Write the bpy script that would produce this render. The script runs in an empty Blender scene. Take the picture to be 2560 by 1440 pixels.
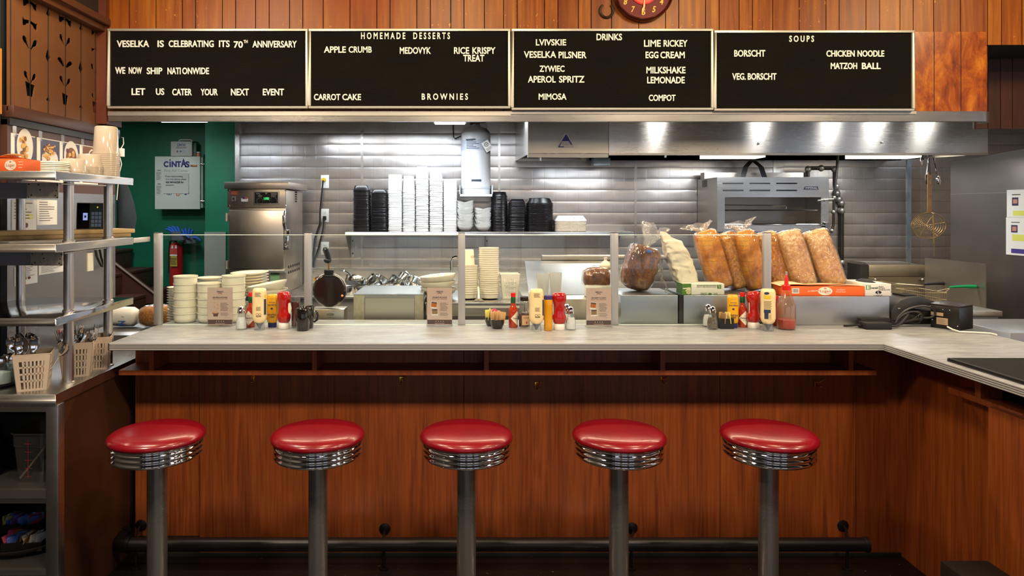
import bpy, bmesh, math, random
from mathutils import Vector, Matrix
random.seed(7)
sc = bpy.context.scene
COL = sc.collection
PI = math.pi

# ------------------------------------------------------------------ camera, world, light
F, CX, CY, H = 1750.0, 1155.0, 525.0, 1.63      # focal length in pixels, principal point, eye height
cam_d = bpy.data.cameras.new('camera')
cam = bpy.data.objects.new('camera', cam_d)
COL.objects.link(cam)
cam.location = (0, 0, H)
cam.rotation_euler = (PI / 2, 0, 0)
cam_d.sensor_width = 36
cam_d.lens = 36 * F / 2560
cam_d.shift_x = (1280 - CX) / 2560
cam_d.shift_y = -(720 - CY) / 2560
cam_d.clip_start = 0.05
sc.camera = cam
sc.view_settings.view_transform = 'Standard'
sc.view_settings.look = 'None'
sc.view_settings.gamma = 1
sc.view_settings.use_curve_mapping = False
sc.view_settings.exposure = 0.0
sc.cycles.use_denoising = True
sc.cycles.max_bounces = 8
sc.cycles.diffuse_bounces = 3
sc.cycles.glossy_bounces = 3
sc.cycles.transparent_max_bounces = 14
sc.cycles.transmission_bounces = 4
sc.cycles.caustics_reflective = False
sc.cycles.caustics_refractive = False
sc.cycles.sample_clamp_indirect = 6.0
w = bpy.data.worlds.new('world')
sc.world = w
w.use_nodes = True
w.node_tree.nodes['Background'].inputs[0].default_value = (0.75, 0.85, 1.0, 1)
w.node_tree.nodes['Background'].inputs[1].default_value = 1.0

def lamp(name, loc, power, color, sx, sy, rot=(0, 0, 0), spread=PI):
    d = bpy.data.lights.new(name, 'AREA')
    d.shape = 'RECTANGLE'; d.size = sx; d.size_y = sy
    d.energy = power; d.color = color; d.spread = spread
    o = bpy.data.objects.new(name, d); COL.objects.link(o)
    o.location = loc; o.rotation_euler = rot
    return o
WARM = (1.0, 0.82, 0.62); COOL = (0.88, 0.94, 1.0); NEUT = (1.0, 0.93, 0.84)
# dining room ceiling lamps in front of the counter
for i, x in enumerate((-1.6, 0.1, 1.8, 3.3)):
    lamp('ceiling_lamp', (x, 1.25, 3.05), 48, WARM, 0.35, 0.35)
# track spots that wash the plank wall
for i, x in enumerate((-1.4, -0.1, 1.5, 3.2)):
    lamp('track_spot', (x, 2.6, 3.12), 24 if x < 2 else 32, (1.0, 0.76, 0.42), 0.4, 0.4, (math.radians(48), 0, 0))
# kitchen fluorescents
for x, y, p in ((-2.25, 5.3, 11), (-0.05, 5.2, 26), (-0.7, 5.7, 15)):
    lamp('kitchen_tube_or_fill', (x, y, 2.30), p, COOL, 1.15, 0.12)
for x in (1.1, 2.2, 3.3):
    lamp('hood_lamp', (x, 5.55, 2.02), 10, COOL, 0.6, 0.12)
for x in (1.53, 2.35, 2.90, 3.25, 3.64):
    lamp('kitchen_bulb', (x, 4.5, 2.36), 0.7, (1.0, 0.96, 0.9), 0.06, 0.06, (math.radians(60), 0, 0))
lamp('kitchen_tube_or_fill', (4.0, 5.5, 2.5), 9, COOL, 0.9, 0.12)  # added cool fill without a fixture, brightens the right steel wall
# warm strip lights under the fascia, over the pass counter
for x in (-1.35, -0.45, 0.45, 1.25, 2.1):
    lamp('counter_strip', (x, 4.08, 2.13), 7.5, (1.0, 0.80, 0.55), 0.8, 0.06)
lamp('stairwell_lamp', (-3.0, 5.6, 2.5), 15, COOL, 0.3, 0.3)
lamp('rack_fill', (-1.75, 2.75, 2.95), 13, NEUT, 0.3, 0.3)  # added lamp with no fixture, brightens the brown screen and the rack

# ------------------------------------------------------------------ helpers
def X(px, Y): return (px - CX) / F * Y
def Z(py, Y): return H - (py - CY) / F * Y
def YC(py, z): return (H - z) * F / (py - CY)      # depth at which height z shows at row py

def lin(c):
    if isinstance(c, str):
        c = c.lstrip('#')
        c = [int(c[i:i + 2], 16) / 255 for i in (0, 2, 4)]
        c = [v / 12.92 if v <= 0.04045 else ((v + 0.055) / 1.055) ** 2.4 for v in c]
    return (c[0], c[1], c[2], 1)

class NT:
    def __init__(s, mat):
        mat.use_nodes = True
        s.t = mat.node_tree; s.t.nodes.clear()
        s.out = s.n('ShaderNodeOutputMaterial')
        s.tc = None
    def n(s, ty, **kw):
        nd = s.t.nodes.new(ty)
        for k, v in kw.items():
            if k.startswith('i_'):
                nd.inputs[k[2:].replace('_', ' ')].default_value = v
            elif k.startswith('n_'):
                nd.inputs[int(k[2:])].default_value = v
            else:
                setattr(nd, k, v)
        return nd
    def l(s, a, b): s.t.links.new(a, b)
    def coord(s, scale=(1, 1, 1), rot=(0, 0, 0)):
        if s.tc is None: s.tc = s.n('ShaderNodeTexCoord')
        m = s.n('ShaderNodeMapping')
        m.inputs['Scale'].default_value = scale
        m.inputs['Rotation'].default_value = rot
        s.l(s.tc.outputs['Object'], m.inputs['Vector'])
        return m.outputs['Vector']
    def noise(s, scale, detail=4, rough=0.55, dist=0):
        nd = s.n('ShaderNodeTexNoise')
        nd.inputs['Scale'].default_value = 1
        nd.inputs['Detail'].default_value = detail
        nd.inputs['Roughness'].default_value = rough
        nd.inputs['Distortion'].default_value = dist
        s.l(s.coord(scale), nd.inputs['Vector'])
        return nd.outputs['Fac']
    def ramp(s, fac, stops):
        r = s.n('ShaderNodeValToRGB')
        e = r.color_ramp.elements
        while len(e) < len(stops): e.new(0.5)
        for i, (p, c) in enumerate(stops):
            e[i].position = p; e[i].color = lin(c)
        s.l(fac, r.inputs[0])
        return r.outputs[0]
    def math(s, op, a, b=0.5, clamp=False):
        m = s.n('ShaderNodeMath', operation=op, use_clamp=clamp)
        for i, v in enumerate((a, b)):
            if hasattr(v, 'links'): s.l(v, m.inputs[i])
            else: m.inputs[i].default_value = v
        return m.outputs[0]
    def mix(s, fac, a, b, mode='MIX'):
        m = s.n('ShaderNodeMix', data_type='RGBA', blend_type=mode)
        for i, v in ((0, fac), (6, a), (7, b)):
            if hasattr(v, 'links'): s.l(v, m.inputs[i])
            elif i == 0: m.inputs[0].default_value = v
            else: m.inputs[i].default_value = lin(v)
        return m.outputs[2]
    def bump(s, h, strength=0.3, dist=0.002, normal=None):
        b = s.n('ShaderNodeBump')
        b.inputs['Strength'].default_value = strength
        b.inputs['Distance'].default_value = dist
        s.l(h, b.inputs['Height'])
        if normal: s.l(normal, b.inputs['Normal'])
        return b.outputs[0]
    def bsdf(s, col, rough=0.5, metal=0.0, normal=None, **kw):
        p = s.n('ShaderNodeBsdfPrincipled')
        for k, v in (('Base Color', col), ('Roughness', rough), ('Metallic', metal)):
            if hasattr(v, 'links'): s.l(v, p.inputs[k])
            elif k == 'Base Color': p.inputs[k].default_value = lin(v)
            else: p.inputs[k].default_value = v
        if normal: s.l(normal, p.inputs['Normal'])
        for k, v in kw.items(): p.inputs[k.replace('_', ' ')].default_value = v
        s.l(p.outputs[0], s.out.inputs[0])
        return p

MC = {}
def M(name, col='#888888', rough=0.5, metal=0.0, var=None, vs=(8, 8, 8), bump=0, bs=(60, 60, 60), coat=0, emit=0, bd=0.002, trans=0, sss=0):
    """principled material: var = second colour mixed in by noise of scale vs, bump from noise of scale bs"""
    if name in MC: return MC[name]
    m = bpy.data.materials.new(name); MC[name] = m
    t = NT(m)
    c = col
    if var: c = t.ramp(t.noise(vs), [(0.32, col), (0.68, var)])
    nrm = t.bump(t.noise(bs), bump, bd) if bump else None
    p = t.bsdf(c, rough, metal, nrm)
    if coat: p.inputs['Coat Weight'].default_value = coat; p.inputs['Coat Roughness'].default_value = 0.08
    if trans: p.inputs['Transmission Weight'].default_value = trans
    if sss: p.inputs['Subsurface Weight'].default_value = sss; p.inputs['Subsurface Scale'].default_value = 0.02
    if emit:
        p.inputs['Emission Color'].default_value = lin(col); p.inputs['Emission Strength'].default_value = emit
    return m

def thin(name, tint='#ffffff', refl=1.0, rough=0.02, crinkle=0, cs=(40, 40, 40), haze=0, hazecol='#ffffff'):
    """clear glass or film: transparent + mirror by facing; haze adds a milky diffuse share"""
    if name in MC: return MC[name]
    m = bpy.data.materials.new(name); MC[name] = m
    t = NT(m)
    tr = t.n('ShaderNodeBsdfTransparent'); tr.inputs[0].default_value = lin(tint)
    gl = t.n('ShaderNodeBsdfGlossy'); gl.inputs[0].default_value = (1, 1, 1, 1); gl.inputs['Roughness'].default_value = rough
    fr = t.n('ShaderNodeLayerWeight'); fr.inputs[0].default_value = 0.5
    if crinkle:
        nb = t.bump(t.noise(cs, 3), crinkle, 0.01)
        t.l(nb, gl.inputs['Normal']); t.l(nb, fr.inputs['Normal'])
    base = tr.outputs[0]
    if haze:
        df = t.n('ShaderNodeBsdfDiffuse'); df.inputs[0].default_value = lin(hazecol)
        tl = t.n('ShaderNodeBsdfTranslucent'); tl.inputs[0].default_value = lin(hazecol)
        h1 = t.n('ShaderNodeMixShader'); h1.inputs[0].default_value = 0.45
        t.l(df.outputs[0], h1.inputs[1]); t.l(tl.outputs[0], h1.inputs[2])
        h2 = t.n('ShaderNodeMixShader'); h2.inputs[0].default_value = haze
        t.l(tr.outputs[0], h2.inputs[1]); t.l(h1.outputs[0], h2.inputs[2])
        base = h2.outputs[0]
    mx = t.n('ShaderNodeMixShader')
    fc = t.math('ADD', t.math('MULTIPLY', t.math('POWER', fr.outputs['Facing'], 4.0), 0.75), 0.04)
    t.l(t.math('MULTIPLY', fc, refl, True), mx.inputs[0])
    t.l(base, mx.inputs[1]); t.l(gl.outputs[0], mx.inputs[2])
    t.l(mx.outputs[0], t.out.inputs[0])
    return m

def steel(name, col='#c9c8c6', rough=0.3, dirs=(3, 3, 160), var=0.1, metal=1.0, smear=0.12, fine=0.25):
    """brushed stainless: fine streaks along one axis and broad smears in the roughness"""
    if name in MC: return MC[name]
    m = bpy.data.materials.new(name); MC[name] = m
    t = NT(m)
    a = t.noise(dirs, 3); b = t.noise((2.2, 2.2, 3.1), 5, 0.6)
    r = t.math('ADD', t.math('MULTIPLY', a, var), t.math('MULTIPLY', b, smear * 2))
    r = t.math('ADD', r, rough - var / 2 - smear)
    c = t.mix(t.math('MULTIPLY', b, 0.35), col, '#a5978a')
    f = t.noise(tuple(6 if d < 20 else 1300 for d in dirs), 1)
    t.bsdf(c, r, metal, t.bump(a, 0.05, 0.001, t.bump(f, fine, 0.0004)))
    return m

class MB:
    """collects shapes into one mesh"""
    def __init__(s): s.v = []; s.f = []; s.m = []
    def add(s, vs, fs, m=0):
        o = len(s.v); s.v += [Vector(p) for p in vs]
        for f in fs: s.f.append(tuple(i + o for i in f)); s.m.append(m)
        return o
    def box(s, x0, x1, y0, y1, z0, z1, m=0):
        if x0 > x1: x0, x1 = x1, x0
        if y0 > y1: y0, y1 = y1, y0
        if z0 > z1: z0, z1 = z1, z0
        s.add([(x0, y0, z0), (x1, y0, z0), (x1, y1, z0), (x0, y1, z0), (x0, y0, z1), (x1, y0, z1), (x1, y1, z1), (x0, y1, z1)],
              [(3, 2, 1, 0), (4, 5, 6, 7), (0, 1, 5, 4), (1, 2, 6, 5), (2, 3, 7, 6), (3, 0, 4, 7)], m)
        return s
    def quad(s, a, b, c, d, m=0): s.add([a, b, c, d], [(0, 1, 2, 3)], m); return s
    def cyl(s, p0, p1, r0, r1=None, n=16, m=0, caps=True):
        r1 = r0 if r1 is None else r1
        p0 = Vector(p0); p1 = Vector(p1); d = (p1 - p0).normalized()
        a = d.orthogonal().normalized(); b = d.cross(a)
        vs = [p + (a * math.cos(2 * PI * i / n) + b * math.sin(2 * PI * i / n)) * r for p, r in ((p0, r0), (p1, r1)) for i in range(n)]
        fs = [(i, (i + 1) % n, n + (i + 1) % n, n + i) for i in range(n)]
        if caps: fs += [tuple(range(n - 1, -1, -1)), tuple(range(n, 2 * n))]
        s.add(vs, fs, m); return s
    def lathe(s, prof, c=(0, 0, 0), n=24, m=0, sx=1, sy=1, axis='z'):
        cx, cy, cz = c; vs = []; fs = []
        for r, z in prof:
            for i in range(n):
                a = 2 * PI * i / n
                p = (r * math.cos(a) * sx, r * math.sin(a) * sy, z)
                if axis == 'y': p = (p[0], z, -p[1])
                if axis == 'x': p = (z, p[0], p[1])
                vs.append((cx + p[0], cy + p[1], cz + p[2]))
        k = len(prof)
        for j in range(k - 1):
            for i in range(n):
                fs.append((j * n + i, j * n + (i + 1) % n, (j + 1) * n + (i + 1) % n, (j + 1) * n + i))
        if prof[0][0] > 1e-6: fs.append(tuple(range(n - 1, -1, -1)))
        if prof[-1][0] > 1e-6: fs.append(tuple((k - 1) * n + i for i in range(n)))
        s.add(vs, fs, m); return s
    def loft(s, secs, n=32, m=0, caps=True):
        """sections (x, y, z, rx, ry, power): superellipses stacked along z"""
        vs = []; fs = []
        for cx, cy, cz, rx, ry, p in secs:
            for i in range(n):
                a = 2 * PI * i / n; ca, sa = math.cos(a), math.sin(a)
                vs.append((cx + rx * math.copysign(abs(ca) ** (2 / p), ca), cy + ry * math.copysign(abs(sa) ** (2 / p), sa), cz))
        k = len(secs)
        for j in range(k - 1):
            for i in range(n):
                fs.append((j * n + i, j * n + (i + 1) % n, (j + 1) * n + (i + 1) % n, (j + 1) * n + i))
        if caps: fs += [tuple(range(n - 1, -1, -1)), tuple((k - 1) * n + i for i in range(n))]
        s.add(vs, fs, m); return s
    def tube(s, pts, r, n=8, m=0, closed=False):
        pts = [Vector(p) for p in pts]; k = len(pts); vs = []; fs = []
        up = None
        for j, p in enumerate(pts):
            q0 = pts[(j - 1) % k] if closed else pts[max(j - 1, 0)]
            q1 = pts[(j + 1) % k] if closed else pts[min(j + 1, k - 1)]
            d = (q1 - q0).normalized()
            if up is None: up = d.orthogonal().normalized()
            a = up - d * up.dot(d)
            a = a.normalized() if a.length > 1e-5 else d.orthogonal().normalized()
            up = a; b = d.cross(a)
            rr = r[j] if isinstance(r, (list, tuple)) else r
            vs += [p + (a * math.cos(2 * PI * i / n) + b * math.sin(2 * PI * i / n)) * rr for i in range(n)]
        for j in range(k if closed else k - 1):
            j2 = (j + 1) % k
            fs += [(j * n + i, j * n + (i + 1) % n, j2 * n + (i + 1) % n, j2 * n + i) for i in range(n)]
        if not closed: fs += [tuple(range(n - 1, -1, -1)), tuple((k - 1) * n + i for i in range(n))]
        s.add(vs, fs, m); return s
    def prism(s, poly, a0, a1, plane='xz', m=0):
        """polygon (u, v) extruded: plane xz along y, xy along z, yz along x"""
        n = len(poly)
        def pt(u, v, a): return {'xz': (u, a, v), 'xy': (u, v, a), 'yz': (a, u, v)}[plane]
        vs = [pt(u, v, a0) for u, v in poly] + [pt(u, v, a1) for u, v in poly]
        fs = [tuple(range(n)), tuple(range(2 * n - 1, n - 1, -1))] + [(i, n + i, n + (i + 1) % n, (i + 1) % n) for i in range(n)]
        s.add(vs, fs, m); return s
    def ball(s, c, rx, ry=None, rz=None, n=14, k=9, m=0):
        ry = rx if ry is None else ry; rz = rx if rz is None else rz
        prof = [(math.sin(PI * j / k), -math.cos(PI * j / k)) for j in range(k + 1)]
        o = len(s.v)
        s.lathe(prof, (0, 0, 0), n, m)
        for i in range(o, len(s.v)):
            p = s.v[i]; s.v[i] = Vector((c[0] + p.x * rx, c[1] + p.y * ry, c[2] + p.z * rz))
        return s
    def xf(s, mat, start=0):
        for i in range(start, len(s.v)): s.v[i] = mat @ s.v[i]
        return s
    def jitter(s, amp, freq=30, start=0):
        from mathutils import noise
        for i in range(start, len(s.v)):
            p = s.v[i]; s.v[i] = p + noise.noise_vector(p * freq) * amp
        return s
    def build(s, name, mats, parent=None, bevel=0, seg=2, smooth=32, origin=None, kind=None):
        me = bpy.data.meshes.new(name)
        off = Vector((0, 0, 0))
        if parent is not None: off = wloc(parent)
        elif origin is not None: off = Vector(origin)
        elif kind != 'structure':
            lo = [min(p[i] for p in s.v) for i in range(3)]; hi = [max(p[i] for p in s.v) for i in range(3)]
            off = Vector(((lo[0] + hi[0]) / 2, (lo[1] + hi[1]) / 2, lo[2]))
        me.from_pydata([p - off for p in s.v], [], s.f)
        if not isinstance(mats, (list, tuple)): mats = [mats]
        for q in mats: me.materials.append(q)
        me.polygons.foreach_set('material_index', s.m)
        bm = bmesh.new(); bm.from_mesh(me)
        bmesh.ops.remove_doubles(bm, verts=bm.verts, dist=1e-6)
        bmesh.ops.recalc_face_normals(bm, faces=bm.faces)
        if bevel:
            es = [e for e in bm.edges if len(e.link_faces) == 2 and e.calc_face_angle(0) > 0.5]
            bmesh.ops.bevel(bm, geom=es, offset=bevel, segments=seg, affect='EDGES', clamp_overlap=True, profile=0.5)
        bm.to_mesh(me); bm.free()
        if smooth:
            me.shade_smooth(); me.set_sharp_from_angle(angle=math.radians(smooth))
        o = bpy.data.objects.new(name, me); COL.objects.link(o)
        if parent is not None: o.parent = parent
        else: o.location = off
        if kind: o['kind'] = kind
        return o

def wloc(o):
    p = Vector((0, 0, 0))
    while o is not None: p = p + Vector(o.location); o = o.parent
    return p

def tag(o, label, cat, group=None, kind=None):
    o['label'] = label; o['category'] = cat
    if group: o['group'] = group
    if kind: o['kind'] = kind
    return o

def thing(name, label, cat, loc=(0, 0, 0), group=None):
    o = bpy.data.objects.new(name, None); COL.objects.link(o)
    o.location = loc; o.empty_display_size = 0.05
    return tag(o, label, cat, group)

def dup(o, loc=None, rot=None, label=None, group=None, scale=None, parent=None):
    c = o.copy(); COL.objects.link(c)
    if parent is not None: c.parent = parent
    if loc is not None: c.location = loc
    if rot is not None: c.rotation_euler = rot
    if scale is not None: c.scale = scale
    if label: c['label'] = label
    if group: c['group'] = group
    for ch in list(o.children): dup(ch, parent=c)
    return c

def use(o, first, loc, rot=None, label=None, group=None, scale=None):
    """place the model itself the first time, a copy afterwards"""
    if first:
        o.location = loc
        if rot is not None: o.rotation_euler = rot
        if scale is not None: o.scale = scale
        if label: o['label'] = label
        if group: o['group'] = group
        return o
    return dup(o, loc, rot, label, group, scale)

ORD = 'zero first second third fourth fifth sixth seventh eighth ninth tenth eleventh twelfth thirteenth fourteenth fifteenth sixteenth seventeenth eighteenth nineteenth twentieth'.split()
def nth(i):
    if i <= 20: return ORD[i]
    tens = {2: 'twenty', 3: 'thirty', 4: 'forty', 5: 'fifty'}[i // 10]
    return tens + '-' + ORD[i % 10] if i % 10 else {20: 'twentieth', 30: 'thirtieth', 40: 'fortieth', 50: 'fiftieth'}[i]

def text_geo(txt, bold=0.0, shear=0.0):
    cu = bpy.data.curves.new('t', 'FONT'); cu.body = txt; cu.offset = bold; cu.shear = shear; cu.resolution_u = 3
    ob = bpy.data.objects.new('t', cu); COL.objects.link(ob)
    dg = bpy.context.evaluated_depsgraph_get()
    me = bpy.data.meshes.new_from_object(ob.evaluated_get(dg))
    vs = [(v.co.x, v.co.y) for v in me.vertices]; fs = [tuple(p.vertices) for p in me.polygons]
    bpy.data.objects.remove(ob); bpy.data.curves.remove(cu); bpy.data.meshes.remove(me)
    return vs, fs

def put_text(mb, txt, x0, x1, z0, z1, y, bold=0.0, depth=0.0, shear=0.0, m=0, flip=False, mat=None):
    """flat or raised lettering fitted to the box x0..x1, z0..z1 in the plane y, facing -y"""
    vs, fs = text_geo(txt, bold, shear)
    if not vs: return
    lx = min(v[0] for v in vs); hx = max(v[0] for v in vs); ly = min(v[1] for v in vs); hy = max(v[1] for v in vs)
    def mp(v, yy):
        u = (v[0] - lx) / max(hx - lx, 1e-6); t = (v[1] - ly) / max(hy - ly, 1e-6)
        if flip: u, t = 1 - u, 1 - t
        return Vector((x0 + (x1 - x0) * u, yy, z0 + (z1 - z0) * t))
    n = len(vs); pts = [mp(v, y - depth) for v in vs]
    faces = list(fs)
    if depth:
        from collections import Counter
        ed = Counter()
        for f in fs:
            for i in range(len(f)): ed[frozenset((f[i], f[(i + 1) % len(f)]))] += 1
        pts += [mp(v, y) for v in vs]
        for f in fs:
            for i in range(len(f)):
                a, b = f[i], f[(i + 1) % len(f)]
                if ed[frozenset((a, b))] == 1: faces.append((a, a + n, b + n, b))
    if mat is not None: pts = [mat @ p for p in pts]
    mb.add(pts, faces, m)

def lines(mb, x0, x1, z0, z1, y, rows, m=0, fill=0.45, rag=0.25, seed=1):
    """rows of unreadable small print as thin flat bars"""
    r = random.Random(seed); hgt = (z1 - z0) / rows
    for i in range(rows):
        zz = z1 - hgt * (i + 0.5); xe = x1 - (x1 - x0) * rag * r.random(); x = x0
        while x < xe:
            wd = (x1 - x0) * r.uniform(0.06, 0.16)
            mb.quad((x, y, zz - hgt * fill / 2), (min(x + wd, xe), y, zz - hgt * fill / 2), (min(x + wd, xe), y, zz + hgt * fill / 2), (x, y, zz + hgt * fill / 2), m)
            x += wd + (x1 - x0) * 0.03

def disc(mb, cx, cz, rx, rz, y, n=24, m=0, a0=0, a1=2 * PI):
    full = abs(a1 - a0) > 6.2
    vs = [(cx + rx * math.cos(a0 + (a1 - a0) * i / n), y, cz + rz * math.sin(a0 + (a1 - a0) * i / n)) for i in range(n if full else n + 1)]
    mb.add(vs, [tuple(range(len(vs)))], m)

def arc(cx, cy, r, a0, a1, n=8):
    return [(cx + r * math.cos(a0 + (a1 - a0) * i / n), cy + r * math.sin(a0 + (a1 - a0) * i / n)) for i in range(n + 1)]

# ------------------------------------------------------------------ shared materials
ST = steel('brushed_steel', '#cfcecb', 0.30)
STV = steel('brushed_steel_vertical', '#cfcecb', 0.30, (160, 160, 3))
STD = steel('dull_steel', '#b4b1ac', 0.42)
STW = steel('worn_steel', '#c2bcb2', 0.36, (3, 3, 120), 0.15, 0.95, 0.2)
CHR = M('chrome', '#e8e8ea', 0.06, 1.0)
BLK = M('black_plastic', '#0b0a0a', 0.35)
BLKM = M('matt_black', '#0d0b0a', 0.7)
WHT = M('white_plastic', '#e9e7e2', 0.4)
PAPER = M('white_paper', '#efece6', 0.8)
INK = M('black_ink', '#1a1718', 0.7)
GREYINK = M('grey_ink', '#6a6664', 0.8)
IVORY = M('cream_china', '#ebe2d0', 0.22, coat=0.3)
CHINA = M('white_china', '#eeebe4', 0.2, coat=0.3)
HOLE = M('dark_hole', '#050404', 0.9)
BROWNP = M('brown_paint', '#784b2a', 0.45, var='#684024', vs=(3, 3, 3), bump=0.05, bs=(90, 90, 90))
DKBROWN = M('dark_brown_paint', '#33211a', 0.5, var='#2a1a14', vs=(2, 2, 2))
ORANGE = M('orange_card', '#ee6524', 0.6)
GLASS = thin('clear_glass', '#f8fbfa', 0.32)
# ------------------------------------------------------------------ the setting
def mk_planks():
    m = bpy.data.materials.new('varnished_planks'); t = NT(m)
    g = t.n('ShaderNodeNewGeometry'); isl = g.outputs['Random Per Island']
    grain = t.noise((26, 26, 1.4), 6, 0.6, 0.4)
    c = t.ramp(grain, [(0.3, '#703609'), (0.5, '#96530f'), (0.72, '#b87820')])
    tone = t.ramp(isl, [(0.0, '#d9c2aa'), (0.5, '#f3e4d0'), (1.0, '#ffffff')])
    c = t.mix(1.0, c, tone, 'MULTIPLY')
    big = t.noise((0.75, 0.75, 0.9), 3)
    c = t.mix(t.math('MULTIPLY', t.math('SUBTRACT', big, 0.47), 4.0, True), c, '#8c3d12')
    # chipped varnish flecks and knots
    fl = t.math('GREATER_THAN', t.noise((34, 34, 30), 5, 0.7), 0.64)
    lowmask = t.math('GREATER_THAN', t.noise((2.3, 2.3, 3.5), 3), 0.5)
    c = t.mix(t.math('MULTIPLY', fl, lowmask), c, '#d9922f')
    kn = t.math('GREATER_THAN', t.noise((7, 7, 5.2), 1, 0.3), 0.74)
    c = t.mix(kn, c, '#25130a')
    t.bsdf(c, t.ramp(grain, [(0, '#a0a0a0'), (1, '#b8b8b8')]), 0, t.bump(grain, 0.1, 0.002), Specular_IOR_Level=0.35)
    return m
PLANK = mk_planks()
def mk_stain():
    m = bpy.data.materials.new('stained_varnish'); t = NT(m)
    n = t.noise((9, 9, 4.5), 9, 0.72, 0.5)
    c = t.ramp(n, [(0.32, '#5a2208'), (0.45, '#8e3f0e'), (0.56, '#b06014'), (0.70, '#cf8a2a')])
    t.bsdf(c, 0.3, 0, t.bump(n, 0.1, 0.002), Coat_Weight=0.3)
    return m
STAIN = mk_stain()

def mk_tile():
    m = bpy.data.materials.new('embossed_steel_sheet'); t = NT(m)
    t.tc = t.n('ShaderNodeTexCoord')
    sp = t.n('ShaderNodeSeparateXYZ'); t.l(t.tc.outputs['Object'], sp.inputs[0])
    def pil(v, off):
        f = t.math('FRACT', t.math('DIVIDE', t.math('ADD', v, off), 0.101))
        return t.math('ABSOLUTE', t.math('SUBTRACT', t.math('MULTIPLY', f, 2.0), 1.0)), f
    ax, _ = pil(sp.outputs['X'], 10.1 - 0.02); az, fz = pil(sp.outputs['Z'], 10.1 - 2.311)
    h = t.math('ADD', t.math('POWER', az, 5.0), t.math('MULTIPLY', t.math('POWER', ax, 24.0), 0.28))
    h = t.math('ADD', h, t.math('MULTIPLY', t.math('POWER', az, 2.0), 0.55))
    h = t.math('MULTIPLY', h, -1.0)
    wob = t.noise((1.7, 1.7, 2.3), 3)
    fine = t.noise((40, 40, 3), 3)
    b1 = t.bump(wob, 0.4, 0.03)
    b2 = t.bump(h, 0.3, 0.004, b1)
    b3 = t.bump(fine, 0.05, 0.001, b2)
    line = t.math('GREATER_THAN', t.math('MAXIMUM', az, t.math('SUBTRACT', ax, 0.012)), 0.975)
    c = t.ramp(t.noise((1.3, 1.3, 1.6), 5, 0.6), [(0.3, '#cdcdd0'), (0.7, '#b0a59b')])
    c = t.mix(t.math('MULTIPLY', line, 0.5), c, '#7d766f')
    r = t.math('ADD', t.math('MULTIPLY', t.noise((3, 3, 3), 5), 0.22), 0.22)
    t.bsdf(c, r, 0.96, b3)
    return m
TILE = mk_tile()

def mk_cherry():
    m = bpy.data.materials.new('cherry_laminate'); t = NT(m)
    g1 = t.noise((90, 90, 3.0), 4, 0.6)
    g2 = t.noise((14, 14, 1.0), 5, 0.6, 1.6)
    c = t.ramp(t.math('ADD', t.math('MULTIPLY', g1, 0.5), t.math('MULTIPLY', g2, 0.5)), [(0.36, '#6c3110'), (0.5, '#8b4319'), (0.64, '#9e5122')])
    t.bsdf(c, 0.42, 0, t.bump(g1, 0.05, 0.001))
    return m
CHERRY = mk_cherry()
def mk_counter():
    m = bpy.data.materials.new('streaked_grey_laminate'); t = NT(m)
    a = t.noise((9, 34, 34), 7, 0.7, 0.4); b = t.noise((3, 9, 9), 4)
    c = t.ramp(t.math('ADD', t.math('MULTIPLY', a, 0.65), t.math('MULTIPLY', b, 0.35)), [(0.36, '#85868a'), (0.5, '#9d9fa2'), (0.62, '#b2b4b6')])
    t.bsdf(c, 0.34, 0)
    return m
COUNTER = mk_counter()
GREEN = M('green_paint', '#067150', 0.5, var='#056447', vs=(3, 3, 3), bump=0.04, bs=(120, 120, 120))
FLOORM = M('black_worn_floor', '#0c0908', 0.45, var='#171210', vs=(6, 6, 6), bump=0.4, bs=(22, 22, 22))
def mk_floor():
    m = bpy.data.materials.new('scuffed_black_floor'); t = NT(m)
    sp = t.math('GREATER_THAN', t.noise((30, 30, 30), 6, 0.75), 0.66)
    ms = t.math('GREATER_THAN', t.noise((3.1, 3.1, 3.1), 2), 0.5)
    c = t.mix(t.math('MULTIPLY', sp, ms), '#0d0a09', '#7d7263')
    t.bsdf(c, 0.4, 0, t.bump(t.noise((18, 18, 18), 5), 0.4, 0.004))
    return m
FLOORD = mk_floor()

def S(name, mb, mat, bevel=0, parent=None, smooth=32):
    return mb.build(name, mat, parent, bevel=bevel, kind='structure', smooth=smooth)

S('floor', MB().box(-4.2, 5.2, -2.6, 7.3, -0.05, 0), FLOORD)
S('ceiling', MB().box(-4.2, 5.2, -2.6, 4.0, 3.2, 3.26), M('dark_ceiling_paint', '#3a2d24', 0.8))
S('ceiling_kitchen', MB().box(-4.2, 5.2, 4.06, 7.3, 2.62, 2.68), M('pale_ceiling_paint', '#c9c6c0', 0.8))
YB, YW = 6.2, 4.0
S('wall_back', MB().box(-2.0, 5.2, YB, YB + 0.08, 0, 2.64), TILE)
g = MB(); g.box(-2.275, -2.0, YB, YB + 0.9, 0, 2.64)
S('wall_green', g, GREEN)
S('wall_stairwell', MB().box(-4.2, -2.2, 7.0, 7.08, 0, 2.64), GREEN)
# vertical joint strips on the steel wall
for k, px in enumerate((905, 1248, 1589, 1936)):
    S('trim_%d' % (k + 1), MB().box(X(px - 3, YB), X(px + 3, YB), YB - 0.006, YB, 1.1, 2.6), STV)
S('trim_5', MB().box(X(2266, YB), X(2277, YB), YB - 0.008, YB, 1.1, 2.6), M('blue_grey_joint', '#7d8a93', 0.45, 0.7, var='#a9b2b5', vs=(20, 20, 8)))
S('trim_6', MB().box(X(590, YB), X(601, YB), YB - 0.03, YB, 0.0, 2.62), STV)
S('trim_7', MB().box(X(513, YB), X(566, YB), YB - 0.02, YB, 0.0, Z(580, YB)), M('pale_grey_board', '#8e8f84', 0.5))

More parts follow.
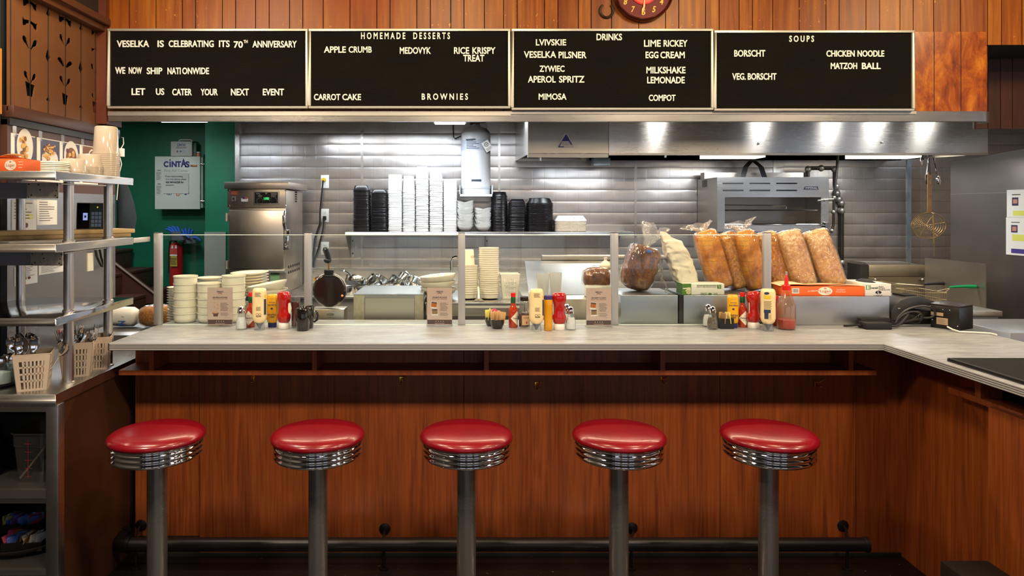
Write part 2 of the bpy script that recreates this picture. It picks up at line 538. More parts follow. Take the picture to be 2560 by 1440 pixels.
# the plank bulkhead with the boards: front planks, steel edge strip, side return
xs = [-60, -20, 14, 47, 98, 149, 200, 241, 272, 324, 390, 456, 489, 556, 589, 639, 673, 724, 757, 808, 875, 942, 975, 1042, 1076, 1127, 1160, 1211, 1259, 1293, 1361, 1395, 1446, 1478, 1529, 1597, 1664, 1697, 1764, 1798, 1848, 1881, 1932, 1998, 2065, 2098, 2165, 2199, 2250, 2283, 2334, 2401, 2469, 2504, 2555, 2589, 2656, 2700, 2760, 2820, 2880, 2940, 3000, 3060, 3120]
g = MB()
ZT, ZL = 3.2, 2.19
for a, b in zip(xs[:-1], xs[1:]):
    xa, xb = X(a, YW) + 0.0024, X(b, YW) - 0.0024
    if a >= 2401: lo = Z(112, YW)
    else: lo = ZL
    if a < 241: continue
    g.box(xa, xb, YW, YW + 0.012, lo, ZT)
bk = S('wall_bulkhead', g, PLANK, smooth=0)
g = MB(); xr = X(2484, YW)
g.box(X(236, YW), xr - 0.07, YW + 0.012, YW + 0.02, ZL, ZT, 1)
g.box(X(236, YW), xr - 0.07, YW + 0.02, YW + 0.05, ZL, ZT)
g.box(xr - 0.07, 5.2, YW + 0.012, YW + 0.36, Z(112, YW), ZT, 1)
S('wall_bulkhead_backing', g, [M('fascia_back', '#a9a59e', 0.6), HOLE])
# rounded end of the low part, and its bare patch where an older sign hung
g = MB(); poly = [(X(2285, YW), YW - 0.004), (xr - 0.075, YW - 0.004)] + arc(xr - 0.075, YW + 0.071, 0.075, -PI / 2, 0, 8)[1:] + [(xr, YW + 0.40), (xr - 0.02, YW + 0.40), (xr - 0.02, YW + 0.08), (xr - 0.08, YW + 0.012), (X(2285, YW), YW + 0.012)]
g.prism(poly, ZL, Z(78, YW) if False else Z(112, YW), 'xy')
for a_, b_ in ((2285, 2334), (2334, 2401), (2401, 2466)): g.box(X(a_, YW) + 0.002, X(b_, YW) - 0.002, YW - 0.0045, YW - 0.0005, ZL, Z(80, YW))
for px in (2334, 2401): g.box(X(px, YW) - 0.0019, X(px, YW) + 0.0019, YW - 0.0048, YW - 0.002, ZL, Z(80, YW), 1)
S('wall_bulkhead_end', g, [STAIN, HOLE])
MB_ = MB().box(X(2285, YW), xr - 0.03, YW + 0.051, YW + 0.056, ZL - 0.02, Z(112, YW)); S('wall_bulkhead_reflector', MB_, MC['fascia_back'])  # unseen pale sheet, added so the hood mirrors no orange wood
# steel strip along the lower edge
g = MB(); zs0, zs1 = Z(304, YW), Z(279, YW)
g.prism([(X(273, YW), YW - 0.012), (xr - 0.07, YW - 0.012)] + arc(xr - 0.07, YW + 0.068, 0.08, -PI / 2, 0, 8)[1:] + [(xr + 0.01, YW + 0.11), (xr - 0.01, YW + 0.11), (xr - 0.01, YW + 0.09), (xr - 0.08, YW + 0.02), (X(273, YW), YW + 0.02)], zs0, zs1, 'xy')
S('trim_8', g, steel('strip_steel', '#9c9a96', 0.3, (3, 3, 120), 0.12, 1.0, 0.15))
S('trim_9', MB().box(X(273, YW), X(1276, YW), YW - 0.016, YW - 0.012, Z(290, YW), zs1), STD)
S('trim_10', MB().box(X(1276, YW), X(2286, YW), YW - 0.018, YW - 0.012, Z(286, YW), zs1), STD)
# recess beyond the rounded end: darker planks and the steel wall's cap strip
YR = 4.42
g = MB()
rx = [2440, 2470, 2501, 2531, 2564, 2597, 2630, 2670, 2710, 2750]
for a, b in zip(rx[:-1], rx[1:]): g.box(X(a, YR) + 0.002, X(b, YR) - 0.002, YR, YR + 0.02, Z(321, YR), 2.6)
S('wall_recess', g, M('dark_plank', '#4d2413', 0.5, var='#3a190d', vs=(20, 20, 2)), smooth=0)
S('wall_recess_reflector', MB().box(X(2440, YR), 5.2, YR + 0.021, YR + 0.03, Z(321, YR), 2.6), MC['fascia_back'])  # unseen pale sheet, added to brighten what the hood mirrors
S('trim_11', MB().box(X(2380, 6.18), 5.2, 6.15, 6.2, Z(331, 6.18), Z(322, 6.18)), ST)
# left wall: cut-out screen above, board strip, steel sheet below
XL = -2.08
def yl(px): return XL * F / (px - CX)
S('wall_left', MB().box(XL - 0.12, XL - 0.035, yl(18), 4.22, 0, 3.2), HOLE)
S('wall_left_front', MB().box(XL - 0.2, XL - 0.03, -2.6, yl(18), 0, 3.2), M('dark_olive_wall', '#2b251e', 0.7))
zb = Z(287, yl(20))
def mk_screen():
    """brown screen of boards with sawn flower, pot and diamond cut-outs"""
    cu = bpy.data.curves.new('c', 'CURVE'); cu.dimensions = '2D'; cu.fill_mode = 'BOTH'; cu.extrude = 0.0025
    def sp(pts):
        s = cu.splines.new('POLY'); s.points.add(len(pts) - 1); s.use_cyclic_u = True
        for p, q in zip(s.points, pts): p.co = (q[0], q[1], 0, 1)
    ya, yb2 = yl(18), 4.0
    sp([(ya, zb + 0.02), (yb2, zb + 0.02), (yb2, 3.2), (ya, 3.2)])
    def row(py, px): return Z(py, yl(px))
    def diamond(px, p0, p1, wpx):
        y = yl(px); w = wpx * 0.0026; z0, z1 = row(p1, px), row(p0, px)
        sp([(y, z0), (y - w, (z0 + z1) / 2 - 0.01), (y, z1), (y + w, (z0 + z1) / 2 - 0.01)])
    def pot(px, p0, p1, wpx):
        y = yl(px); w = wpx * 0.0029; z0, z1 = row(p1, px), row(p0, px)
        sp([(y - w, z1 + 0.006), (y - w * 0.62, z0), (y + w * 0.62, z0), (y + w, z1 - 0.004)])
    def leafs(px, p0, p1, wpx, kind):
        y = yl(px); w = wpx * 0.0036; z0, z1 = row(p1, px) - 0.003, row(p0, px) + 0.003; h = z1 - z0
        for s in (-1, 1):
            if kind == 'v':
                pts = [(0, 0), (0.22, 0.42), (0.42, 0.86), (0.7, 1.05), (0.98, 0.98), (1.02, 0.70), (0.85, 0.46), (0.55, 0.34), (0.22, 0.0)]
            elif kind == 'w':
                pts = [(0, 0.1), (0.25, 0.6), (0.55, 1.0), (0.88, 0.98), (1.03, 0.7), (0.8, 0.45), (0.45, 0.15), (0.18, -0.15)]
            else:
                pts = [(0, 0.95), (0.35, 0.9), (0.72, 0.8), (1.02, 1.05), (0.98, 0.2), (0.85, -0.15), (0.72, 0.15), (0.5, 0.2), (0.28, 0.5), (0, 0.6)]
            sp([(y + s * (0.004 + u * w), z0 + v * h) for u, v in pts])
    for px, (cols) in ((74, [('b', 2, 22, 14), ('b', 52, 70, 15), ('v', 97, 121, 15), ('v', 183, 206, 12), ('p', 209, 241, 13)]),
                       (162, [('b', 44, 62, 15), ('v', 92, 113, 13), ('w', 150, 166, 18), ('v', 195, 214, 13), ('p', 236, 262, 10)]),
                       (237, [('b', 80, 90, 10), ('b', 123, 131, 10), ('v', 164, 182, 11), ('v', 237, 250, 9), ('p', 256, 282, 11)])):
        for k, p0, p1, wd in cols:
            if k == 'p': pot(px, p0, p1, wd)
            else: leafs(px, p0, p1, wd, k)
    for px, ds in ((119, [(20, 42, 6), (118, 158, 8), (240, 253, 6)]), (201, [(61, 76, 6), (149, 185, 8), (260, 270, 6)])):
        for p0, p1, wd in ds: diamond(px, p0, p1, wd)
    ob = bpy.data.objects.new('c', cu); COL.objects.link(ob)
    dg = bpy.context.evaluated_depsgraph_get()
    me = bpy.data.meshes.new_from_object(ob.evaluated_get(dg))
    g = MB(); g.add([(XL + v.co.z, v.co.x, v.co.y) for v in me.vertices], [tuple(p.vertices) for p in me.polygons])
    bpy.data.objects.remove(ob); bpy.data.curves.remove(cu); bpy.data.meshes.remove(me)
    return g
g = mk_screen()
S('wall_left_screen', g, BROWNP, smooth=0)
g = MB()
for px in (25, 74, 119, 162, 201, 237):
    g.box(XL + 0.002, XL + 0.0035, yl(px) - 0.0025, yl(px) + 0.0025, zb + 0.03, 3.2)
S('trim_12', g, HOLE)
g = MB()
for z0, z1, d in ((Z(12, yl(95)), Z(0, yl(80)), 0.03), (Z(20, yl(98)), Z(12, yl(95)), 0.045)):
    pass
zm = Z(0, yl(90)) - 0.012
g.box(XL, XL + 0.05, yl(18), YW, zm, zm + 0.035); g.box(XL, XL + 0.075, yl(18), YW, zm + 0.035, zm + 0.075)
S('trim_13', g, M('brown_moulding', '#5c3520', 0.45), bevel=0.006)
S('wall_left_top', MB().box(XL - 0.03, XL + 0.012, yl(18), YW, zm + 0.05, 3.2), M('dark_olive_wall', '#2b251e', 0.7))
g = MB(); g.box(XL - 0.03, XL + 0.03, yl(18), 4.2, zb - 0.012, zb + 0.045)
S('trim_14', g, M('brown_rail', '#48291d', 0.45), bevel=0.005)
S('trim_15', MB().box(XL - 0.03, XL + 0.012, yl(18), 4.2, zb - 0.045, zb - 0.012), M('black_rail', '#17120f', 0.5))
S('wall_left_board', MB().box(XL - 0.03, XL, yl(18), 4.2, 1.72, zb - 0.02), M('brown_board', '#4c2c20', 0.5))
S('wall_left_steel', MB().box(XL - 0.03, XL, yl(18), 4.2, 0.9, 1.72), steel('grey_sheet', '#a4a6a8', 0.32, (160, 160, 3), 0.1, 0.9))
S('wall_left_end', MB().box(X(245, YW) - 0.02, X(270, YW), YW - 0.02, YW + 0.16, 2.12, 2.95), M('red_brown_post', '#5f2a18', 0.5, var='#7a3a1c', vs=(5, 5, 2)))
# right wall: steel sheets behind the fryer
XRW = 4.09
S('wall_right', MB().prism([(3.4, 0.0), (5.86, 0.0), (5.86, 2.03), (5.09, 2.075), (3.4, 2.16)], XRW, XRW + 0.06, 'yz'), steel('dark_sheet', '#8d8883', 0.38, (3, 160, 3), 0.1, 0.95, 0.2))
g = MB(); g.box(XRW - 0.004, XRW, 3.4, 5.86, Z(486, 5.8), Z(486, 5.8) + 0.004)
S('trim_16', g, STD)
S('wall_right_far', MB().box(5.14, 5.2, -2.6, 6.3, 0, 3.2), M('rear_wall_cream', '#b39c82', 0.7))
# behind the camera: the dining room's other wall with its street windows
S('wall_rear', MB().box(-4.2, 5.2, -2.66, -2.6, 0, 3.2), M('rear_wall_cream', '#b39c82', 0.7))
S('wall_left_far', MB().box(-4.26, -4.2, -2.6, 7.1, 0, 3.2), M('rear_wall_cream', '#b39c82', 0.7))
win = M('daylit_pane', '#d4e4fb', 0.3, emit=1.15)
for k, x in enumerate((-2.6, -0.9, 0.8, 2.5)):
    f = S('window_%d' % (k + 1), MB().box(x - 0.68, x + 0.68, -2.6, -2.56, 0.75, 2.35), M('window_frame_paint', '#2c2019', 0.5))
    for i in range(2):
        for j in range(2):
            MB().box(x - 0.62 + i * 0.64, x - 0.04 + i * 0.64, -2.56, -2.55, 0.82 + j * 0.76, 1.52 + j * 0.76).build('pane', win, f, kind='structure')

for k, y in enumerate((-1.4, 0.5, 2.4)):  # unseen side windows, added so the broiler and steel mirror daylight
    f = S('window_%d' % (k + 5), MB().box(5.08, 5.14, y - 0.72, y + 0.72, 0.75, 2.45), M('window_frame_paint', '#2c2019', 0.5))
    for i in range(2): MB().box(5.07, 5.079, y - 0.66 + i * 0.68, y - 0.02 + i * 0.68, 0.82, 2.38).build('pane', win, f, kind='structure')

# front of the counter: laminate panels, seams, base
YP = 3.31
xpl, xpr = X(338, YP), 2.07
zf = 0.012
g = MB(); seams = [338, 498, 1160, 1800, 2140, 2249]
for a, b in zip(seams[:-1], seams[1:]):
    g.box(X(a, YP) + 0.0012, X(b, YP) - (0.0012 if b < 2200 else -0.002), YP, YP + 0.03, zf if a > 400 else 0.09, 1.018)
S('wall_counter_front', g, CHERRY, smooth=0)
S('wall_counter_backing', MB().box(xpl, xpr, YP + 0.03, YP + 0.05, 0, 1.016), HOLE)
S('baseboard_counter', MB().box(xpl - 0.08, xpr, YP - 0.012, YP + 0.01, 0, 0.012), BLKM)
S('trim_17', MB().box(xpl, X(497, YP), YP - 0.004, YP + 0.02, 0.0, 0.09), M('scuffed_base', '#2a1d12', 0.6, var='#0d0906', vs=(14, 14, 14)))
g = MB()
ye = [3.31, 2.735, 2.1, 1.2]
g.box(2.07, 2.10, 2.72, YP, 0, 1.018)
S('wall_arm_front', g, CHERRY)
S('wall_arm_step', MB().box(1.955, 2.12, 0.6, 2.60, 0, 0.90), CHERRY)
S('wall_arm_core', MB().box(2.10, 2.45, 0.6, YP, 0, 1.018), HOLE)
# stairs in the green stairwell
root = thing('staircase', 'brown painted stairs climbing left along the green stairwell wall', 'staircase', (-3.0, 6.6, 0))
root['kind'] = 'structure'
stb = M('stair_brown', '#4a2a1f', 0.5)
ys = 6.3
def sx(px): return X(px, ys)
g = MB()
g.prism([(sx(392), Z(757, ys)), (sx(392), Z(735, ys)), (sx(280), Z(650, ys)), (sx(120), Z(528, ys)), (sx(120), Z(700, ys)), (sx(230), Z(770, ys))], ys - 0.01, ys + 0.03)
g.build('stringer', stb, root)
for i, (px, py) in enumerate(((366, 735), (307, 682), (248, 631), (190, 580), (130, 530))):
    g = MB(); zt = Z(py, ys)
    g.box(sx(px) - 0.34, sx(px), ys - 0.28, ys + 0.66, zt - 0.03, zt)
    g.box(sx(px) - 0.03, sx(px) - 0.01, ys - 0.26, ys + 0.66, zt - 0.19, zt - 0.03)
    g.build('step', stb, root, bevel=0.006)
g = MB(); g.tube([(sx(392), ys - 0.015, Z(737, ys)), (sx(280), ys - 0.015, Z(651, ys)), (sx(120), ys - 0.015, Z(529, ys))], 0.01)
g.build('edge_strip', M('stair_edge', '#8a7a6c', 0.4), root)
# ------------------------------------------------------------------ counter and its front
ZC = 1.05
CF, CB = 3.05, 3.70
XCL, XCI = -1.534, 1.838
root = thing('lunch_counter', 'long grey streaked laminate counter with ribbed metal edge, turning the corner', 'counter', (0, CF + 0.3, 1.02))
g = MB()
ex = 2.47
poly = [(XCL, CF), (XCI, CF), (XCI, 0.7), (ex, 0.7), (ex, 3.28), (2.12, CB), (XCL + 0.02, CB), (XCL, 3.5)]
g.prism(poly, ZC - 0.026, ZC, 'xy')
g.build('countertop', COUNTER, root)
g = MB()
for k in range(4):
    z0 = ZC - 0.0015 - k * 0.0078
    for d, (za, zb2) in ((0.006, (z0 - 0.0046, z0)), (0.0025, (z0 - 0.0078, z0 - 0.0046))):
        g.box(XCL - d, XCI, CF - d, CF, za, zb2, 0 if d > 0.004 else 1)
        g.box(XCI - d, XCI, 0.7, CF - d, za, zb2, 0 if d > 0.004 else 1)
        g.box(XCL - d, XCL, CF - d, 3.5, za, zb2, 0 if d > 0.004 else 1)
g.build('edge_trim', [M('edge_aluminium', '#dcdbd8', 0.3, 0.45), M('edge_groove', '#262422', 0.5)], root, smooth=0)
# open shelf with dividers under the counter
root = thing('under_counter_shelf', 'cherry wood shelf with upright dividers under the long counter', 'shelf', (0.2, 3.2, 0.887))
YS0 = 3.15
g = MB(); g.box(X(297, YS0), X(2191, YS0), YS0, 3.308, Z(938, YS0), Z(926, YS0)); g.build('board', CHERRY, root)
for px in (378, 786, 1216, 1657, 2128):
    MB().box(X(px, YS0) - 0.0105, X(px, YS0) + 0.0105, YS0 + 0.001, 3.308, Z(926, YS0), 1.0195).build('divider', CHERRY, root)
root = thing('side_counter_shelf', 'cherry wood shelf with one divider under the side arm of the counter', 'shelf', (2.0, 2.6, 0.887))
g = MB(); g.box(1.985, 2.068, 0.7, 2.86, Z(938, YS0), Z(926, YS0)); g.build('board', CHERRY, root)
MB().box(1.986, 2.068, 2.68, 2.71, Z(926, YS0), 1.0195).build('divider', CHERRY, root)
# coat hooks
brass = M('brass', '#c79a3c', 0.25, 1.0)
root = thing('coat_hook', 'x', 'hook')
MB().box(-0.009, 0.009, -0.003, 0, -0.014, 0.014).build('plate', brass, root, bevel=0.002)
g = MB(); g.tube([(0, -0.002, 0.006), (0.004, -0.022, 0.008), (0.012, -0.034, 0.02)], 0.0028); g.ball((0.012, -0.034, 0.021), 0.0045)
g.tube([(0, -0.002, -0.004), (0.0, -0.018, -0.018), (0.003, -0.028, -0.012)], 0.0028); g.ball((0.003, -0.028, -0.011), 0.0045); g.build('prong', brass, root)
hk = [('brass coat hook below the shelf, the leftmost one', 632, 946), ('brass coat hook above the gap between the second and third stools', 1003, 949), ('brass coat hook set lowest, between the third and fourth stools', 1341, 962),
      ('brass coat hook below the divider over the fourth stool', 1655, 948), ('brass coat hook at the far corner, the rightmost one', 2038, 957)]
for i, (lb, px, py) in enumerate(hk):
    use(root, i == 0, (X(px, YP), YP - 0.0005, Z(py, YP)), (0, 0, 0.1 * i), lb, 'coat hooks under the counter')

# foot rail
root = thing('foot_rail', 'long black pipe foot rail along the base of the counter', 'foot rail', (0, 3.18, 0.0))
RB = M('black_iron', '#100d0c', 0.38, 0.3, var='#1c1816', vs=(9, 9, 9), bump=0.15, bs=(50, 50, 50))
YR1 = 3.18; zr = Z(1361, YR1)
g = MB(); g.cyl((X(312, YR1), YR1, zr), (X(2168, YR1), YR1, zr), 0.030, n=24)
g.lathe([(0.030, 0), (0.033, 0.003), (0.033, 0.016), (0.022, 0.02)], (X(2160, YR1), YR1, zr), 20, axis='x')
g.build('pipe', RB, root)
g = MB(); xe = X(308, YR1); g.tube([(xe + 0.03, YR1, zr), (xe - 0.0, YR1, zr), (xe - 0.025, YR1 + 0.012, zr), (xe - 0.04, YR1 + 0.04, zr), (xe - 0.04, YR1 + 0.09, zr)], 0.034, 14)
g.cyl((xe + 0.02, YR1, zr), (xe + 0.035, YR1, zr), 0.038, n=18); g.cyl((xe - 0.04, YR1 + 0.075, zr), (xe - 0.04, YR1 + 0.1, zr), 0.04, n=18)
g.build('elbow', M('worn_iron', '#2a2524', 0.3, 0.8), root)
for px, py in ((353, 1313), (962, 1322), (1580, 1320), (2107, 1314)):
    x = X(px, YP); z = Z(py, YP)
    b = MB(); b.lathe([(0.0, -0.008), (0.012, -0.008), (0.026, -0.003), (0.027, 0)], (x, YP - 0.001, z), 20, axis='y'); 
    o = b.build('flange', RB, root)
    xt = X({353: 340, 962: 960, 1580: 1578, 2107: 2118}[px], YR1)
    b = MB(); b.tube([(x, YP - 0.008, z), (x, YP - 0.03, z - 0.005), (xt, YR1 + 0.01, zr + 0.02)], 0.007); b.build('strut', RB, root)
    b = MB(); b.cyl((xt, YR1, 0.001), (xt, YR1, zr - 0.02), 0.006); b.cyl((xt, YR1, 0.001), (xt, YR1, 0.006), 0.02); b.build('foot', RB, root)

# stools
YS = 2.75
VIN = M('red_vinyl', '#860719', 0.27, var='#740513', vs=(5, 5, 5), bump=0.03, bs=(200, 200, 200), coat=0.25)
root = thing('counter_stool', 'x', 'stool')
zs = 0.667
g = MB(); g.lathe([(0.0, 0.778), (0.05, 0.777), (0.10, 0.774), (0.14, 0.769), (0.165, 0.762), (0.178, 0.753), (0.1825, 0.744), (0.181, 0.736), (0.174, 0.7305), (0.165, 0.729)], (0, 0, 0), 56)
g.build('cushion', VIN, root, smooth=60)
g = MB()
prof = [(0.04, 0.669), (0.162, 0.667)]
for k in range(3):
    z0 = 0.667 + k * 0.0185
    prof += [(0.1655, z0 + 0.001), (0.1705, z0 + 0.005), (0.172, z0 + 0.009), (0.1705, z0 + 0.013), (0.1655, z0 + 0.0175)]
prof += [(0.169, 0.724), (0.170, 0.729), (0.168, 0.732), (0.04, 0.732)]
g.lathe(prof, (0, 0, 0), 56); g.build('ribbed_ring', CHR, root, smooth=50)
g = MB(); g.lathe([(0.0375, 0.012), (0.0375, 0.669)], (0, 0, 0), 32); g.build('pole', steel('pole_steel', '#aeaaa5', 0.3, (3, 3, 90), 0.12, 0.88), root)
g = MB(); g.lathe([(0.0, 0.0), (0.15, 0.0), (0.15, 0.008), (0.06, 0.03), (0.0376, 0.05)], (0, 0, 0), 36); g.build('floor_flange', CHR, root)
for i, (px, lb) in enumerate(((393, 'red round counter stool, leftmost, beside the steel shelf rack'), (795, 'red round counter stool, second from the steel shelf rack'), (1166, 'red round counter stool in the middle of the row of five'),
                              (1547, 'red round counter stool, fourth from the steel shelf rack'), (1921, 'red round counter stool at the corner end, rightmost'))):
    use(root, i == 0, (X(px, YS), YS, 0), (0, 0, i * 0.7), lb, 'red stools along the counter')
# low step box at the arm
o = MB().box(X(2340, 2.62), 1.952, 2.2, 2.60, 0, Z(1400, 2.6)).build('step_box', M('black_step', '#15120f', 0.6, bump=0.3, bs=(40, 40, 40)), bevel=0.006)
tag(o, 'low black step box on the floor against the side arm of the counter', 'step')
# rubber bar mat
root = thing('bar_mat', 'black ribbed rubber bar mat on the side arm of the counter', 'mat', (2.1, 2.5, ZC))
RUB = M('black_rubber', '#191715', 0.6)
YM = YC(903, ZC)
g = MB(); xm0 = X(2368, YM)
g.box(xm0, 2.36, 1.7, YM, ZC + 0.0005, ZC + 0.006); g.build('base', RUB, root)
g = MB()
k = 0
x = xm0 + 0.016
while x < 2.34:
    g.box(x, x + 0.006, 1.72, YM - 0.012, ZC + 0.006, ZC + 0.011); x += 0.0115
g.build('ribs', RUB, root)
g = MB(); g.box(xm0, xm0 + 0.012, 1.7, YM, ZC + 0.0055, ZC + 0.013); g.box(xm0, 2.36, YM - 0.01, YM, ZC + 0.0055, ZC + 0.013); g.build('rim', RUB, root, bevel=0.002)

# glass guard
YG = 3.54
root = thing('glass_guard', 'low clear glass guard on five metal posts along the counter', 'sneeze guard', (0, YG, ZC))
ALU = M('anodised_post', '#b4b4b6', 0.35, 0.5)
posts = [(385, 407), (762, 779), (1146, 1162), (1526, 1545), (1906, 1927)]
zp = Z(583, YG)
for a, b in posts:
    c = (X(a, YG) + X(b, YG)) / 2
    p = MB().box(c - 0.018, c + 0.018, YG - 0.016, YG + 0.016, ZC, zp).build('post', ALU, root, bevel=0.003)
    MB().box(c - 0.0165, c + 0.0165, YG - 0.0145, YG + 0.0145, zp, zp + 0.004).build('cap', M('post_cap', '#4a4845', 0.5), p)
edge = M('glass_edge', '#dfeee8', 0.2)
for (a, b), (c, d) in zip(posts[:-1], posts[1:]):
    p = MB().box(X(b, YG) + 0.001, X(c, YG) - 0.001, YG - 0.004, YG + 0.004, ZC + 0.002, Z(588, YG)).build('glass_pane', GLASS, root)
    g = MB(); g.box(X(b, YG) + 0.001, X(c, YG) - 0.001, YG - 0.004, YG + 0.004, Z(588, YG) + 0.0002, Z(588, YG) + 0.0032)
    g.build('polished_edge', edge, p)
    MB().box(X(b, YG) + 0.001, X(c, YG) - 0.001, YG - 0.006, YG + 0.006, ZC, ZC + 0.0022).build('bottom_channel', edge, p)

# ------------------------------------------------------------------ letter boards
def mk_felt():
    m = bpy.data.materials.new('grooved_black_felt'); t = NT(m)
    t.tc = t.n('ShaderNodeTexCoord'); sp = t.n('ShaderNodeSeparateXYZ'); t.l(t.tc.outputs['Object'], sp.inputs[0])
    s = t.math('SINE', t.math('MULTIPLY', sp.outputs['Z'], 2 * PI / 0.0065))
    c = t.ramp(t.noise((3, 3, 5), 5), [(0.3, '#0a0807'), (0.7, '#130f0c')])
    t.bsdf(c, 0.8, 0, t.bump(t.noise((30, 30, 60), 4), 0.35, 0.004, t.bump(s, 0.5, 0.002)), Specular_IOR_Level=0.15)
    return m
FELT = mk_felt(); LET = M('letter_plastic', '#f1efea', 0.45); FRM = M('board_frame', '#c9c4ba', 0.4, 0.55)
YL = 3.955
boards = [
 ('black letter board with white letters announcing a 70th anniversary', (268, 769, 71, 271), [('VESELKA', 290, 371, 100, 117), ('IS', 392, 408, 100, 117), ('CELEBRATING', 420, 533, 100, 117), ('ITS', 546, 573, 100, 117), ('70', 583, 606, 102, 119), ('TH', 608, 618, 99, 107), ('ANNIVERSARY', 630, 741, 101, 118),
   ('WE', 286, 311, 167, 184), ('NOW', 320, 353, 167, 184), ('SHIP', 365, 404, 168, 185), ('NATI', 417, 450, 168, 185), ('ONWIDE', 454, 521, 168, 185), ('LET', 327, 361, 220, 237), ('US', 388, 409, 220, 237), ('CATER', 429, 478, 221, 238), ('YOUR', 500, 543, 221, 238), ('NEXT', 576, 621, 221, 238), ('EVENT', 656, 709, 221, 238)]),
 ('black letter board listing homemade desserts in white letters', (771, 1276, 71, 271), [('H O M E M A D E', 902, 1013, 80, 97), ('D E S S E R T S', 1033, 1125, 80, 97), ('APPLE', 809, 864, 115, 131), ('CRUMB', 871, 929, 115, 131), ('MEDOVYK', 999, 1077, 117, 134), ('RICE', 1135, 1173, 117, 134), ('KRISPY', 1181, 1239, 117, 134), ('TREAT', 1158, 1211, 136, 153),
   ('CARROT', 784, 850, 234, 250), ('CAKE', 855, 902, 234, 250), ('B R O W N I E S', 1054, 1170, 233, 249)]),
 ('black letter board listing drinks in white letters', (1279, 1784, 71, 275), [('LVIVSKIE', 1340, 1416, 97, 113), ('DRINKS', 1492, 1556, 83, 100), ('LIME', 1611, 1653, 99, 116), ('RICKEY', 1660, 1720, 99, 116), ('VESELKA', 1310, 1391, 127, 144), ('PILSNER', 1397, 1467, 128, 145), ('EGG', 1615, 1647, 128, 145), ('CREAM', 1652, 1713, 128, 145), ('ZYWIEC', 1349, 1412, 163, 179), ('MILKSHAKE', 1617, 1715, 166, 183),
   ('APEROL', 1320, 1390, 189, 206), ('SPRITZ', 1398, 1462, 189, 206), ('LEMONADE', 1619, 1713, 191, 208), ('MIMOSA', 1347, 1417, 233, 249), ('COMPOT', 1623, 1690, 236, 252)]),
 ('black letter board listing soups in white letters', (1786, 2287, 75, 277), [('S O U P S', 1975, 2037, 88, 104), ('BORSCHT', 1837, 1915, 124, 141), ('CHICKEN', 2068, 2139, 125, 141), ('NOODLE', 2146, 2213, 125, 141), ('MATZOH', 2079, 2145, 156, 172), ('BALL', 2157, 2204, 156, 172), ('VEG.', 1832, 1866, 182, 199), ('BORSCHT', 1871, 1943, 182, 199)])]
for lb, (a, b, c, d), words in boards:
    x0, x1, z0, z1 = X(a, YL), X(b, YL), Z(d, YL), Z(c, YL)
    root = thing('letter_board', lb, 'menu board', ((x0 + x1) / 2, YL + 0.02, z0), 'letter boards on the plank wall')
    MB().box(x0 + 0.006, x1 - 0.006, YL + 0.012, YW - 0.0195, z0 + 0.006, z1 - 0.006).build('felt_panel', FELT, root)
    g = MB(); t_ = 0.0135
    for (u0, u1, v0, v1) in ((x0, x1, z0, z0 + t_), (x0, x1, z1 - t_, z1), (x0, x0 + t_, z0 + t_, z1 - t_), (x1 - t_, x1, z0 + t_, z1 - t_)):
        g.box(u0, u1, YL, YW - 0.019, v0, v1)
    g.build('frame', FRM, root, bevel=0.003)
    for tx, p0, p1, q0, q1 in words:
        g = MB(); put_text(g, tx, X(p0, YL), X(p1, YL), Z(q1, YL), Z(q0, YL), YL + 0.012, 0.022, 0.004)
        g.build('lettering', LET, root, smooth=0)

# clock and horseshoe on the planks
cxp, czp, R = X(1605.5, YW), Z(-18, YW), 75 / F * YW
root = thing('wall_clock', 'round dark red wall clock with yellow numerals above the drinks board', 'clock', (cxp, YW - 0.02, czp - R))
g = MB(); g.lathe([(R, 0), (R, -0.03), (R * 0.985, -0.045), (R * 0.955, -0.052), (R * 0.915, -0.045), (R * 0.9, -0.034), (R * 0.9, 0)], (cxp, YW - 0.001, czp), 48, axis='y')
g.build('rim', M('maroon_plastic', '#3d0b0c', 0.22, coat=0.4), root, smooth=50)
g = MB(); g.lathe([(R * 0.897, -0.002), (R * 0.897, -0.028), (0, -0.028)], (cxp, YW - 0.002, czp), 48, axis='y'); g.build('dial', M('maroon_dial', '#6a0f16', 0.6), root)
g = MB(); g.lathe([(R * 0.45, -0.029), (R * 0.45, -0.033), (R * 0.40, -0.035), (R * 0.40, -0.030), (0, -0.030)], (cxp, YW - 0.002, czp), 48, axis='y')
g.build('centre', [M('red_dial_centre', '#d8201c', 0.4)], root)
g = MB()
for k in range(12):
    a = PI / 2 - k * PI / 6; n = '12' if k == 0 else str(k); rr = R * 0.69; hh = 0.034; ww = 0.034 if len(n) == 2 else 0.022
    x = cxp + rr * math.cos(a); z = czp + rr * math.sin(a)
    put_text(g, n, x - ww / 2, x + ww / 2, z - hh / 2, z + hh / 2, YW - 0.0305, 0.02, 0, 0.25)
g.build('numerals', M('numeral_yellow', '#f2c23c', 0.5), root, smooth=0)
g = MB(); hx, hz = X(1600, YW), Z(36, YW)
g.prism([(cxp + 0.003, czp), (cxp - 0.004, czp - 0.09), (cxp - 0.012, czp - 0.105), (hx - 0.001, hz), (hx + 0.003, hz), (cxp + 0.004, czp - 0.1), (cxp + 0.006, czp - 0.088)], YW - 0.04, YW - 0.038)
g.build('hand', M('hand_gold', '#e8a634', 0.35), root)
g = MB(); cxh, czh = X(1516, YW), Z(27, YW)
pts = [(cxh + 0.037 * math.cos(a), YW - 0.0075, czh + 0.040 * math.sin(a)) for a in [math.radians(128 + 284 * i / 22) for i in range(23)]]
g.tube(pts, [0.0055 + 0.002 * math.sin(PI * i / 22) for i in range(23)], 8)
o = g.build('horseshoe', M('rusty_iron', '#2a201a', 0.5, 0.7, var='#4a3a2e', vs=(60, 60, 60)))
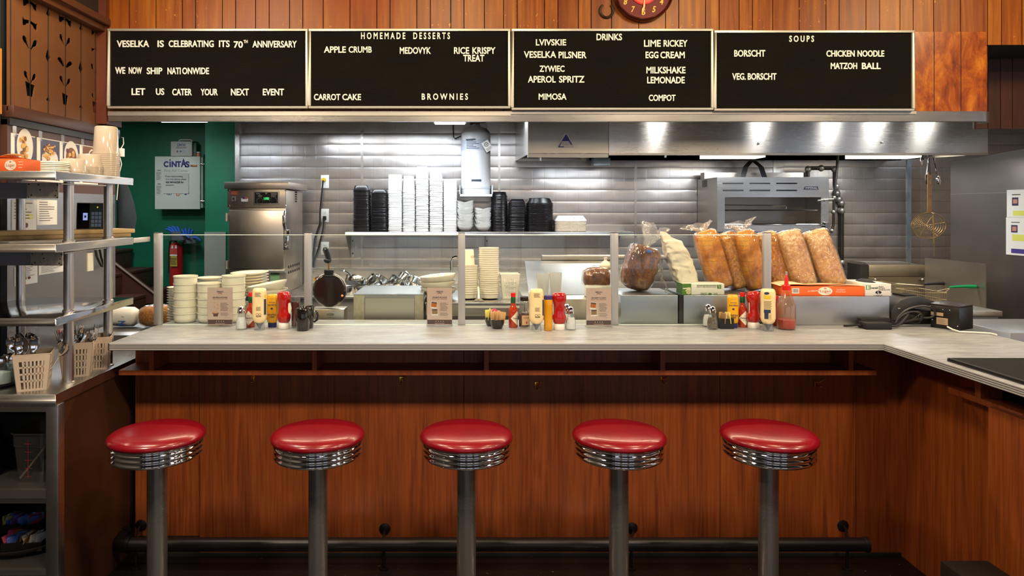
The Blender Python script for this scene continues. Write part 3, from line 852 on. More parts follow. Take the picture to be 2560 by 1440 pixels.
tag(o, 'dark iron horseshoe hung on the plank wall beside the clock', 'horseshoe')
# ------------------------------------------------------------------ steel rack against the left wall
XR, YF, YK = -1.568, 2.70, 3.34
ZK = 0.919
root = thing('rack_cabinet', 'steel topped open cabinet with brown side panel under the shelf rack', 'cabinet', (-1.82, 3.0, 0))
g = MB(); g.box(-2.075, XR, YF, 3.62, ZK - 0.004, ZK); g.box(-2.075, XR, YF, YF + 0.004, ZK - 0.042, ZK - 0.004); g.build('steel_top', ST, root, bevel=0.0015)
MB().box(XR - 0.006, XR - 0.001, YF + 0.005, 3.62, ZK - 0.042, ZK - 0.0045).build('top_edge', M('brown_edge', '#4a2b1d', 0.4), root)
MB().box(XR - 0.03, XR - 0.012, YF + 0.06, 3.62, 0.0, ZK - 0.043).build('side_panel', M('brown_side', '#3a2013', 0.45, var='#4a2a18', vs=(3, 3, 2)), root)
MB().box(X(112, YF), X(143, YF), YF + 0.006, YF + 0.05, 0, ZK - 0.043).build('front_post', ST, root, bevel=0.002)
MB().box(-2.075, X(112, YF), YF + 0.006, YF + 0.03, Z(1031, YF), ZK - 0.043).build('rail', ST, root)
for z0, z1, nm in ((Z(1248, YF), Z(1227, YF), 'shelf'), (Z(1442, YF), Z(1427, YF), 'shelf')):
    g = MB(); g.box(-2.075, XR - 0.03, YF + 0.008, YF + 0.02, z0, z1); g.box(-2.075, XR - 0.03, YF + 0.02, 3.5, z1 - 0.006, z1); g.build(nm, STD, root)
MB().box(-2.075, XR - 0.03, 3.5, 3.52, 0, ZK - 0.043).build('back_panel', STD, root)
MB().box(-2.075, XR - 0.03, YF + 0.02, YF + 0.03, Z(1264, YF), Z(1249, YF)).build('drawer_slide', ST, root)

root = thing('shelf_rack', 'three-tier steel shelf rack on round posts over the cabinet', 'shelf rack', (-1.82, 3.0, ZK))
z_s = [(1.747, 1.781), (1.466, 1.499), (1.181, 1.213)]
for i, (z0, z1) in enumerate(z_s):
    g = MB(); g.box(-2.075, XR, YF, YK, z1 - 0.004, z1); g.box(-2.075, XR, YF, YF + 0.004, z0, z1 - 0.004); g.box(XR - 0.004, XR, YF + 0.004, YK, z0, z1 - 0.004)
    g.box(-2.075, XR - 0.004, YF + 0.004, YF + 0.025, z0, z0 + 0.003)
    sh = g.build('shelf', [ST, STW, steel('mirror_shelf', '#cfcdca', 0.12, (3, 3, 160), 0.05, 1.0, 0.04)][i], root, bevel=0.0015)
for y in (2.88, 3.2):
    zz = [ZK] + [z for p in z_s for z in p][::-1]
    cuts = [(ZK, z_s[2][0]), (z_s[2][1], z_s[1][0]), (z_s[1][1], z_s[0][0])]
    for a, b in cuts:
        g = MB(); g.cyl((-1.618, y, a), (-1.618, y, b), 0.0195, n=28); g.lathe([(0.0197, 0), (0.024, 0.0), (0.024, 0.006), (0.0197, 0.009)], (-1.618, y, a), 28)
        g.build('post', STV, root)
for a, b in cuts:
    g = MB(); g.cyl((-2.03, 3.22, a), (-2.03, 3.22, b), 0.0195, n=20); g.build('post', STV, root)
GREYP = M('grey_housing', '#8b8c92', 0.5, 0.3)
for (t0, t1, xe, z0, z1) in ((68, 147, 147, Z(496, 2.78), Z(457, 2.78)), (77, 157, 157, Z(664, 2.78), Z(631, 2.78))):
    xa, xb = X(t0, 2.78), X(t1, 2.78)
    h = MB().box(-2.07, xa, 2.786, 2.86, z0, z1).build('lamp_housing', GREYP, root)
    p = MB().box(xa, xb, 2.778, 2.782, z0, z1).build('perforated_plate', M('pale_plate', '#c4bfb4', 0.45, 0.6, var='#a9a498', vs=(30, 30, 8)), root)
    g = MB()
    for u, v in ((0.06, 0.9), (0.37, 0.88), (0.97, 0.85), (0.42, 0.55), (0.93, 0.5), (0.14, 0.22), (0.05, 0.08), (0.9, 0.18), (0.96, 0.05)):
        disc(g, xa + (xb - xa) * u, z0 + (z1 - z0) * v, 0.003, 0.003, 2.7775, 10)
    g.build('holes', HOLE, p)
    g = MB(); g.cyl((xb, 2.79, z1 - 0.004), (XR - 0.01, 3.1, z1 + 0.0), 0.003); g.build('wire_rod', STD, root)
MB().box(XR - 0.003, XR, YK + 0.001, 3.52, 1.472, 1.496).build('side_bracket', M('pale_bracket', '#c9c6c2', 0.4, 0.4), root, bevel=0.002)

# things on the top shelf
ZT1 = 1.7815
def logan_box(name, label, w, d, h):
    root = thing(name, label, 'box')
    g = MB(); g.box(-w / 2, w / 2, -d / 2, d / 2, 0, h); g.build('carton', ORANGE, root, bevel=0.0008)
    g = MB(); g.add([(-w / 2, d / 2, h), (w / 2, d / 2, h), (w / 2, -d / 2 + 0.002, h + 0.001), (w * 0.2, -d / 2, h + 0.012), (-w / 2, -d / 2 + 0.01, h + 0.008)], [(0, 1, 2, 3, 4)]); 
    g.build('paper_sheet', M('kraft_sheet', '#f0c9a0', 0.7), root)
    return root
def logan_marks(root, cx, cz, rx, rz, y, w, extra=True):
    g = MB(); disc(g, cx, cz, rx, rz, y - 0.0006, 32); lab = g.build('oval_label', M('label_cream', '#f0dfcc', 0.6), root)
    g = MB(); put_text(g, 'Logan', cx - rx * 0.72, cx + rx * 0.72, cz - rz * 0.45, cz + rz * 0.3, y - 0.0012, 0.0, 0, 0.1)
    put_text(g, 'n', cx - rx * 0.14, cx + rx * 0.14, cz + rz * 0.5, cz + rz * 0.8, y - 0.0012, 0.03)
    lines(g, cx + rx * 0.1, cx + rx * 0.6, cz - rz * 0.72, cz - rz * 0.55, y - 0.0012, 1)
    g.build('logo_text', M('label_red', '#b5401c', 0.6), lab, smooth=0)
r = logan_box('wrap_box', 'orange carton of waxed paper on the top shelf of the rack', 0.16, 0.13, 0.05)
r.location = (0, 0, 0)
logan_marks(r, 0.03, 0.024, 0.022, 0.02, -0.065, 0.16)
g = MB(); lines(g, -0.07, -0.03, 0.008, 0.044, -0.0656, 4, fill=0.25); lines(g, 0.06, 0.078, 0.01, 0.042, -0.0656, 3, fill=0.25); g.build('print', M('label_cream', '#f0dfcc', 0.6), r)
g = MB()
nx = 10
vs = []; fs = []
for i in range(nx + 1):
    u = i / nx
    for j in range(5):
        v = j / 4
        vs.append((-0.16 + 0.2 * u, -0.05 + 0.1 * v, 0.052 + 0.028 * u ** 2 * (0.6 + 0.4 * v) + 0.004 * math.sin(9 * u + 3 * v)))
for i in range(nx):
    for j in range(4): fs.append((i * 5 + j, i * 5 + j + 1, i * 5 + j + 6, i * 5 + j + 5))
g.add(vs, fs); g.build('waxed_sheet', M('kraft_sheet', '#f0c9a0', 0.7), r)
r.location = (-1.80, 2.80, ZT1); r.rotation_euler = (0, 0, math.radians(4))

DELI = thin('milky_plastic', '#f3ece2', 0.9, 0.12, haze=0.62, hazecol='#f2e6d6')
def deli(h, r0, r1, name):
    g = MB(); g.lathe([(r0 * 0.2, h), (r0 * 0.93, h), (r0, h - 0.004), (r1 * 0.97, 0.008), (r1 * 1.02, 0.008), (r1 * 1.03, 0.0), (r1 * 0.99, 0.0), (r1 * 0.94, 0.006), (r0 * 0.97, h - 0.006), (r0 * 0.2, h - 0.004)], (0, 0, 0), 28)
    return g.build(name, DELI, smooth=45)
dc = deli(0.128, 0.048, 0.0575, 'deli_container')
x, y = X(265, 3.24), 3.24
for i in range(13):
    o = use(dc, i == 0, (x, y, ZT1 + i * 0.0088), None, None)
    tag(o, 'tall milky deli container, %s from the bottom of the tall upturned stack' % nth(i + 1), 'container', 'tall deli containers on the top shelf')
ds = deli(0.060, 0.046, 0.0575, 'deli_container')
for j, (px, yy, n, lb) in enumerate(((182, 3.02, 2, 'low deli container, %s from the bottom of the pair by the round lids'), (223, 3.17, 6, 'low deli container, %s from the bottom of the short stack'))):
    for i in range(n):
        o = use(ds, i == 0 and j == 0, (X(px, yy), yy, ZT1 + i * (0.008 if j else 0.0085)))
        tag(o, lb % nth(i + 1), 'container', 'low deli containers on the top shelf')
g = MB(); g.lathe([(0.02, 0.0065), (0.062, 0.0065), (0.068, 0.005), (0.069, 0.0), (0.066, 0.0), (0.064, 0.004), (0.02, 0.004)], (0, 0, 0), 32); ld = g.build('container_cover', M('milky_lid', '#efe3d2', 0.3, sss=0.0), smooth=45)
for i in range(7):
    tag(use(ld, i == 0, (X(128, 2.93) + 0.001 * (i % 3), 2.93, ZT1 + i * 0.0073)), 'round milky lid, %s from the bottom of the stack beside the orange carton' % nth(i + 1), 'lid', 'stack of lids on the top shelf')

# food photographs taped on the brown board
def wall_flat(g, y0, y1, z0, z1, off, m=0): g.quad((XL + off, y0, z0), (XL + off, y1, z0), (XL + off, y1, z1), (XL + off, y0, z1), m)
def wall_disc(g, cy, cz, ry, rz, off, m=0, n=24): 
    vs = [(XL + off, cy + ry * math.cos(2 * PI * i / n), cz + rz * math.sin(2 * PI * i / n)) for i in range(n)]; g.add(vs, [tuple(range(n))], m)
photos = [('photo of a plate of golden fried fish and chips taped to the brown board', (27, 88), 'fish'), ('photo of a heap of fries with a sandwich taped to the brown board', (92, 149), 'fries'),
          ('photo of stew on an oval plate taped to the brown board', (149, 199), 'stew'), ('photo of two filled bowls half hidden by the tall deli stack', (199, 245), 'bowls')]
PH = {'p': M('photo_purple', '#3c3550', 0.45), 'w': M('photo_white', '#e4dcd2', 0.45), 'y': M('photo_yellow', '#d8962c', 0.5), 'b': M('photo_brown', '#7a4a24', 0.5), 'g': M('photo_gold', '#e0b25a', 0.5), 'r': M('photo_red', '#5c1518', 0.5), 'd': M('photo_dark', '#23203a', 0.45)}
rr = random.Random(3)
for lb, (a, b), kind in photos:
    ya, yb_ = yl(a), yl(b); ym, wd = (ya + yb_) / 2, yb_ - ya
    z1 = Z(334, yl(40)); z0 = z1 - 0.215; zq0 = z0; z0 = z0 + 0.055
    root = thing('food_photo', lb, 'photo', (XL, ym, z0), 'food photos over the rack')
    g = MB(); g.box(XL, XL + 0.0012, ya, yb_ - 0.003, zq0, z1); g.build('sheet', PAPER, root)
    g = MB(); wall_flat(g, ya + wd * 0.14, yb_ - 0.004, zq0 + 0.01, z1 - 0.004, 0.0017); g.build('picture', PH['p' if kind != 'bowls' else 'b'], root)
    g = MB()
    if kind == 'fish':
        wall_disc(g, ym + wd * 0.05, z0 + 0.105, wd * 0.34, 0.085, 0.0024, 0)
        for i in range(26): 
            u, v = rr.uniform(-0.16, 0.12), rr.uniform(-0.05, 0.05); wall_disc(g, ym + wd * (0.02 + u), z0 + 0.10 + v, wd * 0.06, 0.012, 0.003 + i * 2e-5, 1 + i % 3, 8)
    elif kind == 'fries':
        wall_disc(g, ym + wd * 0.05, z0 + 0.06, wd * 0.36, 0.05, 0.0024, 0)
        for i in range(34):
            cy, cz, an = ym + wd * rr.uniform(-0.2, 0.25), z0 + 0.04 + rr.uniform(0, 0.085), rr.uniform(-0.9, 0.9)
            L, t_ = 0.022, 0.0035; c_, s_ = math.cos(an), math.sin(an)
            g.add([(XL + 0.003 + i * 2e-5, cy + L * p * c_ - t_ * q * s_, cz + L * p * s_ + t_ * q * c_) for p, q in ((-1, -1), (1, -1), (1, 1), (-1, 1))], [(0, 1, 2, 3)], 1 + i % 3)
    elif kind == 'stew':
        wall_disc(g, ym + wd * 0.05, z0 + 0.09, wd * 0.36, 0.08, 0.0024, 0)
        wall_disc(g, ym + wd * 0.05, z0 + 0.08, wd * 0.27, 0.055, 0.0027, 2)
        for i in range(16): wall_disc(g, ym + wd * rr.uniform(-0.15, 0.22), z0 + 0.07 + rr.uniform(-0.02, 0.05), wd * 0.07, 0.012, 0.003 + i * 2e-5, (1, 2, 3, 4)[i % 4], 8)
    else:
        for cy, cz in ((-0.15, 0.06), (0.18, 0.1)):
            wall_disc(g, ym + wd * cy, z0 + cz, wd * 0.25, 0.045, 0.0024, 0); wall_disc(g, ym + wd * cy, z0 + cz, wd * 0.2, 0.036, 0.0027, 2)
            for i in range(8): wall_disc(g, ym + wd * (cy + rr.uniform(-.12, .12)), z0 + cz + rr.uniform(-.02, .02), wd * 0.05, 0.01, 0.003 + i * 2e-5, 1 + i % 3, 8)
    g.build('food', [PH['w'], PH['y'], PH['b'], PH['g'], PH['r']], root)
    g = MB(); wall_flat(g, ya + wd * 0.05, ya + wd * 0.2, z1 - 0.015, z1 + 0.035, 0.003); g.build('tape', thin('clear_tape', '#f4f0ea', 1.0, 0.15, haze=0.25), root)
# picture frame on the wall in front of the rack
root = thing('picture_frame', 'yellow wooden picture frame cut by the edge of the view', 'picture frame', (-2.1, 3.0, Z(283, 3.1)))
z0, z1 = Z(283, 3.13), Z(118, 3.13)
YEL = M('yellow_wood', '#b9782a', 0.45)
g = MB(); 
for y0_, y1_, a, b in ((2.75, 3.16, z0, z0 + 0.03), (2.75, 3.16, z1 - 0.03, z1), (3.125, 3.16, z0 + 0.03, z1 - 0.03), (2.75, 2.78, z0 + 0.03, z1 - 0.03)): g.box(XL - 0.029, XL + 0.003, y0_, y1_, a, b)
g.build('frame', YEL, root)
MB().box(XL - 0.029, XL - 0.012, 2.78, 3.125, z0 + 0.03, z1 - 0.03).build('picture', M('dim_picture', '#6b4420', 0.4), root)

# second shelf: cutting boards, tablet
MAPLE = M('pale_board', '#cfb27c', 0.55, var='#bfa06a', vs=(4, 4, 20))
def plank(name, p0, p1, w_, z0, z1, mat, lb, cat, grp=None):
    d = Vector((p1[0] - p0[0], p1[1] - p0[1], 0)); L = d.length; a = math.atan2(d.y, d.x)
    o = MB().box(0, L, 0, w_, 0, z1 - z0).build(name, mat, bevel=0.003, origin=(0, 0, 0))
    o.location = (p0[0], p0[1], z0); o.rotation_euler = (0, 0, a); tag(o, lb, cat, grp); return o
plank('cutting_board', (-1.99, 2.97), (X(328, 3.42), 3.42), 0.20, 1.4995, 1.518, M('worn_board', '#b09468', 0.6, var='#7d6440', vs=(9, 9, 9)), 'stained cutting board lying lower on the middle shelf of the rack', 'cutting board', 'cutting boards on the rack')
plank('cutting_board', (-1.99, 2.975), (X(338, 3.43), 3.43), 0.20, 1.5185, 1.538, MAPLE, 'pale cutting board lying on top of the stained one on the rack', 'cutting board', 'cutting boards on the rack')
root = thing('tablet', 'dark touchscreen tablet with a keypad standing on the cutting boards', 'tablet', (0, 0, 0))
g = MB(); g.box(-0.066, 0.066, 0, 0.012, 0, 0.128); g.build('case', M('white_case', '#dcd9d4', 0.35), root, bevel=0.003)
MB().box(-0.062, 0.064, -0.0012, 0, 0.002, 0.124).build('screen', M('dark_screen', '#08080a', 0.1), root)
g = MB(); g.quad((-0.008, -0.0016, 0.004), (0.062, -0.0016, 0.004), (0.062, -0.0016, 0.122), (-0.008, -0.0016, 0.122), 0)
for i in range(4):
    for j in range(3): x_, z_ = 0.0 + j * 0.0155, 0.012 + i * 0.0185; g.quad((x_, -0.002, z_), (x_ + 0.013, -0.002, z_), (x_ + 0.013, -0.002, z_ + 0.015), (x_, -0.002, z_ + 0.015), 1)
g.quad((-0.036, -0.002, 0.043), (-0.016, -0.002, 0.043), (-0.016, -0.002, 0.078), (-0.036, -0.002, 0.078), 2); disc(g, 0.026, 0.105, 0.003, 0.004, -0.002, 10, 3)
g.quad((-0.03, -0.0024, 0.055), (-0.022, -0.0024, 0.055), (-0.022, -0.0024, 0.066), (-0.03, -0.0024, 0.066), 0)
g.build('display', [M('screen_grey', '#22261f', 0.2, emit=0.4), M('key_grey', '#4a5160', 0.3, emit=0.5), M('key_blue', '#9aa6e8', 0.3, emit=0.8), M('key_yellow', '#d8d24a', 0.3, emit=0.8)], root)
root.location = (X(222, 3.3), 3.32, 1.5385); root.rotation_euler = (math.radians(-6), 0, math.radians(14))
# recipe sheets on the steel sheet of the left wall
def sheet(a, b, p0, p1, lb, seed, pic=None, hl=False):
    ya, yb_ = yl(a), yl(b); z1, z0 = Z(p0, (ya + yb_) / 2), Z(p1, (ya + yb_) / 2)
    root = thing('recipe_sheet', lb, 'paper', (XL, ya, z0), 'recipe sheets on the steel wall')
    MB().box(XL, XL + 0.0015, ya, yb_, z0, z1).build('paper', PAPER, root)
    r = random.Random(seed); g = MB(); n = 9; hh = (z1 - z0) / (n + 2)
    for i in range(n):
        if pic and i > n - 4: break
        zz = z1 - hh * (i + 1.2); wall_flat(g, ya + 0.02, yb_ - 0.02 - r.uniform(0, 0.5) * (yb_ - ya - 0.04), zz, zz + hh * 0.3, 0.002)
    g.build('print', GREYINK, root)
    if hl:
        g = MB(); 
        for i in (4, 5): zz = z1 - hh * (i + 1.3); wall_flat(g, ya + 0.04, yb_ - 0.03, zz, zz + hh * 0.5, 0.0018)
        g.build('highlighter', M('highlighter', '#e6dc3a', 0.7), root)
    if pic:
        g = MB(); h3 = (z1 - z0) * 0.22
        wall_flat(g, ya + 0.03, yb_ - 0.06, z0 + 0.02, z0 + 0.02 + h3, 0.002, 0)
        for i in range(3): wall_disc(g, ya + 0.05 + i * 0.03, z0 + 0.02 + h3 / 2, 0.012, h3 * 0.35, 0.0025, 1 + i % 2, 12)
        g.build('picture', [PH['w'], PH['r'], M('photo_green', '#5a6a34', 0.5)], root)
sheet(28, 90, 500, 583, 'highlighted recipe sheet with small food pictures beside the tablet', 1, True, True)
sheet(91, 142, 500, 562, 'plain recipe sheet in a clear sleeve next to the highlighted one', 2)
sheet(35, 93, 664, 711, 'recipe sheet with handwriting and a bowl picture below the middle shelf', 3, True)
sheet(96, 160, 658, 683, 'recipe sheet pinned below the middle shelf behind the post', 4)
g = MB(); yy = yl(224); zz = Z(655, yy); g.box(XL, XL + 0.006, yy - 0.03, yy + 0.03, zz - 0.05, zz + 0.05); root = g.build('wall_outlet', M('ivory_plate', '#d8d2bc', 0.5)); tag(root, 'ivory outlet plate on the left steel wall under the rack shelf', 'outlet')
g = MB(); yy = yl(246); zz = Z(645, yy)
g.tube([(XL + 0.012, yl(228), Z(600, yl(228))), (XL + 0.02, yl(232), Z(640, yl(232))), (XL + 0.03, yl(240), Z(665, yl(240))), (XL + 0.02, yl(252), Z(668, yl(252))), (XL + 0.012, yl(248), zz), (XL + 0.012, yl(240), Z(605, yl(240)))], 0.006, 6)
o = g.build('power_cable', BLK); tag(o, 'black power cord looped on the left steel wall', 'cord')

# cutlery baskets on the cabinet top
BSK = M('cream_plastic', '#d2bfa8', 0.45)
def basket_model(lb):
    root = thing('cutlery_basket', lb, 'basket')
    h, b0, b1, t = 0.142, 0.052, 0.066, 0.0022
    def side(g, u0, u1, z0, z1, k, m=0):
        """a panel on side k between fractions u of the width and heights z"""
        pts = []
        for z, u in ((z0, u0), (z0, u1), (z1, u1), (z1, u0)):
            b = b0 + (b1 - b0) * z / h
            for d in (0, t): pts.append(((2 * u - 1) * b, -(b - d), z))
        R_ = Matrix.Rotation(k * PI / 2, 4, 'Z'); P_ = [R_ @ Vector(p) for p in pts]
        g.add(P_, [(0, 2, 4, 6), (7, 5, 3, 1), (0, 1, 3, 2), (2, 3, 5, 4), (4, 5, 7, 6), (6, 7, 1, 0)], m)
    g = MB()
    for k in range(4):
        side(g, 0, 1, 0.118, h, k); side(g, 0, 1, 0, 0.008, k)
        for z in (0.036, 0.064, 0.091): side(g, 0.16, 0.84, z, z + 0.007, k)
        side(g, 0, 0.16, 0.008, 0.118, k); side(g, 0.84, 1, 0.008, 0.118, k)
        for i in range(6): u = 0.16 + 0.68 * (i + 0.5 + 0.28) / 6.5; side(g, u, u + 0.055, 0.008, 0.118, k)
    g.box(-b0, b0, -b0, b0, 0, 0.003)
    g.build('body', BSK, root)
    g = MB(); 
    for k in range(4): side(g, -0.02, 1.02, h, h + 0.004, k)
    g.build('rim', BSK, root, bevel=0.001)
    return root
bk_ = basket_model('x')
bas = [(85, 2.80, 24, 'cream slotted cutlery basket of spoons at the front of the rack'), (194, 3.03, 22, 'cream slotted basket of forks standing behind the rack post'), (240, 3.16, 20, 'cream slotted basket rearmost on the cabinet top, behind the forks')]
for i, (px, y, a, lb) in enumerate(bas):
    use(bk_, i == 0, (X(px, y), y, ZK), (0, 0, math.radians(a)), lb, 'cutlery baskets on the cabinet')
g = MB()
def spoon_mesh():
    g = MB(); n = 10; vs = []; fs = []
    for i in range(n + 1):
        a = PI * i / n; 
    g.loft([(0, 0, 0, 0.004, 0.0012, 2), (0, 0.001, 0.06, 0.003, 0.0012, 2), (0, 0, 0.1, 0.003, 0.0012, 2), (0, 0.0, 0.108, 0.005, 0.0012, 2), (0, 0.005, 0.118, 0.0135, 0.0012, 2), (0, 0.008, 0.135, 0.0185, 0.0012, 2), (0, 0.007, 0.152, 0.0165, 0.0012, 2), (0, 0.003, 0.163, 0.010, 0.0012, 2), (0, 0.0, 0.168, 0.003, 0.001, 2)], 12)
    return g.build('spoon', CHR, origin=(0, 0, 0))
def fork_mesh():
    g = MB(); g.loft([(0, 0, 0, 0.004, 0.0012, 2), (0, 0, 0.11, 0.003, 0.0012, 2), (0, 0.002, 0.122, 0.011, 0.0012, 2), (0, 0.005, 0.135, 0.012, 0.0012, 2)], 12)
    for k in range(4): x_ = -0.0095 + k * 0.0063; g.tube([(x_, 0.005, 0.134), (x_, 0.006, 0.155), (x_, 0.001, 0.178)], 0.0014, 5)
    return g.build('fork', CHR, origin=(0, 0, 0))
sp, fk = spoon_mesh(), fork_mesh()
rr = random.Random(11)
px, y, a, _ = bas[0]; c = Vector((X(px, y), y, ZK + 0.006))
for i in range(16):
    u, v = rr.uniform(-0.055, 0.05), rr.uniform(-0.035, 0.035)
    if i == 15: u, v = 0.04, 0.02
    o = use(sp, i == 0, (c.x + u * 0.8, c.y + v * 0.8, c.z + rr.uniform(0.024, 0.045)), (rr.uniform(-.1, .1) - v * 2, (u * 4 if i < 15 else 0.62), rr.uniform(-.6, .6)))
    tag(o, 'steel spoon standing bowl up among the front basket of spoons' if i < 15 else 'steel spoon leaning out of the front basket toward the post', 'spoon', 'spoons in the front basket')
px, y, a, _ = bas[1]; c = Vector((X(px, y), y, ZK + 0.006))
for i in range(18):
    u, v = rr.uniform(-0.045, 0.045), rr.uniform(-0.03, 0.03)
    o = use(fk, i == 0, (c.x + u * 0.9, c.y + v, c.z + rr.uniform(0.0, 0.03)), (rr.uniform(-.15, .15) - v * 2, u * 5, rr.uniform(-.8, .8)))
    tag(o, 'steel fork standing tines up in the basket behind the post', 'fork', 'forks in the second basket')
o = dup(sp, (c.x + 0.02, c.y - 0.045, c.z + 0.035), (-0.05, 0.12, 0.2)); tag(o, 'single steel spoon standing among the forks behind the post', 'spoon')

# shaker jars on a black tray at the rack front
g = MB(); g.lathe([(0.0, 0.0), (0.15, 0.0), (0.165, 0.014), (0.162, 0.016), (0.148, 0.004), (0.0, 0.004)], (-1.96, 2.87, ZK), 40); o = g.build('round_tray', M('black_tray', '#101114', 0.4)); tag(o, 'round black tray holding two glass jars at the rack front', 'tray')
JG = thin('jar_glass', '#f1f7f5', 1.0, 0.02, haze=0.03, hazecol='#e6efec')
def jar(px, y, fillmat, lb):
    x = X(px, y); z = ZK + 0.0045
    root = thing('shaker_jar', lb, 'jar', (x, y, z))
    g = MB(); g.lathe([(0.0, 0), (0.034, 0), (0.037, 0.006), (0.036, 0.06), (0.026, 0.085), (0.024, 0.10), (0.022, 0.10), (0.024, 0.085), (0.034, 0.058), (0.034, 0.006), (0, 0.004)], (x, y, z), 28); g.build('glass', JG, root, smooth=50)
    g = MB(); g.lathe([(0, 0.0045), (0.0335, 0.0062), (0.0335, 0.05), (0, 0.056)], (x, y, z), 24); g.build('filling', fillmat, root)
    g = MB(); g.lathe([(0.0245, 0.09), (0.0275, 0.092), (0.0275, 0.105), (0.024, 0.114), (0.01, 0.119), (0, 0.119)], (x, y, z), 24); g.build('lid', CHR, root)
SALT = M('white_sugar', '#e9e9e9', 0.9); PEPPER = M('ground_pepper', '#3a3126', 0.9, var='#7a6a52', vs=(300, 300, 300))
jar(5, 2.84, SALT, 'glass sugar jar at the very edge of the black tray'); jar(31, 2.88, M('dark_filling', '#33372e', 0.6), 'empty looking glass jar on the black tray beside the basket')

# inside the cabinet: clear bin, black pans, tray of sweetener caddies
CLR = thin('clear_bin', '#d9cfc2', 1.0, 0.05, haze=0.04)
zsh = Z(1227, YF) + 0.0005
root = thing('clear_food_bin', 'clear square food bin with red markings on the upper cabinet shelf', 'bin', (X(75, 2.85), 2.85, zsh))
xa, xb = X(30, 2.76), X(118, 2.76)
g = MB(); cx_ = (xa + xb) / 2 - 0.012; hw = (xb - xa) / 2 
sec = [(cx_ , 2.86, zsh, hw * 0.82, 0.075, 7), (cx_, 2.86, zsh + 0.14, hw * 0.97, 0.088, 7), (cx_, 2.86, zsh + 0.145, hw * 1.0, 0.092, 7), (cx_, 2.86, zsh + 0.195, hw * 1.02, 0.094, 7), (cx_, 2.86, zsh + 0.196, hw * 1.1, 0.1, 7), (cx_, 2.86, zsh + 0.2, hw * 1.1, 0.1, 7)]
g.loft(sec, 40, caps=False); g.build('body', CLR, root)
g = MB(); 
for i in range(5): g.quad((cx_ - 0.01, 2.763, zsh + 0.03 + i * 0.032), (cx_ + 0.02, 2.763, zsh + 0.03 + i * 0.032), (cx_ + 0.02, 2.763, zsh + 0.0315 + i * 0.032), (cx_ - 0.01, 2.763, zsh + 0.0315 + i * 0.032))
g.quad((cx_ + 0.003, 2.7632, zsh + 0.025), (cx_ + 0.0045, 2.7632, zsh + 0.025), (cx_ + 0.0045, 2.7632, zsh + 0.175), (cx_ + 0.003, 2.7632, zsh + 0.175)); g.build('scale_marks', M('red_mark', '#8a2a26', 0.6), root)
g = MB(); g.tube([(cx_ - 0.05, 2.80, zsh + 0.01), (cx_ + 0.06, 2.85, zsh + 0.17)], 0.004, 6); o = g.build('plastic_rod', thin('clear_rod', '#e9dccd', 1.5, 0.05, haze=0.2)); tag(o, 'clear plastic rod standing diagonally in the clear food bin', 'rod')
g = MB(); xx = X(0, 2.9) - 0.03; g.lathe([(0.05, 0), (0.075, 0.12), (0.085, 0.125), (0.08, 0.12), (0.06, 0.004)], (xx, 2.85, zsh), 24); o = g.build('black_pot', M('black_enamel', '#0d0c0d', 0.25)); tag(o, 'black pot beside the clear food bin', 'pot')
g = MB(); g.loft([(xx + 0.1, 3.12, zsh, 0.16, 0.08, 5), (xx + 0.1, 3.12, zsh + 0.2, 0.18, 0.1, 5), (xx + 0.1, 3.12, zsh + 0.22, 0.16, 0.09, 4)], 28); o = g.build('black_tub', M('black_rubber', '#191715', 0.6)); tag(o, 'black rubber tub behind the clear food bin', 'tub')
zlo = Z(1427, YF) + 0.0005
g = MB(); g.lathe([(0, 0), (0.15, 0.0), (0.19, 0.035), (0.196, 0.035), (0.155, -0.0), (0, -0.0)], (-1.83, 2.96, zlo), 44, sx=1.0, sy=1.0); o = g.build('oval_tray', M('dark_tray', '#2a2420', 0.4)); tag(o, 'large round dark tray on the lower cabinet shelf', 'tray')
cols = [('pink', '#d24a6e'), ('blue', '#5a7ec8'), ('white', '#d8d4ce'), ('yellow', '#d8cf6a'), ('brown', '#9a7448'), ('purple', '#7a4a8a')]
pk = {}
for nm, c_ in cols:
    g = MB(); g.box(-0.022, 0.022, -0.0018, 0.0018, 0, 0.055); o = g.build('sweetener_packet', M('packet_' + nm, c_, 0.6), origin=(0, 0, 0), bevel=0.001); pk[nm] = [o, 0]
def packet(nm, loc, rot, lb, grp):
    o, n = pk[nm]; q = use(o, n == 0, loc, rot); pk[nm][1] = 1; tag(q, lb, 'packet', grp)
CAD = M('black_caddy', '#14110f', 0.4)
def caddy_box(name, lb, w_, d_, h_, loc, rz):
    root = thing(name, lb, 'caddy')
    g = MB(); t = 0.002
    g.box(-w_ / 2, w_ / 2, -d_ / 2, d_ / 2, 0, 0.003)
    for x0, x1, y0, y1 in ((-w_ / 2, w_ / 2, -d_ / 2, -d_ / 2 + t), (-w_ / 2, w_ / 2, d_ / 2 - t, d_ / 2), (-w_ / 2, -w_ / 2 + t, -d_ / 2 + t, d_ / 2 - t), (w_ / 2 - t, w_ / 2, -d_ / 2 + t, d_ / 2 - t)): g.box(x0, x1, y0, y1, 0.003, h_)
    g.build('tray', CAD, root); root.location = loc; root.rotation_euler = (0, 0, rz); return root
k = 0
rr = random.Random(5)
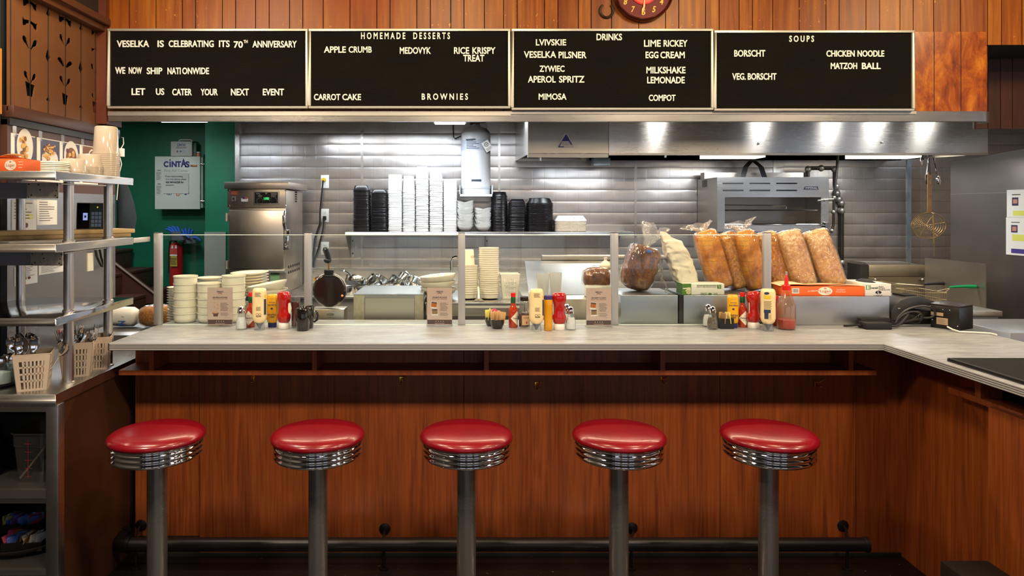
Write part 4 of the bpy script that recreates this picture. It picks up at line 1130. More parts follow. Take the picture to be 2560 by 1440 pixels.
for i, (px, y, lb, order) in enumerate(((40, 2.86, 'black sweetener caddy nearest the tray rim, left of the white packets', ('pink', 'blue', 'brown')), (85, 2.86, 'black sweetener caddy of white and brown packets at the front', ('brown', 'white', 'white')), (30, 3.02, 'black sweetener caddy at the back of the dark tray, with yellow packets', ('yellow', 'blue', 'purple')), (78, 3.02, 'black sweetener caddy at the back of the dark tray, with blue packets', ('blue', 'blue', 'pink')))):
    x = X(px, y); z = zlo + 0.012
    caddy_box('packet_caddy', lb, 0.085, 0.07, 0.035, (x, y, z), 0.15)
    for j in range(11):
        nm = order[j * 3 // 11]
        packet(nm, (x - 0.025 + 0.005 * j + rr.uniform(-.003, .003), y + rr.uniform(-.012, .012), z + 0.006 + rr.uniform(0, 0.012)), (rr.uniform(-.4, .4), rr.uniform(-.3, .3), rr.uniform(0.7, 1.7)), '%s sweetener packet in the %s caddy on the dark tray' % (nm, ('left front', 'right front', 'left rear', 'right rear')[i]), 'sweetener packets on the dark tray')
# power adapter hanging by the stack, jacket, bread bag behind the counter end
root = thing('power_adapter', 'white power adapter hanging on its cable beside the deli stack', 'adapter', (X(312, 4.2), 4.2, Z(392, 4.2)))
x, y = X(312, 4.2), 4.15
MB().box(x - 0.018, x + 0.018, y - 0.014, y + 0.014, Z(392, y), Z(371, y)).build('body', WHT, root, bevel=0.003)
g = MB(); g.tube([(X(300, y), y + 0.02, Z(343, y)), (X(308, y), y, Z(344, y)), (X(309, y), y, Z(360, y)), (x, y, Z(372, y))], 0.003, 6); g.tube([(x - 0.005, y, Z(392, y)), (X(304, y), y, Z(410, y)), (X(297, y), y, Z(440, y)), (X(292, y), y, Z(500, y))], 0.0025, 6); g.build('cable', WHT, root)
g = MB(); y = 4.24; x0 = X(305, y)
g.loft([(x0 - 0.005, y + 0.06, Z(572, y), 0.05, 0.05, 2.2), (x0, y + 0.06, Z(545, y), 0.054, 0.055, 2.2), (x0 - 0.003, y + 0.05, Z(510, y), 0.047, 0.05, 2.2), (x0 - 0.012, y + 0.05, Z(475, y), 0.035, 0.04, 2.2), (x0 - 0.02, y + 0.04, Z(455, y), 0.02, 0.03, 2.2)], 24)
g.jitter(0.006, 18); root = g.build('hanging_jacket', M('navy_cloth', '#1e2c38', 0.9, var='#16212b', vs=(9, 9, 9), bump=0.4, bs=(30, 30, 12))); tag(root, 'dark blue jacket hanging on the end of the left wall', 'jacket')
# ------------------------------------------------------------------ green stairwell: first aid things
YH = 7.0
CAB = M('pale_green_enamel', '#dbe3d5', 0.4)
NAVY = M('navy_ink', '#1d1f78', 0.5)
yd = 6.84
root = thing('first_aid_cabinet', 'pale metal first aid cabinet with navy lettering on the green wall', 'cabinet', (X(450, 6.9), 6.92, Z(520, 6.9)))
MB().box(X(389, 6.86), X(506, 6.86), 6.865, YH - 0.002, Z(520, 6.86), Z(393, 6.86)).build('body', CAB, root, bevel=0.004)
d = MB().box(X(387, yd), X(500, yd), yd, 6.864, Z(523, yd), Z(391, yd)).build('door', CAB, root, bevel=0.003)
g = MB(); yy = yd - 0.0008
for ch, a, b, c_, e in (('C', 409, 421, 403, 418), ('I', 423.5, 427, 404, 418), ('N', 429, 442, 403, 418), ('T', 441, 453, 403, 418), ('A', 452, 466, 397, 418), ('S', 463, 474, 403, 419)):
    put_text(g, ch, X(a, yd), X(b, yd), Z(e, yd), Z(c_, yd), yy, 0.05)
disc(g, X(425, yd), Z(400, yd), 0.008, 0.008, yy, 12)
g.build('logo_lettering', NAVY, d, smooth=0)
g = MB(); put_text(g, 'First Aid Center', X(411, yd), X(471, yd), Z(430, yd), Z(423, yd), yy); g.build('faint_lettering', M('faint_ink', '#9aa59a', 0.6), d, smooth=0)
g = MB(); g.prism([(X(476, yd), Z(417, yd)), (X(476, yd), Z(412, yd)), (X(493, yd), Z(412, yd)), (X(493, yd), Z(417, yd))], yd - 0.003, yd); g.build('latch_slot', M('copper_slot', '#9a6238', 0.4, 0.4), d, bevel=0.002)
g = MB(); n = 10; vs = []; fs = []
for i in range(n + 1):
    for j in range(n + 1):
        u, v = i / n, j / n
        vs.append((X(409 + 63 * u, yd), yd - 0.004 - 0.004 * math.sin(7 * u + 5 * v) ** 2 - (0.008 if (i in (0, n) and j in (0, n)) else 0), Z(484 - 51 * v, yd)))
for i in range(n):
    for j in range(n): a = i * (n + 1) + j; fs.append((a, a + n + 1, a + n + 2, a + 1))
g.add(vs, fs); nt = g.build('note_sheet', M('note_paper', '#d8dad2', 0.8), d)
g = MB()
for tx, a, b, c_, e in (('If you need anything', 415, 457, 439, 444), ('from this cabinet, please', 415, 466, 446, 451), ('ASK MANAGER for', 415, 460, 453, 458), ('assistance.', 415, 437, 461, 464)):
    put_text(g, tx, X(a, yd), X(b, yd), Z(e, yd), Z(c_, yd), yd - 0.0095, 0.02 if 'ASK' in tx else 0)
g.build('note_writing', INK, nt, smooth=0)
g = MB(); disc(g, X(423, yd), Z(485.5, yd), 0.024, 0.010, yy, 20, 0); disc(g, X(423, yd), Z(485.5, yd), 0.017, 0.008, yy - 0.0003, 20, 1); disc(g, X(423, yd), Z(485.5, yd), 0.007, 0.007, yy - 0.0006, 12, 0)
g.build('eye_symbol', [M('teal_mark', '#1f6a62', 0.5), WHT], d)
g = MB(); g.quad((X(441, yd), yy, Z(490, yd)), (X(449, yd), yy, Z(490, yd)), (X(449, yd), yy, Z(482, yd)), (X(441, yd), yy, Z(482, yd)), 0)
disc(g, X(445, yd), Z(486.5, yd), 0.006, 0.009, yy - 0.0004, 12, 1); g.build('flame_symbol', [M('orange_mark', '#c96a26', 0.5), WHT], d)
g = MB(); disc(g, X(464, yd), Z(484, yd), 0.014, 0.016, yy, 5); g.build('navy_symbol', NAVY, d)
for a, b in ((424, 453), (458, 489)):
    g = MB(); g.box(X(389.5, yd), X(405, yd), yd - 0.0015, yd, Z(b, yd), Z(a, yd)); st_ = g.build('sticker', M('sticker_pale', '#d2d8cc', 0.5), d)
    g = MB(); lines(g, X(391, yd), X(403, yd), Z(b - 3, yd), Z(a + 6, yd), yd - 0.002, 6); g.quad((X(394, yd), yd - 0.002, Z(a + 3, yd)), (X(402, yd), yd - 0.002, Z(a + 3, yd)), (X(402, yd), yd - 0.002, Z(a + 1, yd)), (X(394, yd), yd - 0.002, Z(a + 1, yd))); g.build('print', GREYINK, st_)
for py in (410, 503):
    g = MB(); x = X(502, yd); z = Z(py, yd); g.cyl((x - 0.004, yd + 0.01, z), (x + 0.03, yd + 0.012, z - 0.002), 0.011, n=12); g.ball((x + 0.03, yd + 0.012, z), 0.013); g.build('latch_knob', CHR, root)
root = thing('first_aid_kit', 'small white first aid case with carry handle standing on the first aid cabinet', 'first aid kit', (X(457, 6.9), 6.9, Z(391, 6.9)))
yk = 6.86; zb0 = Z(390.6, yk)
g = MB(); g.box(X(426, yk), X(480, yk), yk, yk + 0.05, zb0, Z(353, yk)); k_ = g.build('front_half', M('kit_white', '#dadbd0', 0.4), root, bevel=0.01)
g = MB(); g.box(X(430, yk), X(484, yk), yk + 0.051, yk + 0.1, zb0, Z(355, yk)); g.build('back_half', M('kit_white', '#dadbd0', 0.4), root, bevel=0.01)
g = MB(); g.tube([(X(443, yk), yk + 0.04, Z(353, yk)), (X(445, yk), yk + 0.04, Z(349.5, yk)), (X(449, yk), yk + 0.04, Z(348.5, yk)), (X(472, yk), yk + 0.04, Z(348.5, yk)), (X(475, yk), yk + 0.04, Z(349.5, yk)), (X(477, yk), yk + 0.04, Z(353, yk))], 0.0075); g.build('handle', M('kit_white', '#dadbd0', 0.4), root)
g = MB(); put_text(g, 'CINTAS', X(443, yk), X(464, yk), Z(365.5, yk), Z(359, yk), yk - 0.0006, 0.03); g.build('logo_lettering', NAVY, k_, smooth=0)
g = MB(); lines(g, X(440, yk), X(467, yk), Z(372, yk), Z(366.5, yk), yk - 0.0006, 2, rag=0.05); g.build('print', GREYINK, k_)
g = MB(); disc(g, X(443.5, yk), Z(378.5, yk), 0.008, 0.011, yk - 0.0006, 12, 0); disc(g, X(452, yk), Z(378.5, yk), 0.011, 0.010, yk - 0.0006, 12, 1); disc(g, X(460, yk), Z(378.5, yk), 0.011, 0.010, yk - 0.0006, 12, 2); disc(g, X(460, yk), Z(378.5, yk), 0.008, 0.0075, yk - 0.0009, 12, 3)
g.build('symbols', [M('mark_red', '#b03a34', 0.5), M('mark_blue', '#3a8cb8', 0.5), M('mark_grey', '#7a7f9a', 0.5), WHT], k_)
root = thing('pill_bottle', 'tiny orange pill bottle with white cap on the first aid cabinet', 'bottle', (X(497, 6.9), 6.9, Z(391, 6.88)))
g = MB(); x = X(496.5, 6.9); g.lathe([(0, 0), (0.02, 0), (0.02, 0.03), (0.016, 0.034), (0, 0.034)], (x, 6.9, Z(390.8, 6.88)), 18); g.build('body', M('pill_orange', '#d98a62', 0.4), root)
g = MB(); g.lathe([(0, 0.0345), (0.019, 0.0345), (0.019, 0.046), (0, 0.046)], (x, 6.9, Z(390.8, 6.88)), 18); g.build('cap', WHT, root)
# fire extinguisher hung on the stairwell wall, gloves over it
ye = 6.9; x = X(441, ye)
root = thing('fire_extinguisher', 'red fire extinguisher with yellow tag behind the glass guard', 'fire extinguisher', (x, ye, Z(742, ye)))
g = MB(); zb1 = Z(742, ye); zt1 = Z(606, ye); g.lathe([(0, 0), (0.056, 0), (0.062, 0.012), (0.062, zt1 - zb1 - 0.05), (0.05, zt1 - zb1 - 0.015), (0.02, zt1 - zb1), (0, zt1 - zb1)], (x, ye, zb1), 28); g.build('cylinder', M('extinguisher_red', '#c0141c', 0.3), root, smooth=50)
g = MB(); g.cyl((x - 0.01, ye, zt1), (x - 0.01, ye, zt1 + 0.05), 0.016); g.box(x - 0.05, x + 0.03, ye - 0.012, ye + 0.012, zt1 + 0.035, zt1 + 0.05); g.box(x - 0.045, x + 0.03, ye - 0.012, ye + 0.012, zt1 + 0.062, zt1 + 0.074); g.box(x + 0.018, x + 0.03, ye - 0.01, ye + 0.01, zt1 + 0.05, zt1 + 0.062); g.build('valve', BLK, root)
g = MB(); g.tube([(x - 0.02, ye, zt1 + 0.03), (x - 0.06, ye, zt1 + 0.01), (x - 0.07, ye, zt1 - 0.1), (x - 0.068, ye - 0.01, zt1 - 0.3)], 0.01, 8); g.build('hose', BLK, root)
def onface(g, a, b, c_, e, m, off=0.0): g.quad((X(a, 6.82), 6.82 - off, Z(e, 6.82)), (X(b, 6.82), 6.82 - off, Z(e, 6.82)), (X(b - 1, 6.82), 6.82 - off, Z(c_, 6.82)), (X(a + 2, 6.82), 6.82 - off, Z(c_, 6.82)), m)
g = MB(); onface(g, 424, 443, 612, 640, 0); onface(g, 428, 433, 613, 621, 1, 0.001); onface(g, 437, 442, 613, 621, 1, 0.001); onface(g, 424, 443, 636, 640, 1, 0.001); onface(g, 425, 443, 640.2, 666, 2); 
lines(g, X(427, 6.82), X(442, 6.82), Z(662, 6.82), Z(644, 6.82), 6.818, 5, 3)
g.build('inspection_tag', [M('tag_red', '#c8402c', 0.6), WHT, M('tag_yellow', '#b9a62e', 0.6), INK], root)
MB().box(x - 0.01, x + 0.03, ye + 0.058, YH, zt1 - 0.12, zt1 - 0.02).build('wall_bracket', BLK, root)
GLV = M('glove_blue', '#1d5fc0', 0.6); GLG = M('glove_grey', '#555a5e', 0.8)
for k, (lb, dx, dz, rot) in enumerate((('blue work glove draped over the fire extinguisher, fingers pointing left', 0.0, 0.0, 0.0), ('blue and grey work glove lying behind the first on the fire extinguisher', 0.09, -0.03, 0.5))):
    root = thing('work_glove', lb, 'glove', (x + 0.03 + dx, ye - 0.11 + 0.05 * k, zt1 + 0.08 + dz))
    g = MB(); base = Vector((x + 0.03 + dx, ye - 0.11 + 0.05 * k, zt1 + 0.08 + dz))
    for i, L in enumerate((0.08, 0.095, 0.09, 0.075)):
        a = math.radians(150 - i * 13) + rot * -1.5; o_ = base + Vector((-0.02 + i * 0.018, 0.01 * i, 0.02))
        g.tube([o_, o_ + Vector((math.cos(a) * L * 0.5, 0, math.sin(a) * L * 0.5 + 0.01)), o_ + Vector((math.cos(a) * L, 0, math.sin(a) * L * 0.8))], [0.013, 0.012, 0.009], 8)
    g.build('fingers', GLV, root, smooth=80)
    g = MB(); g.loft([(base.x + 0.03, base.y + 0.01, base.z - 0.055, 0.065, 0.03, 2.3), (base.x + 0.02, base.y + 0.01, base.z - 0.01, 0.06, 0.032, 2.3), (base.x + 0.005, base.y + 0.012, base.z + 0.03, 0.05, 0.025, 2.3)], 18); g.jitter(0.008, 20); g.build('palm', GLG, root)
    g = MB(); o_ = base + Vector((0.06, 0, 0)); g.tube([o_, o_ + Vector((0.05, -0.01, 0.0)), o_ + Vector((0.085, -0.01, -0.03))], [0.014, 0.013, 0.01], 8); g.build('thumb', GLV, root)
# side table at the counter's left end with bread bags
o = MB().box(-2.05, X(330, 3.72) + 0.2, 3.72, 4.3, 0.0, 0.965).build('side_table', STD, bevel=0.004, origin=(-1.8, 4.0, 0)); tag(o, 'steel side table behind the left end of the counter', 'table')

# ------------------------------------------------------------------ kitchen back line
root = thing('work_table', 'long steel work table with backsplash under the wall shelf', 'table', (-0.2, 5.8, 0))
TZ = 0.985
g = MB(); g.box(-1.99, 1.55, 5.25, 6.17, TZ - 0.03, TZ); g.build('tabletop', ST, root, bevel=0.004)
g = MB(); g.box(-1.35, 1.55, 6.15, 6.19, TZ, Z(671, 6.15)); g.box(-1.35, 1.55, 6.10, 6.19, Z(671, 6.15), Z(671, 6.15) + 0.01); g.build('backsplash', steel('splash_steel', '#dcdad6', 0.3), root)
g = MB(); g.box(-1.98, 1.54, 5.3, 5.32, 0.1, TZ - 0.03); g.build('apron', STD, root)
for xx in (-1.95, -0.2, 1.5): MB().cyl((xx, 5.36, 0.0), (xx, 5.36, TZ - 0.03), 0.02).build('leg', STD, root)

# holding oven
yo, yb3 = 5.4, 6.0
x0, x1 = X(569, yo), X(712, yo); zt = Z(455, yo); zo0 = TZ + 0.001
OV = steel('oven_steel', '#cdc4b8', 0.33, (160, 3, 3))
root = thing('holding_oven', 'upright steel holding oven with green digital display by the green wall', 'oven', ((x0 + x1) / 2, 5.7, zo0))
MB().box(x0, x1, yo + 0.03, yb3, zo0, zt - 0.06).build('body', OV, root, bevel=0.003)
MB().box(X(562, yo), X(722, yo), yo - 0.015, yb3 + 0.06, Z(472, yo), zt).build('top_cap', OV, root, bevel=0.003)
cp = MB().box(x0 - 0.003, x1 + 0.003, yo, yo + 0.029, Z(518, yo), Z(473, yo)).build('control_panel', OV, root, bevel=0.002)
for u in (573, 718 - 2):
    for v in (476, 515): 
        g = MB(); g.lathe([(0, -0.004), (0.006, -0.003), (0.0075, 0)], (X(u if u < 600 else 716 - 2, yo) , yo, Z(v, yo)), 12, axis='y'); g.build('screw', CHR, cp)
g = MB(); a, b, c_, e = X(634, yo), X(699, yo), Z(513, yo), Z(479, yo); g.box(a, b, yo - 0.003, yo, c_, e); g.build('display_plate', STD, cp, bevel=0.001)
g = MB(); a, b, c_, e = X(637, yo), X(695, yo), Z(508, yo), Z(481, yo); g.box(a, b, yo - 0.0045, yo - 0.003, c_, e); fp = g.build('control_face', M('black_face', '#100e0d', 0.3), cp)
g = MB(); g.box(X(659, yo), X(674, yo), yo - 0.0055, yo - 0.0045, Z(500, yo), Z(493, yo), 0); put_text(g, '172', X(662.5, yo), X(672, yo), Z(499, yo), Z(494, yo), yo - 0.006, 0.0, 0, 0.15, 1)
g.build('display', [M('display_green', '#0a7a34', 0.3, emit=0.7), M('digit_green', '#7dffa0', 0.3, emit=1.5)], cp, smooth=0)
g = MB(); put_text(g, 'CVap', X(640.5, yo), X(651, yo), Z(487, yo), Z(482.5, yo), yo - 0.005); put_text(g, 'W', X(663, yo), X(669, yo), Z(485.5, yo), Z(482, yo), yo - 0.005, 0.03)
lines(g, X(678, yo), X(693, yo), Z(487, yo), Z(482.5, yo), yo - 0.005, 2); lines(g, X(646, yo), X(656, yo), Z(491.5, yo), Z(488.5, yo), yo - 0.005, 2); lines(g, X(678, yo), X(690, yo), Z(491.5, yo), Z(488.5, yo), yo - 0.005, 2)
for cxx, r_ in ((650, 7.6), (684, 9)):
    for i in range(9):
        a_ = math.radians(-30 + i * 30); xx = X(cxx, yo) + r_ / F * yo * math.cos(a_); zz = Z(502, yo) + r_ / F * yo * math.sin(a_); g.quad((xx - .0025, yo - .005, zz - .001), (xx + .0025, yo - .005, zz - .001), (xx + .0025, yo - .005, zz + .001), (xx - .0025, yo - .005, zz + .001))
g.build('print', M('panel_print', '#d8d4cc', 0.6), fp, smooth=0)
for cxx in (650, 684):
    g = MB(); g.cyl((X(cxx, yo), yo - 0.02, Z(502, yo)), (X(cxx, yo), yo - 0.0046, Z(502, yo)), 0.012, 0.015, 18); g.build('knob', BLK, cp)
g = MB(); g.box(X(577, yo), X(596, yo), yo - 0.001, yo, Z(487.5, yo), Z(477.5, yo)); w_ = g.build('warning_sticker', M('sticker_red', '#b8322a', 0.5), cp)
g = MB(); lines(g, X(578.5, yo), X(594.5, yo), Z(486.5, yo), Z(478.5, yo), yo - 0.0014, 4, rag=0.1); g.build('print', M('sticker_pink', '#e8b0a0', 0.6), w_)
g = MB(); g.box(X(603, yo), X(620, yo), yo - 0.001, yo, Z(504, yo), Z(496, yo), 0); g.box(X(606.5, yo), X(611.5, yo), yo - 0.0012, yo - 0.001, Z(497.5, yo), Z(492, yo), 1); g.box(X(611.5, yo), X(617.5, yo), yo - 0.0012, yo - 0.001, Z(497.5, yo), Z(492, yo), 2); g.build('flag_sticker', [WHT, M('flag_blue', '#2a3a78', 0.5), M('flag_red', '#c8503c', 0.5)], cp)
g = MB(); g.box(X(579.5, yo), X(589, yo), yo - 0.003, yo, Z(503, yo), Z(490.5, yo), 0); g.box(X(583, yo), X(586.5, yo), yo - 0.012, yo - 0.003, Z(499.5, yo), Z(494.5, yo), 1); g.build('power_switch', [STD, BLK], cp)
dr = MB().box(X(574, yo), X(711, yo), yo - 0.022, yo + 0.029, Z(670, yo), Z(525, yo)).build('door', OV, root, bevel=0.006)
g = MB(); xx = X(714, yo); g.tube([(xx, yo - 0.03, Z(528, yo)), (xx, yo - 0.05, Z(540, yo)), (xx, yo - 0.045, Z(560, yo)), (xx + 0.004, yo - 0.02, Z(574, yo))], 0.013, 10); g.box(xx - 0.012, xx + 0.03, yo - 0.02, yo + 0.03, Z(624, yo), Z(574, yo)); g.build('latch_handle', CHR, dr, bevel=0.003)
for py in (541, 660):
    g = MB(); g.box(X(565.5, yo), X(572.5, yo), yo - 0.014, yo + 0.04, Z(py + 12, yo), Z(py - 8, yo)); g.cyl((X(567, yo), yo - 0.016, Z(py + 12, yo)), (X(567, yo), yo - 0.016, Z(py - 8, yo)), 0.008); g.build('hinge', STD, dr)
g = MB(); xs_ = x1 + 0.0006
for k in range(5): z_ = Z(478 + k * 6, yo); g.quad((xs_, 5.72, z_ - 0.006), (xs_, 5.80, z_ - 0.006), (xs_, 5.80, z_ + 0.006), (xs_, 5.72, z_ + 0.006))
for k in range(2):
    for j in range(6): z_ = Z(674 + k * 14, yo); y_ = 5.5 + j * 0.07; g.quad((xs_, y_, z_), (xs_, y_ + 0.04, z_), (xs_, y_ + 0.04, z_ + 0.02), (xs_, y_, z_ + 0.02))
g.build('side_vents', HOLE, root)
g = MB(); g.box(X(706, yo) - 0.1, X(706, yo) - 0.03, yo + 0.0285, yo + 0.0297, zo0 + 0.01, Z(676, yo)); g.build('service_sticker', M('sticker_green', '#7fb08a', 0.5), root)
MB().box(X(566, yo), X(712, yo), yo - 0.01, yo + 0.029, Z(682, yo), Z(674, yo)).build('drip_trough', ST, root, bevel=0.002)

# outlets and cords on the steel wall
root = thing('wall_outlet', 'x', 'outlet')
g = MB(); g.box(-0.036, 0.036, -0.005, 0, -0.058, 0.058); g.build('plate', WHT, root, bevel=0.002)
g = MB()
for s in (-0.022, 0.022):
    g.box(-0.017, 0.017, -0.0065, -0.005, s - 0.014, s + 0.014, 0)
    for xx in (-0.007, 0.006): g.box(xx - 0.0012, xx + 0.0012, -0.0068, -0.0065, s - 0.001, s + 0.007, 1)
    disc(g, 0, s - 0.007, 0.0025, 0.0025, -0.0068, 8, 1)
g.build('receptacles', [WHT, HOLE], root)
for i, (py, lb) in enumerate(((454, 'white outlet plate with a yellow plug, topmost beside the wall shelf'), (538.5, 'white outlet plate with a black plug, middle one beside the wall shelf'), (621, 'white outlet plate behind the glass guard, lowest beside the wall shelf'))):
    use(root, i == 0, (X(812.5, YB), YB - 0.0005, Z(py, YB)), None, lb, 'outlets on the steel wall')
y = YB - 0.016
root = thing('power_cable', 'black cord with yellow plug running down from the top outlet', 'cord', (X(809, y), y, Z(452, y)))
g = MB(); g.cyl((X(809, y), y - 0.02, Z(450, y)), (X(809, y), y + 0.0085, Z(450, y)), 0.017, 0.021, 16); g.build('plug', M('yellow_plug', '#d8b41c', 0.5), root)
g = MB(); g.tube([(X(809, y), y - 0.02, Z(451, y)), (X(807, y), y - 0.03, Z(475, y)), (X(802, y), y - 0.02, Z(520, y)), (X(800, y), y - 0.01, Z(560, y)), (X(788, y), y - 0.01, Z(595, y)), (X(782, y), y - 0.02, Z(650, y)), (X(778, y), y - 0.03, Z(700, y))], 0.007, 8); g.build('cable', BLKM, root)
root = thing('power_cable', 'black cord plugged into the middle outlet', 'cord', (X(812, y), y, Z(545, y)))
g = MB(); g.box(X(808, y), X(816, y), y - 0.02, y + 0.0085, Z(549, y), Z(540, y)); g.build('plug', BLK, root, bevel=0.003)
g = MB(); g.tube([(X(811, y), y - 0.018, Z(547, y)), (X(808, y), y - 0.02, Z(575, y)), (X(797, y), y - 0.015, Z(620, y)), (X(785, y), y - 0.02, Z(655, y)), (X(780, y), y - 0.03, Z(700, y))], 0.006, 8); g.build('cable', BLKM, root)

# wall shelf
ZW = 1.446
root = thing('wall_shelf', 'steel wall shelf on brackets carrying stacks of takeout containers', 'shelf', (0.2, 6.0, ZW - 0.035))
YSF = 5.85
g = MB(); xa, xb = X(863, YSF), X(1585, YSF); g.box(xa, xb, YSF, YB - 0.002, ZW - 0.004, ZW); g.box(xa, xb, YSF, YSF + 0.003, ZW - 0.034, ZW - 0.004); g.build('shelf_board', ST, root, bevel=0.001)
MB().box(xa, xb, YB - 0.008, YB - 0.002, ZW, ZW + 0.04).build('rear_lip', STD, root)
for px in (868, 1214, 1546):
    x = X(px, 6.0); g = MB(); g.prism([(YSF + 0.03, ZW - 0.0045), (YB - 0.002, ZW - 0.0045), (YB - 0.002, ZW - 0.23), (YB - 0.04, ZW - 0.23)], x, x + 0.003, 'yz'); g.box(x, x + 0.03, YB - 0.006, YB - 0.002, ZW - 0.23, ZW - 0.0045)
    b = g.build('bracket', STD, root)
    g = MB(); 
    for z_ in (ZW - 0.09, ZW - 0.2): g.lathe([(0, -0.004), (0.006, -0.003), (0.007, 0)], (x + 0.017, YB - 0.0065, z_), 10, axis='y')
    g.build('bolts', HOLE, b)
BKP = M('black_takeout', '#141214', 0.28, var='#1c1a1d', vs=(30, 30, 3))
def tray(name, rx, ry, h, pw, mat, rim=0.004, flare=0.8):
    """upturned container: flat closed top, open rim below"""
    g = MB(); g.loft([(0, 0, h, rx * flare * 0.93, ry * flare * 0.93, pw), (0, 0, h - 0.003, rx * flare, ry * flare, pw), (0, 0, 0.006, rx * 0.95, ry * 0.95, pw), (0, 0, 0.0055, rx, ry, pw), (0, 0, 0.001, rx, ry, pw), (0, 0, 0.001, rx * 0.93, ry * 0.93, pw), (0, 0, h - 0.006, rx * flare * 0.95, ry * flare * 0.95, pw)], 36)
    return g.build(name, mat, smooth=40, origin=(0, 0, 0))
def stack(model, used, px0, px1, y, n, pitch, lb, cat, grp, py=573, z=None, rnd=0.0015, rzs=0.0):
    r = random.Random(px0)
    for i in range(n):
        o = use(model, (i == 0 and not used), (X((px0 + px1) / 2, y) + r.uniform(-rnd, rnd), y + r.uniform(-rnd, rnd), (ZW if z is None else z) + 0.0003 + i * pitch), (0, 0, r.uniform(-rzs, rzs)))
        tag(o, lb % nth(i + 1), cat, grp)
yS = 6.0
def hw(a, b): return (b - a) / F * yS / 2
def hh(py): return Z(py, yS) - ZW
G1 = 'black takeout containers on the wall shelf'
for (a, b, rim, top, dy, n, pw, lb) in ((884, 927, 475.6, 464, 0.058, 34, 5, 'black square takeout container, %s from the bottom of the taller stack at the shelf end'),
                                 (928.5, 970, 483, 474, 0.06, 32, 6, 'black square takeout container, %s from the bottom of the stack beside the white cups'),
                                 (1227, 1269, 491, 480, 0.065, 31, 2, 'black round takeout container, %s from the bottom of the narrow round stack'),
                                 (1271, 1313, 506, 498, 0.06, 27, 6, 'black square takeout container, %s from the bottom of the stack between the round ones'),
                                 (1314.5, 1383, 508, 495, 0.10, 27, 2.2, 'black round takeout container, %s from the bottom of the wide round stack')):
    H_ = hh(top); h1 = hh(top) - hh(rim) + 0.004
    md = tray('takeout_container', hw(a, b), dy, h1, pw, BKP)
    stack(md, False, a, b, yS, n, (H_ - h1) / (n - 1), lb, 'container', G1, rzs=0.02 if pw > 3 else 0)
CUPM = M('white_foam', '#f3f3f3', 0.6)
G2 = 'white takeout cups on the wall shelf'
for (a, b, rim, top, n, fl, pw, lb) in ((971, 1005.5, 470, 437, 26, 0.95, 4, 'white takeout tub, %s from the bottom of the stack next to the black containers'),
                             (1006.5, 1038, 476, 440.5, 26, 0.80, 2, 'white takeout cup, %s from the bottom of the narrow stack'),
                             (1039, 1072, 446, 417, 30, 0.80, 2, 'white takeout cup, %s from the bottom of the tallest stack'),
                             (1073.5, 1108, 452, 425, 28, 0.82, 2, 'white takeout cup, %s from the bottom of the second tallest stack'),
                             (1109, 1143, 486, 451.6, 24, 0.95, 4, 'white takeout tub, %s from the bottom of the stack beside the small bowls')):
    H_ = hh(top); h1 = hh(top) - hh(rim) + 0.004; r_ = hw(a, b)
    md = tray('takeout_cup', r_, r_, h1, pw, CUPM, flare=fl)
    stack(md, False, a, b, yS, n, (H_ - h1) / (n - 1), lb, 'cup', G2)
def wavy_bowl(name, r0, h):
    g = MB(); n = 32; prof = [(0.45, 0.0), (0.5, 0.0), (0.8, 0.45), (0.98, 0.85), (1.0, 1.0), (0.95, 0.98), (0.76, 0.5), (0.45, 0.12), (0.0, 0.1)]
    vs = []; fs = []
    for u, v in prof:
        for i in range(n): a = 2 * PI * i / n; vs.append((r0 * u * math.cos(a), r0 * u * math.sin(a), h * v + (0.26 * h * math.cos(2 * a + 0.6) * max(v - 0.3, 0))))
    for j in range(len(prof) - 1):
        for i in range(n): fs.append((j * n + i, j * n + (i + 1) % n, (j + 1) * n + (i + 1) % n, (j + 1) * n + i))
    fs.append(tuple(range(n - 1, -1, -1))); g.add(vs, fs); return g.build(name, M('glazed_white', '#e3e3df', 0.15, coat=0.4), smooth=60, origin=(0, 0, 0))
wb = wavy_bowl('side_bowl', hw(1142, 1183), 0.052)
stack(wb, False, 1143, 1184, 5.96, 11, 0.0205, 'small wavy white bowl, %s from the bottom of the taller bowl stack', 'bowl', 'small wavy bowls on the wall shelf', z=ZW, rnd=0.003, rzs=0.5)
stack(wb, True, 1186.5, 1227, 5.96, 8, 0.0205, 'small wavy white bowl, %s from the bottom of the shorter bowl stack', 'bowl', 'small wavy bowls on the wall shelf', z=ZW, rnd=0.003, rzs=0.5)
def clam():
    rx = hw(1386, 1462)
    root = thing('clamshell_box', 'x', 'food box')
    g = MB(); g.loft([(0, 0, 0, rx * 0.96, 0.11, 9), (0, 0, 0.007, rx, 0.115, 9), (0, 0, 0.009, rx, 0.115, 9), (0, 0, 0.0095, rx * 0.95, 0.11, 9)], 40); g.build('shell', M('foam_cream', '#ddd2c0', 0.7), root)
    g = MB(); g.box(-0.006, 0.0, -0.1165, -0.1145, 0, 0.0095); g.box(0.052, 0.056, -0.1165, -0.1145, 0, 0.0095); g.build('hinge_notch', M('foam_shadow', '#c7b394', 0.7), root); return root
cl = clam(); zc_ = ZW + 0.0003; xx = X(1424, 5.98)
for i in range(9):
    tag(use(cl, i == 0, (xx, 5.98, zc_ + i * 0.0099)), 'white foam clamshell box, %s from the bottom of its stack' % nth(i + 1), 'food box', 'clamshell boxes on the wall shelf')
root = thing('clamshell_box', 'white foam clamshell box lying closed on top of its stack', 'food box', (xx, 5.98, zc_ + 0.0895), 'clamshell boxes on the wall shelf')
rx = hw(1386, 1462); zz = zc_ + 0.0895
